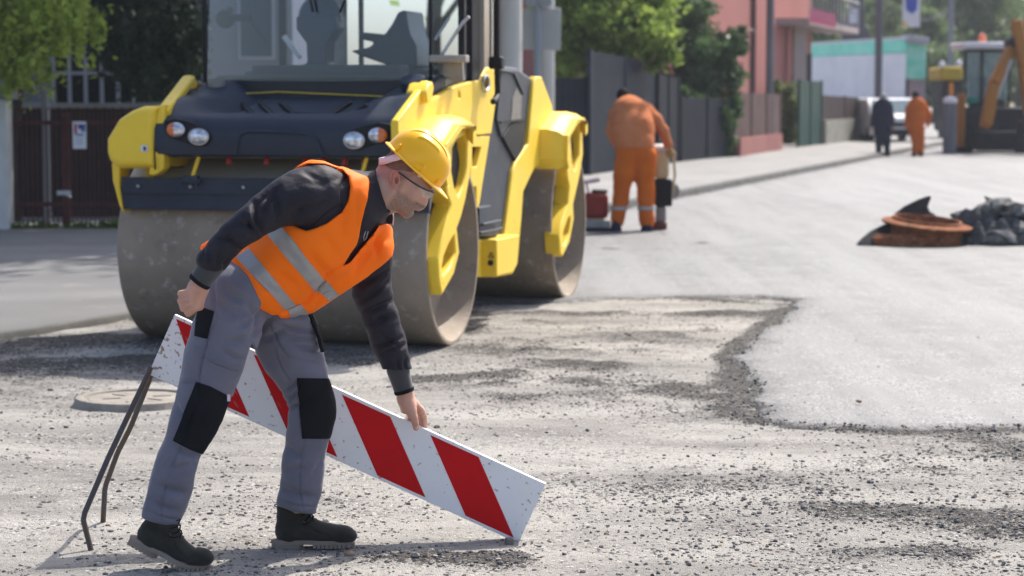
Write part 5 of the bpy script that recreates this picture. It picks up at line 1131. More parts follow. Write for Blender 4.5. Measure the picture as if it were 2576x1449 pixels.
mb.build('lens', m_clear, gl, world=True, smooth=80)
# ================================================================== THE STRIPED BOARD
bTL, bTR = Vector(A(427, 786, 8.25)), Vector(A(1364, 1213, 8.185)); bBL = Vector(A(373, 941, 8.25)); bBR = Vector(A(1300, 1366, 8.165))
bx = ((bTR - bTL) + (bBR - bBL)).normalized(); L_ = ((bTR - bTL).length + (bBR - bBL).length) / 2
bn = bx.cross((bTL - bBL)).normalized(); bn = bn if bn.y < 0 else -bn; bz_ = bn.cross(bx); bz_ = bz_ if bz_.z > 0 else -bz_; bh = (bTL - bBL).dot(bz_)
BO = bBL.copy(); BD = thing('barrier_board', 'red and white striped barrier board leaning on bent rod legs, in the bending man\'s hand', 'barrier board', (float(BO.x), float(BO.y), 0))
def BP(s, h, n=0.0): return BO + bx * s + bz_ * h + bn * n
m_wh = M('white enamel', (0.82, 0.82, 0.82), (0.76, 0.76, 0.76), 3, rough=0.42, spec=.3, spots=((0.30, 0.14, 0.05), 9, 0.73, 0.03), spots2=((0.36, 0.34, 0.32), 38, 0.70, 0.05), masks=(('wear', (0.25, 0.13, 0.06)),))
m_rd = M('red enamel', (0.56, 0.004, 0.008), (0.48, 0.004, 0.007), 4, rough=0.5, spec=.15, spots2=((0.46, 0.25, 0.2), 60, 0.715, 0.02), masks=(('wear', (0.42, 0.22, 0.17)),))
# panel as a fine grid so chipped paint near the far end can be painted on
def slab(name, poly, t0, t1, mat, par):
    mb = MB(); mb.prism([BP(s, h, t1) for s, h in poly], bn * (t0 - t1)); return mb.build(name, mat, par, world=True, bevel=.0015 if t1 - t0 > .01 else 0)
NX, NH = 560, 64; sl2, hl2 = np.meshgrid(np.linspace(0, L_, NX), np.linspace(0, bh, NH), indexing='ij')
def gridplate(name, mask, n0, mat, par):
    P = np.array(BO)[None, None] + sl2[..., None] * np.array(bx) + hl2[..., None] * np.array(bz_) + n0 * np.array(bn)
    F = gridfaces(NX, NH, mask); V, F, ui = compact(P.reshape(-1, 3), F)
    if True: F = F[:, ::-1]
    o = npmesh(name, V, F, mat, par, False, True); s_ = sl2.ravel()[ui]; h_ = hl2.ravel()[ui]
    w = np.array([mnoise.fractal(Vector((a * 45, b * 70, 3.0)), .7, 2.1, 5) for a, b in zip(s_, h_)]); end = np.exp(-s_ / .25) + .35 * np.exp(-(L_ - s_) / .10)
    edge = np.exp(-np.minimum(bh - h_, h_) / .006) * np.array([max(0, mnoise.noise(Vector((a * 14, 0, 9.0)))) for a in s_]) * 1.2
    attr(o, 'wear', np.clip((w - .75 + .42 * end + .55 * edge) * 9, 0, 1) * .85); return o
pn = slab('panel', [(0, 0), (L_, 0), (L_, bh), (0, bh)], -.032, -.0006, m_wh, BD)
allm = np.ones((NX - 1, NH - 1), bool); gridplate('panel_face', allm, .0, m_wh, pn)
# stripes
du = lambda u, v: ((lambda p: ((p - BO).dot(bx), (p - BO).dot(bz_)))(onplane(u, v, BO, bn)))
s0 = du(862, 988); s1_ = du(1085, 1088); per = s1_[0] - s0[0]; wd = du(983, 1045)[0] - s0[0]; b0_ = du(955, 1200); hT, hB = bh - .012, .012; sh = (b0_[0] - s0[0]) * (hT - hB) / (s0[1] - b0_[1])
sc_, hc_ = (sl2[:-1, :-1] + sl2[1:, 1:]) / 2, (hl2[:-1, :-1] + hl2[1:, 1:]) / 2
for k in range(-3, 2):
    a = s0[0] + per * k; x = sc_ - (a + sh * (hT - hc_) / (hT - hB))
    P = [(a, hT), (a + wd, hT), (a + wd + sh, hB), (a + sh, hB)]
    P = [(max(.012, min(L_ - .012, s)), h) for s, h in P]
    if a + sh < 0: P = [(.012, hT), (a + wd, hT), (a + wd + sh, hB), (.012, hB)] if a + wd > 0 else [(.012, hB + (hT - hB) * (a + wd + sh) / sh), (.0121, hB + (hT - hB) * (a + wd + sh) / sh), (a + wd + sh, hB), (.012, hB)]
    if a + wd < .05 or a > L_: continue
    mb = MB(); n1_, n2_ = 24, 20; vs = []; 
    for i in range(n1_ + 1):
        for j in range(n2_ + 1):
            f, g = i / n1_, j / n2_; t_ = [P[0][c] + (P[1][c] - P[0][c]) * f for c in (0, 1)]; b_ = [P[3][c] + (P[2][c] - P[3][c]) * f for c in (0, 1)]
            vs.append(BP(t_[0] + (b_[0] - t_[0]) * g, t_[1] + (b_[1] - t_[1]) * g, .0012))
    mb.add(vs, [(i * (n2_ + 1) + j, i * (n2_ + 1) + j + 1, (i + 1) * (n2_ + 1) + j + 1, (i + 1) * (n2_ + 1) + j) for i in range(n1_) for j in range(n2_)])
    o = mb.build('stripe', m_rd, BD, world=True, smooth=0); loc_ = [((Vector(p) - BO).dot(bx), (Vector(p) - BO).dot(bz_)) for p in vs]
    attr(o, 'wear', [max(0, min(1, (mnoise.fractal(Vector((s * 45, h * 70, 7.0)), .7, 2.1, 5) - .95 + .55 * math.exp(-s / .18) + .40 * math.exp(-(((s - du(600, 990)[0]) / .10) ** 2))) * 5)) * .8 for s, h in loc_])
m_rod = M('bare bent rod', (0.085, 0.088, 0.10), (0.12, 0.085, 0.06), 7, rough=0.55, metal=0.6, bump=0.2, bscale=60)
for P in ([(378, 925, 8.22), (371, 944, 8.20), (308, 1076, 8.13), (270, 1157, 8.08), (208, 1302, 8.0), (230, 1392, 7.985)], [(384, 925, 8.28), (379, 948, 8.28), (328, 1076, 8.38), (296, 1138, 8.42), (264, 1226, 8.47), (259, 1317, 8.52)]):
    Q = [Vector(A(*p)) for p in P]; Q[-1].z = 0.0; Q2 = [Q[0]]
    for a, b in zip(Q, Q[1:]): Q2 += [a + (b - a) * t for t in (.08, .5, .92)] + []
    Q2.append(Q[-1]); mb = MB(); mb.tube(Q2, .0105, 10); mb.build('leg', m_rod, BD, world=True)
p = BP(L_ - .012, .008, -.018); mb = MB(); mb.box(Vector((p.x - .004, p.y, .004)), (.026, .022, .03)); mb.build('corner_foot', M('rusty steel', (.30, .13, .03), (.16, .08, .03), 30, rough=.8, bump=.4, bscale=80), BD, world=True, bevel=.004)
c = gnd(1281, 1372); mb = MB(); mb.box((c.x, c.y - .0, .012), (.030, .030, .034), Matrix.Rotation(.3, 3, 'Z')); o = mb.build('stone_cube', M('cut stone', (.20, .17, .15), (.14, .12, .11), 30, rough=.9, bump=.5, bscale=80), bevel=.005); tag(o, 'small brownish stone cube under the low corner of the board', 'stone')
_M = M
def M(*a, **k): k.setdefault('spec', .08); return _M(*a, **k)
# ================================================================== THE STREET BEHIND
def leaves(name, clumps, n, size, mat, parent=None, seed=0, sub=26, spread=.22, hang=0.0, flat=.0, world=True):
    """many small leaf faces gathered in tufts inside rough ellipsoids: clumps are (centre, (rx, ry, rz))"""
    r = np.random.default_rng(seed); vol = np.array([a[0] * a[1] * a[2] for _, a in clumps]) ** .8; pr = vol / vol.sum(); P = []; T = []
    for (c, a), p in zip(clumps, pr):
        k = max(4, int(sub * p * len(clumps))); d = r.normal(size=(k, 3)); d /= np.linalg.norm(d, axis=1, keepdims=True)
        cen = np.array(c) + d * np.array(a) * (r.random((k, 1)) ** .4) ; tone = r.random(k); m = int(n * p); w = r.integers(0, k, m)
        sp = spread * (sum(a) / 3); o = r.normal(size=(m, 3)) * sp * r.uniform(.4, 1.15, (k, 1))[w]; o[:, 2] *= (.75 - flat * .4)
        if hang: o[:, 2] -= np.abs(r.normal(size=m)) * hang * (sum(a) / 3); o[:, :2] *= .55
        P.append(cen[w] + o); T.append(np.clip(tone[w] * .75 + r.random(m) * .35, 0, 1))
    P = np.concatenate(P); T = np.concatenate(T); n = len(P)
    u = r.normal(size=(n, 3)); u /= np.linalg.norm(u, axis=1, keepdims=True); v = np.cross(u, r.normal(size=(n, 3))); v /= np.linalg.norm(v, axis=1, keepdims=True)
    s = size * r.uniform(.55, 1.35, (n, 1)); V = np.stack([P - u * s, P + v * s * .5, P + u * s, P - v * s * .5], 1).reshape(-1, 3); F = np.arange(4 * n).reshape(-1, 4)
    o = npmesh(name, V, F, mat, parent, False, world); attr(o, 'tone', np.repeat(T, 4)); return o
def leafmat(name, a, b, tr=.35, rough=.5):
    return M(name, a, None, rough=rough, spec=.25, transl=tr, masks=(('tone', b),))
m_leafA = leafmat('birch leaf', (.07, .11, .02), (.42, .52, .09), .55)
m_leafB = leafmat('spruce needle', (.007, .016, .010), (.030, .055, .028), .15, .7)
m_leafC = leafmat('ash leaf', (.05, .095, .022), (.34, .45, .09), .55)
m_leafD = leafmat('cypress', (.030, .060, .028), (.10, .17, .055), .4)
m_leafE = leafmat('far leaf', (.07, .11, .05), (.18, .24, .09), .45)
m_bark = M('bark', (.06, .05, .042), (.03, .026, .022), 8, rough=.95, bump=.5, bscale=20)
m_iron = M('maroon iron', (.105, .036, .034), (.06, .026, .025), 9, rough=.6)
m_conc = M('weathered concrete', (.24, .23, .21), (.17, .165, .15), 2, rough=.9, bump=.3, bscale=25, spots=((.2, .19, .18), 3, .6, .15))
m_pole = M('pole concrete', (.30, .29, .275), (.20, .195, .19), 1.5, rough=.9, stretch=(1, 1, .3), bump=.2, bscale=20)
def trunk(base, top, r0, r1, par, seed=0, limbs=6, spread=1.5, mat=None):
    r = random.Random(seed); b, t = Vector(base), Vector(top); mb = MB(); P = [b + (t - b) * k / 6 + Vector((r.uniform(-.06, .06), r.uniform(-.06, .06), 0)) * (k > 0) for k in range(7)]
    mb.tube(P, [r0 + (r1 - r0) * k / 6 for k in range(7)], 10)
    o = mb.build('trunk', mat or m_bark, par, world=True)
    for i in range(limbs):
        k = 2 + i % 5; p = P[k]; a = r.uniform(0, 6.28); L = spread * r.uniform(.6, 1.1); q = p + Vector((math.cos(a) * L, math.sin(a) * L, L * .55)); m2 = MB(); m2.tube([p, (p + q) / 2 + Vector((0, 0, L * .08)), q], [r0 * .38, r0 * .25, r0 * .1], 7); m2.build('limb', mat or m_bark, o, world=True)
    return o
# ---- left: gate leaves, pillar, garden wall
YG = 26.1
def gate(x0, x1, label):
    c = at((x0 + x1) / 2, 590, YG); g = thing('iron_gate', label, 'gate', (c.x, YG, .06), group='two leaves of the maroon iron gate')
    X0, X1 = at(x0, 590, YG).x, at(x1, 590, YG).x; zt = at(100, 272, YG).z; zb = at(100, 583, YG).z; n = round((X1 - X0) / .112); st = (X1 - X0) / n
    mb = MB()
    for i in range(n):
        x = X0 + (i + .5) * st; w = st * .27; r = w
        P = [(x - w, YG, zb)] + [(x - w, YG, zt - r)] + [(x - w * math.cos(t), YG, zt - r + r * math.sin(t)) for t in (.5, 1.0, 1.57, 2.1, 2.6)] + [(x + w, YG, zt - r), (x + w, YG, zb)]
        mb.tube(P, .009, 6); mb.tube([(x + .020 * math.cos(t), YG, zb + .22 + .05 * math.sin(t)) for t in [k * .785 for k in range(8)]], .008, 5, True)
    b = mb.build('bars', m_iron, g, world=True); b['kind'] = 'stuff'; del b['kind']
    for v in (309, 514): mb = MB(); z = at(100, v, YG).z; mb.box(((X0 + X1) / 2, YG + .015, z), (X1 - X0, .012, .05)); mb.build('rail', m_iron, g, world=True)
    for x in (X0 + .02, X1 - .02): mb = MB(); mb.box((x, YG + .02, (zt + zb) / 2 - .05), (.045, .04, zt - zb)); mb.build('stile', m_iron, g, world=True)
    return g
gate(16, 166, 'left leaf of the maroon iron gate beside the white pillar')
g2 = gate(168, 345, 'right leaf of the maroon iron gate, carrying the small white sign')
lt = at(162, 485, YG); mb = MB(); mb.box((lt.x, YG - .03, lt.z), (.16, .03, .05)); mb.cyl((lt.x - .06, YG - .04, lt.z + .02), (lt.x + .09, YG - .05, lt.z - .05), .012, n=8); mb.build('latch', m_steel, g2, world=True)
c = at(200, 340, YG - .04); sg = thing('gate_sign', 'small white sign with red and blue print on the iron gate', 'sign', (c.x, c.y, c.z))
w, h = 34 * mpp(YG), 68 * mpp(YG)
mb = MB(); mb.box((0, 0, 0), (w, .006, h)); mb.build('plate', M('sign white', (.72, .72, .74), rough=.4), sg, bevel=.01)
mb = MB(); mb.box((-.045, -.0045, h * .5 - .085), (.032, .003, .115)); mb.build('red_mark', M('sign red', (.42, .03, .06), rough=.5), sg)
mb = MB(); mb.box((.028, -.0045, h * .5 - .060), (.085, .003, .055)); mb.box((.0, -.0045, h * .5 - .155), (.105, .003, .018)); mb.box((.045, -.0045, h * .5 - .105), (.045, .003, .03)); mb.build('blue_mark', M('sign blue', (.05, .07, .25), rough=.5), sg)
mb = MB()
for k in range(4): mb.box((0, -.0045, -.03 - k * .026), (.10 - .01 * (k % 2), .003, .008))
tl_ = mb.build('small_print', M('sign grey', (.30, .32, .42), rough=.5), sg)
pw = thing('gate_pillar', 'white rendered gate pillar at the left edge', 'pillar', (at(0, 608, 25.8).x, 25.8, 0)); p0 = at(-60, 250, 25.8); p1 = at(15, 250, 25.8)
mb = MB(); mb.box(((p0.x + p1.x) / 2, 25.95, p0.z / 2), (p1.x - p0.x, .3, p0.z)); mb.build('shaft', M('white render', (.60, .59, .56), (.5, .49, .46), 5, rough=.9, bump=.3), pw, world=True)
mb = MB(); mb.box(((p0.x + p1.x) / 2 + .02, 25.95, p0.z + .045), (p1.x - p0.x + .1, .42, .09)); mb.build('cap', m_conc, pw, world=True, bevel=.01)
gw = thing('garden_wall', 'low dark garden wall with grey coping behind the iron gate', 'wall', (-4, 28.2, 0)); zt = at(200, 272, 28.2).z; xa, xb = at(-2600, 0, 28.2).x, at(880, 0, 28.2).x
mb = MB(); mb.box(((xa + xb) / 2, 28.3, zt / 2), (xb - xa, .25, zt)); mb.build('wall', M('dark render', (.018, .017, .016), (.03, .028, .026), 1.3, rough=.95), gw, world=True)
mb = MB(); mb.box(((xa + xb) / 2, 28.3, zt + .03), (xb - xa, .36, .07)); mb.build('coping', m_conc, gw, world=True, bevel=.01)
mb = MB(); q = at(110, 0, 26.6); mb.cyl((q.x, 26.6, 0), (q.x, 26.6, at(0, 222, 26.6).z), .045, n=12); o = mb.build('steel_post', M('grey paint', (.22, .23, .23), rough=.6)); tag(o, 'thin grey steel post just behind the left gate leaf', 'post')
wl = []; r = random.Random(4)
for i in range(26): p = at(18 + i * 13 + r.uniform(-6, 6), 600, YG - .12); wl.append(((p.x, p.y, .09 + .04 * r.random()), (.10, .08, .06 + .07 * r.random())))
tag(leaves('weeds', wl, 2600, .028, leafmat('weed', (.06, .10, .02), (.16, .22, .04), .4), None, 12, sub=9), kind='stuff')
# ---- left: house with a barred veranda window
hs = thing('lilac_house', 'lilac grey house behind the conifer with a white barred window', 'house', (-6, 36, 0)); m_lil = M('lilac render', (.17, .165, .20), (.14, .135, .165), .6, rough=.9)
xa, xb = at(-1500, 0, 35).x, at(735, 0, 35).x; wx0, wx1, wz0, wz1 = at(132, 0, 35).x, at(335, 0, 35).x, at(0, 262, 35).z, at(0, 60, 35).z
mb = MB(); mb.box(((xa + wx0) / 2, 35.2, 4), (wx0 - xa, .4, 8)); mb.box(((wx1 + xb) / 2, 35.2, 4), (xb - wx1, .4, 8)); mb.box(((wx0 + wx1) / 2, 35.2, wz0 / 2), (wx1 - wx0, .398, wz0)); mb.box(((wx0 + wx1) / 2, 35.2, (8 + wz1) / 2), (wx1 - wx0, .398, 8 - wz1)); mb.box((xb - .2, 39, 4), (.4, 7.2, 8)); mb.box((xa + .2, 39, 4), (.4, 7.2, 8)); mb.build('wall', m_lil, hs, world=True)
mb = MB(); mb.prism([(xa - .3, 34.7, 8), (xb + .3, 34.7, 8), (xb + .3, 43, 8), (xa - .3, 43, 8)], (0, 0, .3)); mb.build('roof', M('roof', (.14, .07, .05), rough=.9), hs, world=True)
wn = MB(); wn.box(((wx0 + wx1) / 2, 35.3, (wz0 + wz1) / 2), (wx1 - wx0, .02, wz1 - wz0)); wn = wn.build('window', M('dark pane', (.012, .015, .018), rough=.08), hs, world=True)
mb = MB()
for k in range(6): x = wx0 + (wx1 - wx0) * k / 5; mb.box((x, 34.97, (wz0 + wz1) / 2), (.055, .05, wz1 - wz0))
for v in (184, 100): mb.box(((wx0 + wx1) / 2, 34.955, at(0, v, 35).z), (wx1 - wx0, .05, .05))
mb.build('window_bars', M('white paint', (.26, .26, .28), rough=.5), wn, world=True)
for k, (u0, u1, v0, v1) in enumerate(((600, 690, -40, 150),)):
    a, b = at(u0, v1, 34.98), at(u1, v0, 34.98); mb = MB(); mb.box(((a.x + b.x) / 2, 34.98, (a.z + b.z) / 2), (b.x - a.x, .06, b.z - a.z)); f_ = mb.build('window', M('white frame', (.35, .36, .4), rough=.5), hs, world=True, bevel=.01)
    mb = MB(); mb.box(((a.x + b.x) / 2, 34.94, (a.z + b.z) / 2), ((b.x - a.x) * .86, .02, (b.z - a.z) * .92)); mb.build('pane', M('pane', (.03, .04, .06), rough=.5), f_, world=True)
m_lt = leafmat('x', (.1, .1, .1), (.1, .1, .1))
# ---- trees left
def tree(name, label, base, h, clumps, n, size, mat, seed, r0=.12, limbs=6, reach=1.6, group=None, **kw):
    t = thing(name, label, 'tree', base, group=group); trunk(base, (base[0] + .1, base[1], h), r0, r0 * .3, t, seed, limbs, reach); leaves('crown', clumps, n, size, mat, t, seed, **kw); return t
def CL(L): return [((lambda p: (p.x, p.y, p.z))(at(u, v, Y)), (a * mpp(Y), b, c * mpp(Y))) for u, v, Y, a, b, c in L]
b = at(34, 560, 27.2)
tree('shade_tree', 'tall broad tree added behind the roller cab, its unseen crown shading the left pavement', (-1.05, 29.6, 0), 7.5, [((-.9, 29.2, 8.2), (3.8, 3.3, 3.6)), ((-2.6, 28, 7.0), (2.2, 2.0, 2.2)), ((.6, 29, 7.2), (2.2, 2.0, 2.2))], 11000, .16, m_leafC, 77, .14, 5, 2.0, sub=16, spread=.3)  # added tree: crown above the view, there to shade the left pavement
tree('birch_tree', 'birch with drooping yellow green leaves over the gate', (b.x, 27.2, 0), 5.4, CL([(30, 20, 25.5, 110, .9, 70), (120, 40, 25.2, 80, .8, 60), (190, 50, 25.0, 55, .6, 55), (240, 60, 25.0, 30, .4, 60), (20, 110, 25.4, 50, .6, 60), (90, 140, 25.1, 40, .5, 50), (15, 190, 25.2, 26, .4, 40), (110, 185, 25.2, 20, .3, 30), (130, 225, 25.2, 9, .2, 12), (70, 200, 25.2, 22, .3, 28), (60, -80, 26, 200, 1.5, 80), (-90, 60, 26, 80, 1.2, 120)]), 8500, .052, m_leafA, 2, .11, 5, 1.2, sub=16, spread=.20, hang=.45)
b = at(372, 560, 30.5)
tree('spruce_tree', 'tall dark conifer with drooping boughs in front of the lilac house', (b.x, 30.5, 0), 9.5, CL([(350, -20, 30, 150, 1.5, 60), (300, 60, 29.8, 70, 1.2, 50), (380, 60, 29.6, 90, 1.3, 60), (450, 40, 29.8, 60, 1.2, 60), (480, 90, 29.8, 42, 1.0, 34), (400, 130, 29.6, 75, 1.2, 50), (340, 150, 29.7, 30, 1.0, 50), (450, 160, 29.8, 46, 1.0, 40), (400, 200, 30, 40, .9, 36), (365, 230, 30, 20, .6, 34), (300, 105, 29.9, 50, 1.0, 22), (490, 130, 29.9, 26, .8, 24), (220, 20, 30.2, 70, 1.0, 50), (370, -160, 30.4, 150, 1.6, 120)]), 26000, .055, m_leafB, 3, .17, 10, 1.4, sub=30, spread=.22, hang=.35)
# ---- poles and sign backs behind the roller
def pole(u0, u1, Y, top, name, label, cat='pole', mat=None, r=None):
    p = at((u0 + u1) / 2, 300, Y); rr = r or (u1 - u0) / 2 * mpp(Y); mb = MB(); mb.cyl((p.x, Y, 0), (p.x, Y, top), rr * 1.08, rr * .92, 20); o = mb.build(name, mat or m_pole); return tag(o, label, cat)
pole(1262, 1312, 31.0, 9.0, 'utility_pole', 'broad pale concrete pole directly behind the roller cab', mat=M('pale concrete', (.62, .60, .56), (.5, .49, .46), 2, rough=.85, stretch=(1, 1, .2)))
pole(1366, 1394, 38.0, 9.0, 'utility_pole', 'pale round concrete pole behind the grey boxes', mat=M('pale concrete b', (.60, .58, .55), (.45, .44, .42), 2, rough=.85, stretch=(1, 1, .2)))
p = at(1353, 300, 34); sp_ = thing('sign_post', 'blue grey steel post carrying two plain grey cabinets behind the roller', 'sign post', (p.x, 34, 0)); m_bg = M('blue grey paint', (.26, .29, .34), rough=.55)
mb = MB(); mb.cyl((p.x, 34, 0), (p.x, 34, 4.6), .06, n=16); mb.build('post', m_bg, sp_, world=True)
for (a, b_, c, d) in ((1314, 22, 1349, 124), (1358, 20, 1411, 126)):
    q0, q1 = at(a, d, 34.1), at(c, b_, 34.1); mb = MB(); mb.box(((q0.x + q1.x) / 2, 34.22, (q0.z + q1.z) / 2), (q1.x - q0.x, .22, q1.z - q0.z)); mb.build('cabinet', M('cabinet grey', (.42, .43, .44), (.37, .38, .39), 2, rough=.6), sp_, world=True, bevel=.02)
for u in (1338, 1372): q0 = at(u, 2, 33.9); mb = MB(); mb.cyl(q0, q0 + Vector((0, .25, .05)), .10, .13, 18); mb.build('lamp_head', m_bg, sp_, world=True)
# ---- dark fences along the pavement
def fencerun(name, label, P0, P1, zt0, zt1, mat, slat=.09, gap=.04, cat='fence', thick=.03, posts=3, z0=.12):
    a, b = Vector(P0), Vector(P1); g = thing(name, label, cat, (a.x, a.y, 0)); d = (b - a); L = d.length; d.normalize(); n = int(L / (slat + gap)); mb = MB()
    ang = math.atan2(d.y, d.x); R = Matrix.Rotation(ang, 3, 'Z')
    for i in range(n):
        t = (i + .5) / n; p = a + (b - a) * t; zt = zt0 + (zt1 - zt0) * t; mb.box((p.x, p.y, (z0 + zt) / 2), (slat, .02, zt - z0), R)
    mb.build('slats', mat, g, world=True)
    for zz in (.45, .9): 
        mb = MB(); q0 = a + Vector((0, 0, zt0 * zz)); q1 = b + Vector((0, 0, zt1 * zz)); off = Vector((-d.y, d.x, 0)) * .035; mb.bar(q0 + off, q1 + off, .04, .06); mb.build('rail', mat, g, world=True)
    for i in range(posts):
        t = i / (posts - 1); p = a + (b - a) * t; zt = zt0 + (zt1 - zt0) * t + .03; mb = MB(); mb.box((p.x, p.y, zt / 2), (.09, .09, zt), R); mb.build('post', mat, g, world=True, bevel=.006)
    return g
m_fdark = M('dark blue fence', (.012, .015, .024), (.018, .022, .032), 1, rough=.6); m_fgrey = M('blue grey slats', (.040, .045, .062), (.028, .032, .046), 1, rough=.55)
def G2(u, v): p = gnd(u, v, .12); return (p.x, p.y, 0)
g0 = G2(1482, 441); g1 = G2(1648, 416); zt0 = at(1482, 127, g0[1]).z; zt1 = at(1648, 158, g1[1]).z
fencerun('slat_gate', 'tall blue grey slatted gate left of the stooping orange worker', g0, g1, zt0, zt1, m_fgrey, .10, .075, 'gate')
gl0 = (at(1270, 440, g0[1] - 1.5).x, g0[1] - 1.5, 0); zz = at(1440, 196, g0[1]).z
fencerun('sheet_fence', 'low dark blue sheet fence behind the parked roller', gl0, (g0[0] - .05, g0[1], 0), zz, zz, m_fdark, .16, .004)
g2_ = G2(1705, 408); zt2 = at(1650, 186, g1[1]).z; fencerun('dark_fence', 'dark fence with square posts right of the slatted gate', (g1[0] + .05, g1[1], 0), g2_, zt2, at(1700, 196, g2_[1]).z, m_fdark, .11, .02)
g3 = G2(1838, 394); fencerun('ivy_fence', 'dark fence under the ivy covered conifer', (g2_[0] + .08, g2_[1] + .2, 0), g3, at(1705, 245, g2_[1]).z, at(1838, 250, g3[1]).z, m_fdark, .11, .02)
g4 = G2(1962, 377); m_brick = M('pink render', (.34, .16, .14), (.28, .13, .12), 1, rough=.9)
rf_ = fencerun('pink_wall_fence', 'pinkish low wall with brown panels before the red house', (g3[0] + .1, g3[1] + .2, 0), g4, at(1838, 232, g3[1]).z, at(1962, 238, g4[1]).z, M('brown panels', (.10, .065, .06), (.13, .085, .08), 1, rough=.7), .16, .008, posts=4)
mb = MB(); mb.bar(Vector((g3[0] + .2, g3[1] - .05, .3)), Vector((g4[0], g4[1] - .1, .3)), .12, .6); mb.build('base_wall', m_brick, rf_, world=True)
q = at(1545, 232, 49.0); 
mb = MB(); mb.box((q.x - .02, 47.9, at(0, 228, 48).z), (.10, .02, .36)); o = mb.build('yellow_notice', M('yellow notice', (.62, .42, .10), rough=.6)); tag(o, 'narrow yellow notice on the slatted gate beside the stooping worker', 'sign')
# ---- trees mid distance
b = at(1530, 440, 51); tree('ash_tree', 'leafy sunlit green tree overhanging the slatted gate', (b.x, 51, 0), 7.5, CL([(1530, 40, 49.5, 120, 2.2, 60), (1450, 90, 49.5, 70, 1.8, 60), (1600, 60, 48.8, 80, 1.6, 60), (1650, 90, 48.2, 50, 1.3, 50), (1660, 140, 48, 36, 1.0, 34), (1560, 120, 49.2, 90, 1.5, 34), (1440, 160, 49.8, 60, 1.5, 40), (1520, -60, 50, 180, 2.5, 60), (1420, 20, 50, 60, 1.8, 80), (1640, 10, 49, 60, 1.5, 40)]), 26000, .085, m_leafC, 5, .16, 8, 2.0, sub=30, spread=.22)
b = at(1760, 410, 59); ct_ = tree('conifer_tree', 'dark green conifer with ivy in front of the red house', (b.x, 59, 0), 7.0, CL([(1730, 40, 58.5, 50, 1.5, 60), (1760, 120, 58, 70, 1.5, 50), (1790, 190, 57.5, 62, 1.4, 50), (1770, 260, 57.5, 55, 1.1, 40), (1840, 130, 57.5, 32, 1.0, 26), (1858, 85, 57.5, 20, .7, 24), (1845, 190, 57.5, 26, .8, 26), (1800, 330, 57, 32, .8, 46), (1700, -30, 59, 60, 1.8, 60), (1815, 380, 57, 20, .5, 20), (1735, 200, 58, 40, 1.2, 60)]), 17000, .09, m_leafD, 6, .2, 6, 1.5, sub=30, spread=.22)
leaves('ivy', CL([(1800, 300, 56.2, 34, .4, 50), (1822, 345, 56.6, 24, .35, 42), (1760, 262, 55.8, 44, .4, 26), (1838, 270, 57, 22, .4, 40), (1812, 385, 56.8, 16, .3, 16), (1730, 240, 55.4, 40, .4, 22)]), 5200, .085, m_leafD, ct_, 61, sub=22)
b = at(1985, 365, 73); tree('flowering_shrub', 'rounded bright shrub with pale flowers beside the grey pole', (b.x, 73, 0), 2.4, CL([(1975, 225, 72, 32, .7, 30), (1990, 270, 72, 30, .7, 40), (1968, 300, 72, 26, .6, 40), (1990, 335, 72, 20, .5, 34)]), 4200, .085, leafmat('shrub', (.04, .08, .02), (.24, .28, .10), .4), 7, .05, 3, .6, sub=20)
# ---- red house
A0 = Vector(G2(1752, 401)); A0 = Vector((A0.x - 1.2, A0.y + 2.0, 0)); dr = Vector((math.sin(math.radians(16.8)), math.cos(math.radians(16.8)), 0)); nr = Vector((dr.y, -dr.x, 0)); ln = 27.0
rh = thing('red_house', 'salmon red house with a balcony at its far corner', 'house', (A0.x, A0.y, 0), 0); m_redw = M('salmon render', (.40, .175, .155), (.35, .15, .135), .4, rough=.9)
mb = MB(); c4 = [A0, A0 + dr * ln, A0 + dr * ln - nr * 4.5, A0 - nr * 4.5]; mb.prism(c4, (0, 0, 8.5)); mb.build('wall', m_redw, rh, world=True)
mb = MB(); c5 = [A0 + nr * .5 - dr * .5, A0 + dr * (ln + .5) + nr * .5, A0 + dr * (ln + .5) - nr * 5, A0 - nr * 5 - dr * .5]; mb.prism([p + Vector((0, 0, 8.5)) for p in c5], (0, 0, .3)); mb.build('roof', M('roof tiles', (.2, .09, .06), rough=.9), rh, world=True)
mb = MB(); rr_ = onplane(1890, 200, A0, nr); mb.cyl((rr_.x + .06, rr_.y - .06, 0), (rr_.x + .06, rr_.y - .06, 8.5), .075, n=12); mb.build('downpipe', M('pipe', (.16, .08, .08), rough=.5), rh, world=True)
e0_, e1_ = onplane(1952, 60, A0, nr), onplane(2032, 60, A0, nr); zb_ = at(1960, 62, e0_.y).z; bw = 1.15
mb = MB(); mb.prism([e0_ * 1, e1_, e1_ + nr * bw, e0_ + nr * bw], (0, 0, 0))
P4 = [Vector((q_.x, q_.y, zb_)) for q_ in (e0_, e0_ + dr * 12, e0_ + dr * 12 + nr * bw, e0_ + nr * bw)]; mb = MB(); mb.prism(P4, (0, 0, .22)); ba = mb.build('balcony', M('balcony slab', (.36, .31, .30), rough=.9), rh, world=True)
mb = MB(); 
for k in range(15): p = P4[3] + (P4[2] - P4[3]) * (k / 14); mb.bar(p + Vector((0, 0, .2)), p + Vector((0, 0, 1.2)), .03, .03, (0, 1, 0))
mb.bar(P4[3] + Vector((0, 0, 1.2)), P4[2] + Vector((0, 0, 1.2)), .05, .05); mb.build('balcony_railing', M('pale metal', (.5, .52, .55), rough=.4), ba, world=True)
mb = MB(); mb.bar(P4[3] + Vector((0, .05, .3)), P4[3] + (P4[2] - P4[3]) * .5 + Vector((0, .05, .3)), .03, .5); mb.build('railing_cloth', M('magenta cloth', (.24, .04, .09), rough=.8), ba, world=True)
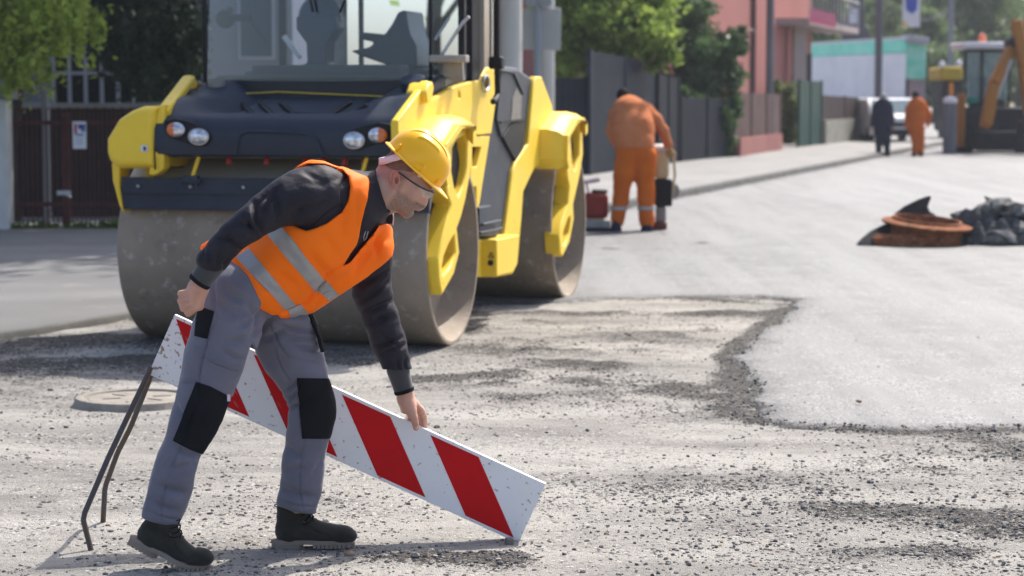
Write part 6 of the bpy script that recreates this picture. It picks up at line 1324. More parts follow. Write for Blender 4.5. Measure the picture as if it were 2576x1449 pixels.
mb = MB(); pc = e0_ + dr * 2.2 + nr * .45; mb.box((pc.x, pc.y, zb_ / 2), (.45, .45, zb_)); mb.build('column', M('cream column', (.52, .46, .42), (.44, .40, .37), 1, rough=.9), rh, world=True)
mb = MB(); pc = e0_ + dr * 4.6 + nr * .1; mb.box((pc.x, pc.y, 1.6), (.6, 1.6, 3.2)); mb.build('door', M('dark door', (.10, .08, .09), rough=.6), rh, world=True)
# ---- further along
p = gnd(1934, 380, .12); mb = MB(); rr_ = 9.6 * mpp(p.y); mb.cyl((p.x, p.y, .1), (p.x, p.y, 10), rr_ * 1.1, rr_ * .85, 20); o = mb.build('utility_pole', M('grey pole', (.17, .175, .19), (.13, .135, .15), 1, rough=.85)); tag(o, 'thick dark grey pole standing on the pavement before the red house', 'pole')
p = at(2208, 300, 84); mb = MB(); rr_ = 9 * mpp(84); mb.cyl((p.x, 84, 0), (p.x, 84, 10.5), rr_ * 1.1, rr_ * .9, 20); o = mb.build('utility_pole', M('far pole', (.12, .12, .14), rough=.85)); tag(o, 'dark pole between the white trailer and the camera', 'pole')
p = at(2388, 300, 112); mb = MB(); mb.cyl((p.x, 112, 0), (p.x, 112, 10.5), 7 * mpp(112), n=14); o = mb.build('utility_pole', M('farthest pole', (.19, .19, .21), rough=.85)); tag(o, 'slim far pole left of the digger cab', 'pole')
gg0, gg1 = G2(2008, 371), G2(2064, 364); fencerun('green_gate', 'dark green garden gate right of the flowering shrub', gg0, gg1, at(2010, 202, gg0[1]).z, at(2064, 205, gg1[1]).z, M('bottle green', (.015, .055, .045), rough=.5), .13, .02, 'gate')
bb0, bb1 = G2(2066, 363), G2(2174, 350); bf = fencerun('brown_fence', 'brown fence on a stone base, far along the pavement', bb0, bb1, at(2066, 240, bb0[1]).z, at(2174, 246, bb1[1]).z, M('brown boards', (.075, .055, .055), rough=.8), .12, .03)
mb = MB(); mb.bar(Vector((bb0[0], bb0[1] - .3, .45)), Vector((bb1[0], bb1[1] - .3, .45)), .2, .9); mb.build('stone_base', M('stone base', (.30, .29, .25), (.22, .21, .18), 2, rough=.95), bf, world=True)
mb = MB(); p = at(2168, 350, bb1[1] - 2); mb.box((p.x, p.y, .75), (.36, .36, 1.5)); mb.build('end_pillar', m_conc, bf, world=True, bevel=.02)
# white trailer with green trim
YT = 94; T0 = at(2004, 240, YT); tl = thing('box_trailer', 'long white box trailer with a mint green roof edge', 'trailer', (at(2150, 240, YT).x, YT, 0)); a, b, c_, d = at(2003, 150, YT + 12), at(2280, 132, YT), at(2285, 300, YT), at(2003, 300, YT + 12)
ax_, bx_ = at(2003, 200, YT + 12), at(2278, 200, YT); zt = at(2278, 133, YT).z; dd = (bx_ - ax_); dd.z = 0; dn_ = Vector((bx_.x - 2, bx_.y, 0)).normalized() * 2.5
base = [Vector((q_.x, q_.y, .75)) for q_ in (ax_, bx_, bx_ + dn_, ax_ + dn_)]; mb = MB(); mb.prism(base, (0, 0, zt - .75)); mb.build('box', M('trailer white', (.80, .78, .80), (.70, .68, .72), .8, rough=.6), tl, world=True, bevel=.03)
zr = at(2278, 96, YT).z; up = [Vector((q_.x, q_.y, zt + .002)) for q_ in (ax_ - dn_ * .02, bx_ - dn_ * .02, bx_ + dn_, ax_ + dn_)]; mb = MB(); mb.prism(up, (0, 0, zr - zt - .05)); mb.build('roof_trim', M('mint tarp', (.16, .70, .52), (.30, .78, .62), 1, rough=.4), tl, world=True, bevel=.05)
hh = [Vector((q_.x, q_.y, zr - .05)) for q_ in (ax_ - dn_ * .04, bx_ - dn_ * .04, bx_ + dn_, ax_ + dn_)]; mb = MB(); mb.prism(hh, (0, 0, .12)); mb.build('roof', M('pale roof', (.62, .64, .64), rough=.5), tl, world=True)
q0, q1 = at(2284, 205, YT - .5), at(2332, 112, YT - .5); mb = MB(); mb.box(((q0.x + q1.x) / 2, YT + .6, (q0.z + q1.z) / 2 + .1), (q1.x - q0.x, 2.0, q1.z - q0.z)); mb.build('end_canopy', M('mint sheet', (.13, .52, .38), (.30, .60, .50), 2, rough=.35), tl, world=True, bevel=.08)
mb = MB(); mb.box(((q0.x + q1.x) / 2, YT + .4, (q1.z) + .2), (q1.x - q0.x + .1, 2.4, .3), Matrix.Rotation(.18, 3, 'Y')); mb.build('end_roof', M('grey roof', (.33, .33, .36), rough=.6), tl, world=True, bevel=.05)
mb = MB(); q2 = at(2310, 240, YT - .4); mb.box((q2.x, YT + .7, 1.5), (q1.x - q0.x - .1, 1.7, 1.9)); mb.build('end_wall', M('grey end', (.22, .20, .23), (.35, .2, .22), 2, rough=.7), tl, world=True)
for t_ in (.2, .3, .8, .9):
    p = ax_ + (bx_ - ax_) * t_; mb = MB(); mb.cyl((p.x, p.y - .02, .48), (p.x + .08, p.y + .3, .48), .48, n=20); mb.build('wheel', m_dark, tl, world=True)
# white van
def vehicle(name, label, cat, x, y, w, l, h, hood, mat, rz=0):
    v = thing(name, label, cat, (x, y, 0), rz); P = [(-l / 2, .35), (-l / 2, .95), (-l / 2 + hood, 1.1), (-l / 2 + hood + .55, h - .06), (-l / 2 + hood + .9, h), (l / 2 - .2, h), (l / 2, h - .3), (l / 2, .35)]
    mb = MB(); L = [[Vector((sx * w / 2 * (1 if z < 1.1 else .9), yy, z)) for yy, z in P] for sx in (-1, 1)]; mb.loft(L); mb.build('body', mat, v, bevel=.06, seg=3)
    gm = M('car glass', (.15, .22, .24), rough=.05, spec=.9)
    mb = MB(); a0, a1 = P[2], P[3]; mb.add([(-w * .42, a0[0] + .02, a0[1] + .05), (w * .42, a0[0] + .02, a0[1] + .05), (w * .38, a1[0] - .06, a1[1]), (-w * .38, a1[0] - .06, a1[1])], [(0, 1, 2, 3)]); mb.v = [(p_[0], p_[1] - .03, p_[2]) for p_ in mb.v]; mb.build('windscreen', gm, v)
    for sx in (-1, 1): mb = MB(); mb.sphere((sx * w * .36, -l / 2 - .02, .78), (.14, .06, .09), 12, 8); mb.build('headlight', m_lens, v)
    mb = MB(); mb.box((0, -l / 2 - .02, .45), (w * .9, .08, .22)); mb.build('bumper', m_dark, v, bevel=.02)
    mb = MB(); mb.box((0, -l / 2 - .03, .72), (w * .38, .04, .14)); mb.build('grille', m_dark, v)
    for sx in (-1, 1):
        for yy in (-l / 2 + .8, l / 2 - .8): mb = MB(); mb.cyl((sx * (w / 2 - .2), yy, .33), (sx * (w / 2 + .01), yy, .33), .33, n=20); mb.build('wheel', m_dark, v)
    return v
p = at(2268, 300, 74); vehicle('white_car', 'white car facing the camera behind the two distant workers', 'car', p.x, 77, 1.8, 4.4, 1.62, .9, M('white car paint', (.75, .76, .78), rough=.25, coat=.6))
# ---- backhoe digger at the right edge
m_dig = M('digger orange', (.36, .15, .03), (.30, .12, .025), 1, rough=.5); m_dig2 = M('digger dark', (.020, .022, .028), (.04, .04, .045), 2, rough=.7)
YD = 64.5; p = at(2500, 385, YD); dg = thing('backhoe_digger', 'orange brown backhoe digger with white roofed cab at the right edge', 'digger', (p.x, YD, 0))
def DB(u0, v0, u1, v1, y0, dy, name, mat, bev=.04, par=None):
    a, b = at(u0, v1, y0), at(u1, v0, y0); mb = MB(); mb.box(((a.x + b.x) / 2, y0 + dy / 2, (a.z + b.z) / 2), (b.x - a.x, dy, b.z - a.z)); return mb.build(name, mat, par or dg, world=True, bevel=bev)
DB(2425, 120, 2432, 275, YD, .08, 'cab_post', m_dig2, .01); DB(2466, 120, 2474, 275, YD - .02, .08, 'cab_post', m_dig2, .01); DB(2536, 120, 2543, 275, YD, .08, 'cab_post', m_dig2, .01); DB(2426, 120, 2432, 275, YD + 1.5, .08, 'cab_post', m_dig2, .01); DB(2536, 120, 2542, 275, YD + 1.5, .08, 'cab_post', m_dig2, .01)
DB(2422, 106, 2548, 122, YD - .15, 1.9, 'cab_roof', M('white roof', (.70, .69, .72), rough=.4), .05); DB(2434, 123, 2536, 132, YD, .1, 'cab_header', m_dig2)
g_ = DB(2432, 130, 2466, 250, YD + .02, .02, 'cab_window', M('cab tint', (.30, .45, .45), rough=.05, alpha=.35, spec=.9), 0); DB(2474, 130, 2536, 250, YD + .02, .02, 'cab_window', g_.data.materials[0], 0)
DB(2434, 246, 2462, 262, YD - .05, .3, 'green_panel', M('teal panel', (.02, .22, .16), rough=.5)); DB(2440, 190, 2530, 275, YD + .9, .3, 'operator_seat', m_dig2)
DB(2416, 270, 2620, 372, YD - .3, 2.2, 'chassis', m_dig2, .1); DB(2455, 330, 2560, 380, YD - .9, .6, 'stabiliser', m_dig2, .05); DB(2412, 235, 2430, 370, YD - .5, .4, 'side_guard', m_dig)
for u in (2432, 2590): q_ = at(u, 340, YD + .5); mb = MB(); mb.cyl((q_.x - .25, YD + .9, .62), (q_.x + .25, YD + .9, .62), .62, n=28); mb.build('wheel', m_dark, dg, world=True, bevel=.05)
q_ = at(2471, 106, YD + .5); mb = MB(); mb.lathe([(.001, .26), (.09, .24), (.11, .1), (.12, 0)], q_, (0, 0, 1), 16); mb.build('beacon', M('orange beacon', (.8, .22, .10), rough=.2, coat=.6), dg, world=True)
def arm(pts, w, name, mat, par=None):
    mb = MB(); Q = [at(*p_) for p_ in pts]
    for a, b in zip(Q, Q[1:]): mb.bar(a, b, w[0], w[1], (0, 1, 0))
    return mb.build(name, mat, par or dg, world=True, bevel=.04)
bm_ = arm([(2480, 318, YD - 2.6), (2500, 215, YD - 2.2), (2550, 112, YD - 1.4)], (.30, .40), 'boom', m_dig); arm([(2556, 55, YD - 1.4), (2576, 170, YD - 2.0), (2592, 290, YD - 2.6)], (.30, .36), 'dipper_arm', m_dig); arm([(2505, 250, YD - 2.5), (2545, 150, YD - 1.9)], (.09, .09), 'hydraulic_ram', m_steel)
mb = MB(); q_ = at(2550, 112, YD - 1.4); mb.cyl(q_ + Vector((0, -.3, 0)), q_ + Vector((0, .3, 0)), .22, n=20); mb.build('pivot', m_dig2, dg, world=True)
mb = MB(); q_ = at(2600, 340, YD - 2.8); mb.prism([q_ + Vector((-.4, 0, -.5)), q_ + Vector((.4, 0, -.5)), q_ + Vector((.5, 0, .3)), q_ + Vector((-.3, 0, .4))], (0, .7, 0)); mb.build('bucket', m_dig2, dg, world=True, bevel=.04)
# yellow tipper behind it
YY = 82; p = at(2395, 385, YY); yt = thing('yellow_tipper', 'small yellow tipper truck parked left of the digger', 'truck', (p.x, YY, 0))
def DB2(u0, v0, u1, v1, y0, dy, name, mat, bev=.04): return DB(u0, v0, u1, v1, y0, dy, name, mat, bev, yt)
DB2(2366, 168, 2424, 202, YY - .3, 2.5, 'tipper_body', M('tipper yellow', (.42, .30, .03), (.34, .24, .03), 1, rough=.6), .12); DB2(2370, 200, 2424, 262, YY, 2.0, 'cab', m_dig2, .06); DB2(2388, 208, 2399, 240, YY - .1, .1, 'orange_panel', M('orange panel', (.75, .25, .03), rough=.5)); DB2(2372, 258, 2424, 330, YY, 1.8, 'chassis', m_dig2, .05)
for u, v in ((2369, 163), (2412, 160)): q_ = at(u, v, YY - .3); mb = MB(); mb.sphere(q_, (.13, .08, .12), 12, 8); mb.build('lamp', m_lens, yt, world=True)
for u in (2378, 2418): q_ = at(u, 300, YY); mb = MB(); mb.cyl((q_.x - .2, YY - .1, .5), (q_.x + .2, YY - .1, .5), .5, n=20); mb.build('wheel', m_dark, yt, world=True)
YB2 = 63.5; p = at(2388, 380, YB2); dm = thing('wrapped_drums', 'grey upright cylinder with a white lid between worker and digger', 'drum', (p.x, YB2, 0)); mb = MB(); rr_ = 17 * mpp(YB2); mb.cyl((p.x, YB2, 0), (p.x, YB2, at(0, 256, YB2).z), rr_, n=24); mb.build('barrel', M('grey barrel', (.20, .215, .24), (.12, .13, .15), 4, rough=.7, stretch=(6, 6, .4)), dm, world=True)
mb = MB(); z_ = at(0, 256, YB2).z; mb.lathe([(rr_ * 1.05, -.03), (rr_ * 1.05, .05), (rr_ * .8, .13), (.001, .16)], (p.x, YB2, z_), (0, 0, 1), 24); mb.build('lid', M('white lid', (.75, .74, .76), rough=.4), dm, world=True)
# hanging banner on its bracket
YS = 84; q0, q1 = at(2270, 68, YS - .4), at(2315, -6, YS - .4); hb_ = thing('street_banner', 'white and blue banner hanging high from the dark pole', 'banner', ((q0.x + q1.x) / 2, YS - .4, q0.z))
mb = MB(); mb.box(((q0.x + q1.x) / 2, YS - .4, (q0.z + q1.z) / 2), (q1.x - q0.x, .05, q1.z - q0.z)); mb.build('panel', M('banner white', (.66, .67, .72), rough=.5), hb_, world=True)
mb = MB(); cx_, w_ = (q0.x + q1.x) / 2, q1.x - q0.x; zt = q1.z; hh_ = q1.z - q0.z; mb.prism([(cx_ - w_ * .36, YS - .432, zt - .02), (cx_ + w_ * .36, YS - .432, zt - .02), (cx_ + w_ * .30, YS - .432, zt - hh_ * .42), (cx_ + w_ * .05, YS - .432, zt - hh_ * .56), (cx_ - w_ * .30, YS - .432, zt - hh_ * .42)], (0, -.01, 0)); mb.build('blue_mark', M('banner blue', (.07, .11, .42), rough=.5), hb_, world=True)
mb = MB(); mb.prism([(cx_ - w_ * .48, YS - .432, zt - hh_ * .98), (cx_ - w_ * .1, YS - .432, zt - hh_ * .98), (cx_ - w_ * .48, YS - .432, zt - hh_ * .72)], (0, -.01, 0)); mb.build('yellow_mark', M('banner yellow', (.65, .5, .2), rough=.5), hb_, world=True)
mb = MB(); pz = at(2208, 0, YS); mb.bar(Vector((pz.x, YS - .15, q1.z + .04)), Vector((q1.x, YS - .4, q1.z + .04)), .06, .06); mb.build('bracket', m_dig2, hb_, world=True)
# far house and far trees
YF = 128; fh_ = thing('far_house', 'dark purple grey gabled house among the far trees', 'house', (at(2150, 250, YF).x, YF, 0)); P = [Vector(at(u, v, YF)) for u, v in ((2105, 250), (2105, 62), (2128, 40), (2135, -30), (2170, -30), (2172, 52), (2192, 92), (2192, 250))]; mb = MB(); mb.prism(P, (0, 6, 0)); mb.build('wall', M('purple grey wall', (.085, .075, .10), (.07, .06, .085), .5, rough=.9), fh_, world=True)
a, b = at(2137, 58, YF - .1), at(2157, 22, YF - .1); mb = MB(); mb.box(((a.x + b.x) / 2, YF - .05, (a.z + b.z) / 2), (b.x - a.x, .1, b.z - a.z)); mb.build('window', M('pale window', (.6, .62, .7), rough=.3), fh_, world=True)
rt = random.Random(5)
for i, (u, v, a, c_, Y, lab) in enumerate(((2060, 60, 62, 110, 118, 'light green far tree behind the balcony'), (2250, 60, 60, 110, 140, 'yellowish far tree behind the street banner'), (2330, 90, 56, 130, 132, 'dark far tree above the trailer end'), (2400, 40, 70, 140, 138, 'broad far tree behind the slim pole'), (2480, 60, 70, 130, 142, 'blue green far tree above the digger roof'), (2560, 80, 60, 120, 136, 'far tree at the right edge above the digger arm'), (2640, 60, 70, 130, 140, 'far tree just past the right edge'), (2180, 150, 70, 90, 150, 'low far tree behind the purple grey house'), (2350, 190, 60, 60, 126, 'low pale green far tree right of the trailer'), (1985, 20, 50, 90, 140, 'far tree glimpsed above the balcony railing'))):
    bs = at(u, 300, Y); cl = []
    for k in range(9): cl.append((u + rt.uniform(-.75, .75) * a, v + rt.uniform(-.85, .95) * c_, Y + rt.uniform(-2, 2), a * rt.uniform(.35, .55), 2.0, a * rt.uniform(.35, .5)))
    tree('far_tree', lab, (bs.x, Y, 0), at(u, v, Y).z, CL(cl), 6500, .20, m_leafE, 30 + i, .25, 4, 2.5, group='far trees closing the street', sub=14, spread=.30)
hg = []; r = random.Random(9)
for i in range(26): hg.append((2000 + i * 26, 215 + r.uniform(-14, 14), 150 + r.uniform(0, 6), 30, 2.5, 40))
tag(leaves('garden_hedge', CL([(u, 150, 33, 260, 1.2, 170) for u in range(-2600, -1500, 260)] + [(u, 180, 31, 200, 1.0, 60) for u in range(-2600, -260, 300)]), 14000, .10, m_leafD, None, 51, sub=20), kind='stuff')
tag(leaves('far_wood', CL(hg) + CL([(u, v_ + r.uniform(-20, 20), 172, 40, 2.5, 50) for v_ in (20, 80) for u in range(1960, 2540, 40)]) + CL([(u + 12, 120 + r.uniform(-20, 20), 158, 34, 2.5, 50) for u in range(2000, 2640, 40)]), 42000, .26, m_leafE, None, 50, sub=10, spread=.34), kind='stuff')
# overhead wires
for (a, b, s_) in (((2208, 2, 84), (2388, 30, 112), 10), ((2208, -12, 84), (2388, 20, 112), 12)):
    p0, p1 = at(*a), at(*b); mb = MB(); mb.tube([p0 + (p1 - p0) * (k / 14) - Vector((0, 0, s_ * .06 * math.sin(math.pi * k / 14))) for k in range(15)], .018, 5); o = mb.build('overhead_wire', m_dark); tag(o, 'upper sagging wire between the far poles' if s_ == 12 else 'lower sagging wire between the far poles', 'wire')
# ================================================================== OTHER WORKERS AND SMALL PLANT
m_or = M('faded orange cloth', (.58, .135, .018), (.50, .11, .016), 4, rough=.85); m_or2 = M('sun bleached orange', (.56, .20, .085), (.47, .15, .06), 3, rough=.85); m_navy = M('navy cloth', (.022, .026, .048), rough=.85)
def figure(label, Y, head, torso_, arms, legs, mt, ml, boots, gloves=None, hairc=True, h=.016, cap=None):
    g = gnd(legs[0][-1][0], legs[0][-1][1]); P = thing('person', label, 'person', (at(head[0], head[1], Y).x, Y, 0)); us = [q_[0] for q_ in torso_] + [q_[0] for a in arms + legs for q_ in a]
    def V(margin=.25): return Vox((at(min(us), 0, Y).x - margin, Y - .6, -.02), (at(max(us), 0, Y).x + margin, Y + .75, at(0, head[1], Y).z + .3), h)
    def ch(v, pts, k=.03, q=1.0, g_=0):
        for a, b in zip(pts, pts[1:]): v.cone(tuple(at(a[0], a[1], a[2])), tuple(at(b[0], b[1], b[2])), a[3] * mpp(Y) + g_, b[3] * mpp(Y) + g_, k, SIDE, q)
    v = V(); ch(v, [(torso_[-1][0], torso_[-1][1], torso_[-1][2], torso_[-1][3] * .4), (head[0], head[1] + head[3] * .6, head[2], head[3] * .55)]); hc = tuple(at(head[0], head[1], head[2])); rr = head[3] * mpp(Y); v.ell(hc, (rr * .82, rr, rr * 1.12), None, .02)
    v.ell((hc[0], hc[1] + rr * .9, hc[2] - rr * .15), (rr * .2, rr * .3, rr * .25), None, .02)
    for sx in (-1, 1): v.ell((hc[0] + sx * rr * .82, hc[1], hc[2] - rr * .05), (rr * .12, rr * .2, rr * .3), None, .01)
    for a in arms:
        e = a[-1]; f = a[-2]; d = (at(*e[:3]) - at(*f[:3])).normalized(); c = at(*e[:3]); v.cone(tuple(at(*f[:3])), tuple(c), .028, .030, .02); v.ell(tuple(c + d * .05), (.040, .030, .050), None, .01)
        for k in range(4): o_ = c + d * .08 + Vector(((k - 1.5) * .021, 0, 0)); v.cone(tuple(o_), tuple(o_ + d * (.05 + .008 * (k in (1, 2))) + Vector((0, .02, 0))), .0105, .0095, .004)
        v.cone(tuple(c + d * .03 + Vector((.04, 0, 0))), tuple(c + d * .075 + Vector((.058, 0, 0))), .012, .010, .006)
    ch(v, torso_, .03, .8, -.035); [ch(v, l, g_=-.025) for l in legs]; voxobj('body', v, m_skin, P)
    v = V(); ch(v, torso_, .05, .8, .018); [ch(v, a[:-1] + [(a[-1][0], a[-1][1], a[-1][2], a[-1][3])], .03) for a in arms]; v.halfspace(tuple(at(legs[0][0][0], torso_[0][1] + torso_[0][3] * .02, Y)), (0, 0, -1)); jk = voxobj('jacket', v, mt, P, amp=.008, freq=(9, 9, 10), seed=3)
    v = V(); ch(v, [(torso_[0][0] - 4, torso_[0][1] + 4, torso_[0][2], torso_[0][3] * .92), (torso_[0][0] + 4, torso_[0][1] + 8, torso_[0][2], torso_[0][3] * .92)], .03, .8); [ch(v, l, .035) for l in legs]
    v.halfspace(tuple(at(0, legs[0][-1][1] - 5 - (9 if Y < 40 else 0), Y)), (0, 0, -1)); tk = voxobj('trousers', v, ml, P, amp=.009, freq=(8, 8, 9), seed=5)
    for l in legs:
        e = l[-1]; c = at(e[0], e[1], Y); mb = MB(); x_ = c.x; y_ = e[2]
        mb.loft([[Vector((x_ + a_ * .068 * s1, y_ + b_ * (.15 if b_ > 0 else .10) * s1 + (.04 if b_ > 0 else 0), z_)) for a_, b_ in ((-.7, -1), (.7, -1), (1, -.3), (1, .6), (.6, 1), (-.6, 1), (-1, .6), (-1, -.3))] for z_, s1 in ((0, 1), (.05, 1), (.09, .85), (.15, .62), (.2, .60))]); mb.build('boot', boots, P, world=True, bevel=.01)
    v = V(.1); v.D[:] = .2; v.ell((hc[0], hc[1] - rr * .10, hc[2] + rr * .18), (rr * .90, rr * 1.02, rr * 1.05), None, .01); voxobj('hair' if not cap else 'cap', v, cap or m_hairk, P)
    return P, jk, tk
m_hairk = M('dark hair', (.02, .018, .018), rough=.8)
YO = 26.9
pw_, jk_, tk_ = figure('stooping worker in bleached orange overalls seen from behind, gripping the rammer', YO, (1567, 243, YO + .45, 19), [(1601, 372, YO, 43), (1592, 330, YO + .10, 50), (1586, 296, YO + .24, 49), (1580, 278, YO + .34, 36)],
    [[(1622, 282, YO + .28, 26), (1648, 300, YO + .24, 17), (1668, 328, YO + .22, 13), (1680, 362, YO + .25, 11), (1686, 376, YO + .27, 9)], [(1550, 290, YO + .3, 22), (1540, 330, YO + .42, 16), (1552, 365, YO + .6, 12), (1570, 385, YO + .7, 9)]],
    [[(1580, 390, YO, 34), (1570, 440, YO - .02, 26), (1562, 500, YO + .0, 20), (1553, 545, YO - .02, 17), (1550, 583, YO - .04, 15)], [(1618, 390, YO, 34), (1621, 440, YO, 26), (1625, 500, YO + .02, 21), (1628, 545, YO, 19), (1627, 583, YO - .02, 16)]], m_or2, m_or, m_navy)
for (u0, u1) in ((1538, 1577), (1606, 1644)):
    mb = MB(); c = at((u0 + u1) / 2, 523, YO); rr_ = (u1 - u0) / 2 * mpp(YO) * 1.12; mb.lathe([(rr_, -.022), (rr_ * 1.04, -.02), (rr_ * 1.05, .02), (rr_, .022)], c + Vector((0, .0, 0)), (0, 0, 1), 24); mb.build('reflective_band', m_refl, tk_, world=True)
mb = MB(); q_ = at(1686, 385, YO + .27); mb.sphere(q_, (.052, .045, .065), 14, 10); mb.build('glove', M('tan glove', (.35, .22, .08), rough=.9), pw_, world=True)
# rammer
q_ = at(1668, 575, YO + .35); rm = thing('trench_rammer', 'upright trench rammer with cream tank held by the stooping worker', 'rammer', (q_.x, YO + .35, 0)); cx_ = q_.x
def RB(u0, v0, u1, v1, y, dy, name, mat, bev=.03): a, b = at(u0, v1, y), at(u1, v0, y); mb = MB(); mb.box(((a.x + b.x) / 2, y + dy / 2, (a.z + b.z) / 2), (b.x - a.x, dy, b.z - a.z)); return mb.build(name, mat, rm, world=True, bevel=bev)
m_crm = M('cream plastic', (.55, .43, .24), (.45, .35, .2), 6, rough=.5); RB(1645, 378, 1684, 450, YO + .25, .28, 'fuel_tank', m_crm, .05)
mb = MB(); q_ = at(1660, 377, YO + .38); mb.lathe([(.10, -.02), (.12, 0), (.12, .04), (.07, .07), (.001, .075)], q_, (0, 0, 1), 22); mb.build('tank_cap', M('cap white', (.66, .64, .62), rough=.4), rm, world=True)
RB(1648, 450, 1692, 520, YO + .27, .24, 'engine', m_dark, .03); RB(1650, 520, 1676, 560, YO + .32, .14, 'bellows', m_dust, .02); RB(1640, 560, 1678, 578, YO + .24, .34, 'ramming_shoe', M('rusty shoe', (.16, .06, .04), rough=.7), .01)
mb = MB(); mb.tube([at(1690, 500, YO + .3), at(1698, 440, YO + .28), at(1694, 385, YO + .26), at(1670, 378, YO + .6), at(1645, 385, YO + .6)], .016, 8); mb.build('handle', m_crm, rm, world=True)
mb = MB(); mb.cyl(at(1692, 480, YO + .3), at(1692, 480, YO + .45), .09, n=18); mb.build('starter_housing', m_dust, rm, world=True)
# red plate compactor
q_ = at(1505, 588, 26.9); cp = thing('plate_compactor', 'small dark red plate compactor behind the rear drum', 'compactor', (q_.x, 26.9, 0))
def CB(u0, v0, u1, v1, y, dy, name, mat, bev=.03): a, b = at(u0, v1, y), at(u1, v0, y); mb = MB(); mb.box(((a.x + b.x) / 2, y + dy / 2, (a.z + b.z) / 2), (b.x - a.x, dy, b.z - a.z)); return mb.build(name, mat, cp, world=True, bevel=bev)
CB(1468, 486, 1531, 552, 26.85, .35, 'engine_cover', M('dark red paint', (.26, .04, .03), (.18, .03, .025), 6, rough=.5), .06); CB(1490, 478, 1530, 486, 26.9, .25, 'air_cleaner', m_dark, .02); CB(1470, 556, 1536, 575, 26.8, .45, 'engine_base', m_dust, .02); CB(1466, 574, 1538, 588, 26.75, .55, 'base_plate', m_dark, .015)
mb = MB(); mb.tube([at(1478, 560, 27.0), at(1484, 500, 27.0), at(1474, 458, 26.9)], .014, 8); mb.tube([at(1470, 459, 26.85), at(1507, 452, 26.95)], .028, 8); mb.build('handle', M('pale pink grip', (.62, .45, .44), rough=.5), cp, world=True)
YW = 60.7
figure('distant worker in dark navy clothes standing by the kerb end', YW, (2222, 245, YW, 9.5), [(2219, 318, YW, 20), (2220, 290, YW, 22), (2221, 268, YW, 21)], [[(2238, 268, YW, 9), (2243, 295, YW, 7), (2246, 318, YW, 6)], [(2203, 268, YW, 9), (2197, 295, YW, 7), (2193, 320, YW, 6)]], [[(2212, 325, YW, 13), (2211, 360, YW, 9), (2210, 393, YW, 7)], [(2230, 325, YW, 13), (2231, 360, YW, 9), (2233, 393, YW, 7)]], m_navy, m_navy, m_dark, h=.03, cap=M('grey cap', (.35, .34, .33), rough=.7))
figure('distant worker in orange overalls turned away beside the white car', YW, (2303, 240, YW, 10), [(2303, 316, YW, 20), (2305, 290, YW, 23), (2307, 268, YW, 22)], [[(2326, 270, YW, 9), (2338, 290, YW, 7), (2334, 312, YW + .1, 6)], [(2287, 270, YW, 9), (2282, 295, YW, 7), (2280, 316, YW, 6)]], [[(2298, 325, YW, 14), (2304, 360, YW, 10), (2300, 393, YW, 7)], [(2312, 325, YW, 14), (2316, 360, YW, 10), (2317, 393, YW, 7)]], m_or, m_or, m_dark, h=.03)
# ================================================================== RUBBLE, RUSTY FRAME, PATCH OF LITTER
m_rust = M('rusted cast iron', (.27, .105, .052), (.17, .066, .034), 9, rough=.85, bump=.5, bscale=50, spots=((.40, .20, .11), 22, .54, .1), spots2=((.08, .05, .04), 9, .56, .12)); YR = 24.5
q_ = at(2326, 600, YR); mf = thing('rusty_manhole_frame', 'rusty orange cast iron manhole frame lying beside the asphalt rubble', 'manhole frame', (q_.x, YR, 0)); ax = Vector((.085, -.08, 1)).normalized(); mb = MB(); c = Vector((q_.x, YR, .025)); 
mb.lathe([(.34, .03), (.41, .0), (.405, .02), (.40, .18), (.43, .205), (.50, .215), (.505, .24), (.40, .262), (.385, .29), (.36, .29), (.35, .24), (.36, .06)], c, ax, 64, closed=True); mb.build('ring', m_rust, mf, world=True)
mb = MB(); A1 = at(2262, 612, YR - .35); L = []
for k in range(13):
    t = 3.5 + k * .19; d = Vector((math.cos(t), math.sin(t) * .8, 0)); L.append([A1 + Vector((.12, .26, 0)) + d * r_ + Vector((0, 0, z_)) for r_, z_ in ((.30, -.05), (.44, -.05), (.43, .05), (.36, .10), (.31, .06))])
mb.loft(L); o = mb.build('rusty_ring_segment', m_rust, weld=False); tag(o, 'curved rusty segment lying in front of the manhole frame', 'iron segment')
m_slab = M('dark iron slab', (.045, .047, .05), (.07, .068, .066), 8, rough=.8, bump=.4, bscale=40)
def slabo(P, Y, t, name, label, cat, mat=m_slab): mb = MB(); mb.prism([at(u, v, Y) for u, v in P], (0, t, 0)); o = mb.build(name, mat, bevel=.006); return tag(o, label, cat)
slabo([(2249, 541), (2275, 520), (2312, 502), (2334, 494), (2342, 493), (2341, 502), (2334, 520), (2340, 533), (2354, 540), (2348, 566), (2262, 566)], YR + .42, .07, 'broken_cover', 'broken dark cover piece standing upright behind the rusty frame', 'broken cover')
mb = MB(); P = [at(2158, 615, YR - .25), at(2170, 601, YR - .2), at(2195, 580, YR - .1), at(2232, 562, YR), at(2250, 560, YR + .1), at(2250, 600, YR), at(2200, 617, YR - .3)]; mb.prism(P, (.02, .28, -.02)); o = mb.build('leaning_slab', m_slab, bevel=.006); tag(o, 'dark slab leaning low against the left of the rusty frame', 'slab')
mb = MB(); mb.bar(at(2120, 618, YR - .1), at(2200, 621, YR - .2), .05, .02); o = mb.build('flat_bar', m_slab); tag(o, 'thin dark flat bar poking out left of the rusty frame', 'bar')
mb = MB(); mb.bar(at(2540, 535, YR + .6), at(2640, 540, YR + .5), .10, .04); o = mb.build('timber_board', M('timber', (.45, .28, .12), rough=.8)); tag(o, 'tan timber board on the rubble at the right edge', 'board')
mb = MB(); mc = at(2520, 622, YR + .15); NXm, NYm = 60, 30; vs = []
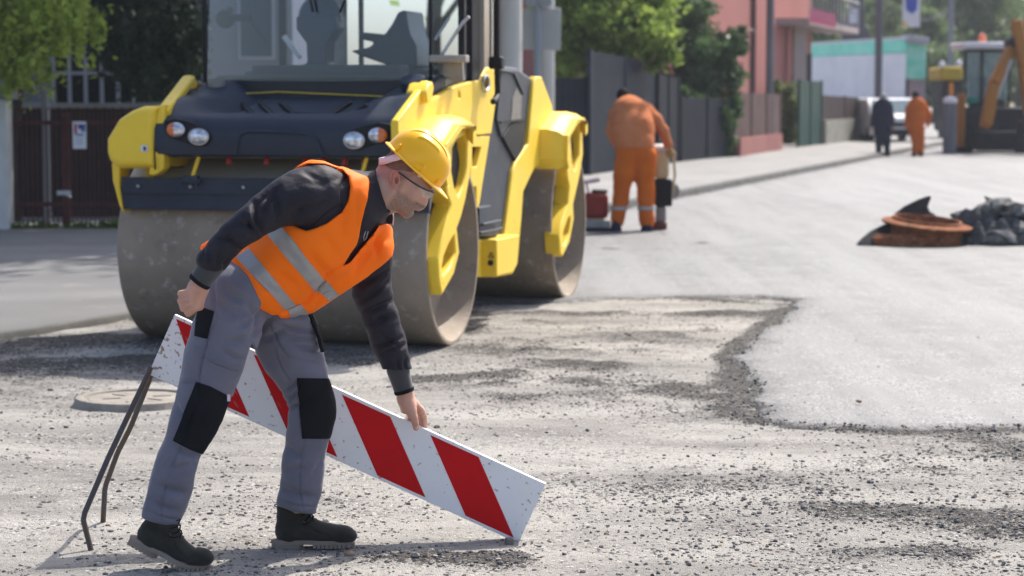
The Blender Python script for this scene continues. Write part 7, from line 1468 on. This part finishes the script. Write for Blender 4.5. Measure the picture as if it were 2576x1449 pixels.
for i in range(NXm + 1):
    for j in range(NYm + 1):
        a_, b_ = -1 + 2 * i / NXm, -1 + 2 * j / NYm; e_ = max(0, 1 - a_ * a_ - b_ * b_); x_, y_ = mc.x + a_ * .82, mc.y + b_ * .42
        vs.append((x_, y_, -.02 + .44 * e_ ** .7 * (.55 + .9 * abs(mnoise.noise(Vector((x_ * 3.1, y_ * 3.1, 2)))) + .25 * mnoise.noise(Vector((x_ * 11, y_ * 11, 5)))) + .035))
mb.add(vs, [(i * (NYm + 1) + j, (i + 1) * (NYm + 1) + j, (i + 1) * (NYm + 1) + j + 1, i * (NYm + 1) + j + 1) for i in range(NXm) for j in range(NYm)])
o = mb.build('asphalt_crumbs', M('dark crumbs', (.05, .05, .052), (.13, .13, .13), 25, rough=.95, bump=.9, bscale=60, dist=.02), smooth=0); tag(o, kind='stuff')
m_ch = M('asphalt lump', (.10, .10, .10), (.26, .255, .245), 7, rough=.95, bump=.8, bscale=40, spots=((.36, .36, .37), 16, .62, .08)); rc = random.Random(12)
for i in range(95):
    if i < 6: u, v, s_ = ((2450, 560, .25), (2490, 538, .25), (2540, 555, .26), (2425, 590, .2), (2480, 595, .24), (2530, 600, .26))[i]
    else: u = rc.uniform(2385, 2650); v = 622 - rc.random() ** .8 * max(4, min(104, (u - 2380) * 1.5)); s_ = rc.uniform(.08, .24)
    c = at(u, v, YR + rc.uniform(-.25, .35) + (622 - v) * .004); bm = bmesh.new(); bmesh.ops.create_icosphere(bm, subdivisions=2, radius=1)
    ax3 = Vector((rc.uniform(-1, 1), rc.uniform(-1, 1), rc.uniform(-1, 1))); off = rc.random() * 50; R3 = Matrix.Rotation(rc.uniform(-.7, .7), 3, Vector((ax3.x, ax3.y, 0)).normalized()) @ Matrix.Rotation(rc.uniform(0, 6), 3, 'Z')
    sc3 = (s_ * rc.uniform(.8, 1.3), s_ * rc.uniform(.6, 1), s_ * rc.uniform(.36, .62)); pl_ = [(Vector((rc.uniform(-1, 1), rc.uniform(-1, 1), rc.uniform(-1, 1))).normalized(), rc.uniform(.30, .7)) for _ in range(10)]
    for vv_ in bm.verts:
        p_ = vv_.co.copy()
        for nrm_, dd_ in pl_:
            e_ = p_.dot(nrm_) - dd_
            if e_ > 0: p_ -= nrm_ * e_
        p_ *= 1 + .22 * mnoise.noise(p_ * 4.5 + Vector((off, 0, 0))); vv_.co = R3 @ Vector((p_.x * sc3[0], p_.y * sc3[1], p_.z * sc3[2]))
    me = bpy.data.meshes.new('asphalt_chunk'); bm.to_mesh(me); bm.free(); me.materials.append(m_ch); o = bpy.data.objects.new('asphalt_chunk', me); C.objects.link(o); o.location = (c.x, c.y, max(c.z, sc3[2] * .55))
    tag(o, 'broken grey asphalt chunk in the heap right of the rusty frame', 'asphalt chunk', 'broken asphalt chunks heaped beside the rusty frame')
for u, v, s_ in ((2160, 1030, .017), (2025, 1322, .016), (880, 1398, .02), (1205, 1404, .018)):
    c = gnd(u, v); mb = MB(); mb.sphere((0, 0, 0), (s_, s_ * .8, s_ * .6), 12, 8); mb.v = [tuple(Vector(p_) * (1 + .35 * mnoise.noise(Vector(p_) * 60 + Vector((u, 0, 0))))) for p_ in mb.v]; tan = u in (2160, 880); o = mb.build('pebble', M('pebble', (.30, .21, .15) if tan else (.05, .05, .055), rough=.85, bump=.3), smooth=60 if tan else 0); o.location = (c.x, c.y, s_ * .3 + (.04 if u == 2160 else 0))
    tag(o, {2160: 'single tan pebble out on the smooth fresh asphalt', 2025: 'black pebble on pale gravel right of the board', 880: 'rounded brownish pebble just in front of the right boot toe', 1205: 'dark pebble below the low corner of the board'}[u], 'pebble')

# ================================================================== AIR
mb = MB(); mb.box((10, 105, 9.0), (230, 250, 22.0)); hz = mb.build('haze', None, smooth=0); tag(hz, kind='stuff')
hm = bpy.data.materials.new('air'); hm.use_nodes = True; hm.node_tree.nodes.clear(); pv = hm.node_tree.nodes.new('ShaderNodeVolumePrincipled'); pv.inputs['Color'].default_value = (.88, .93, 1, 1); pv.inputs['Density'].default_value = 0.0005; pv.inputs['Anisotropy'].default_value = 0.1
ho = hm.node_tree.nodes.new('ShaderNodeOutputMaterial'); hm.node_tree.links.new(pv.outputs[0], ho.inputs['Volume']); hz.data.materials.append(hm)
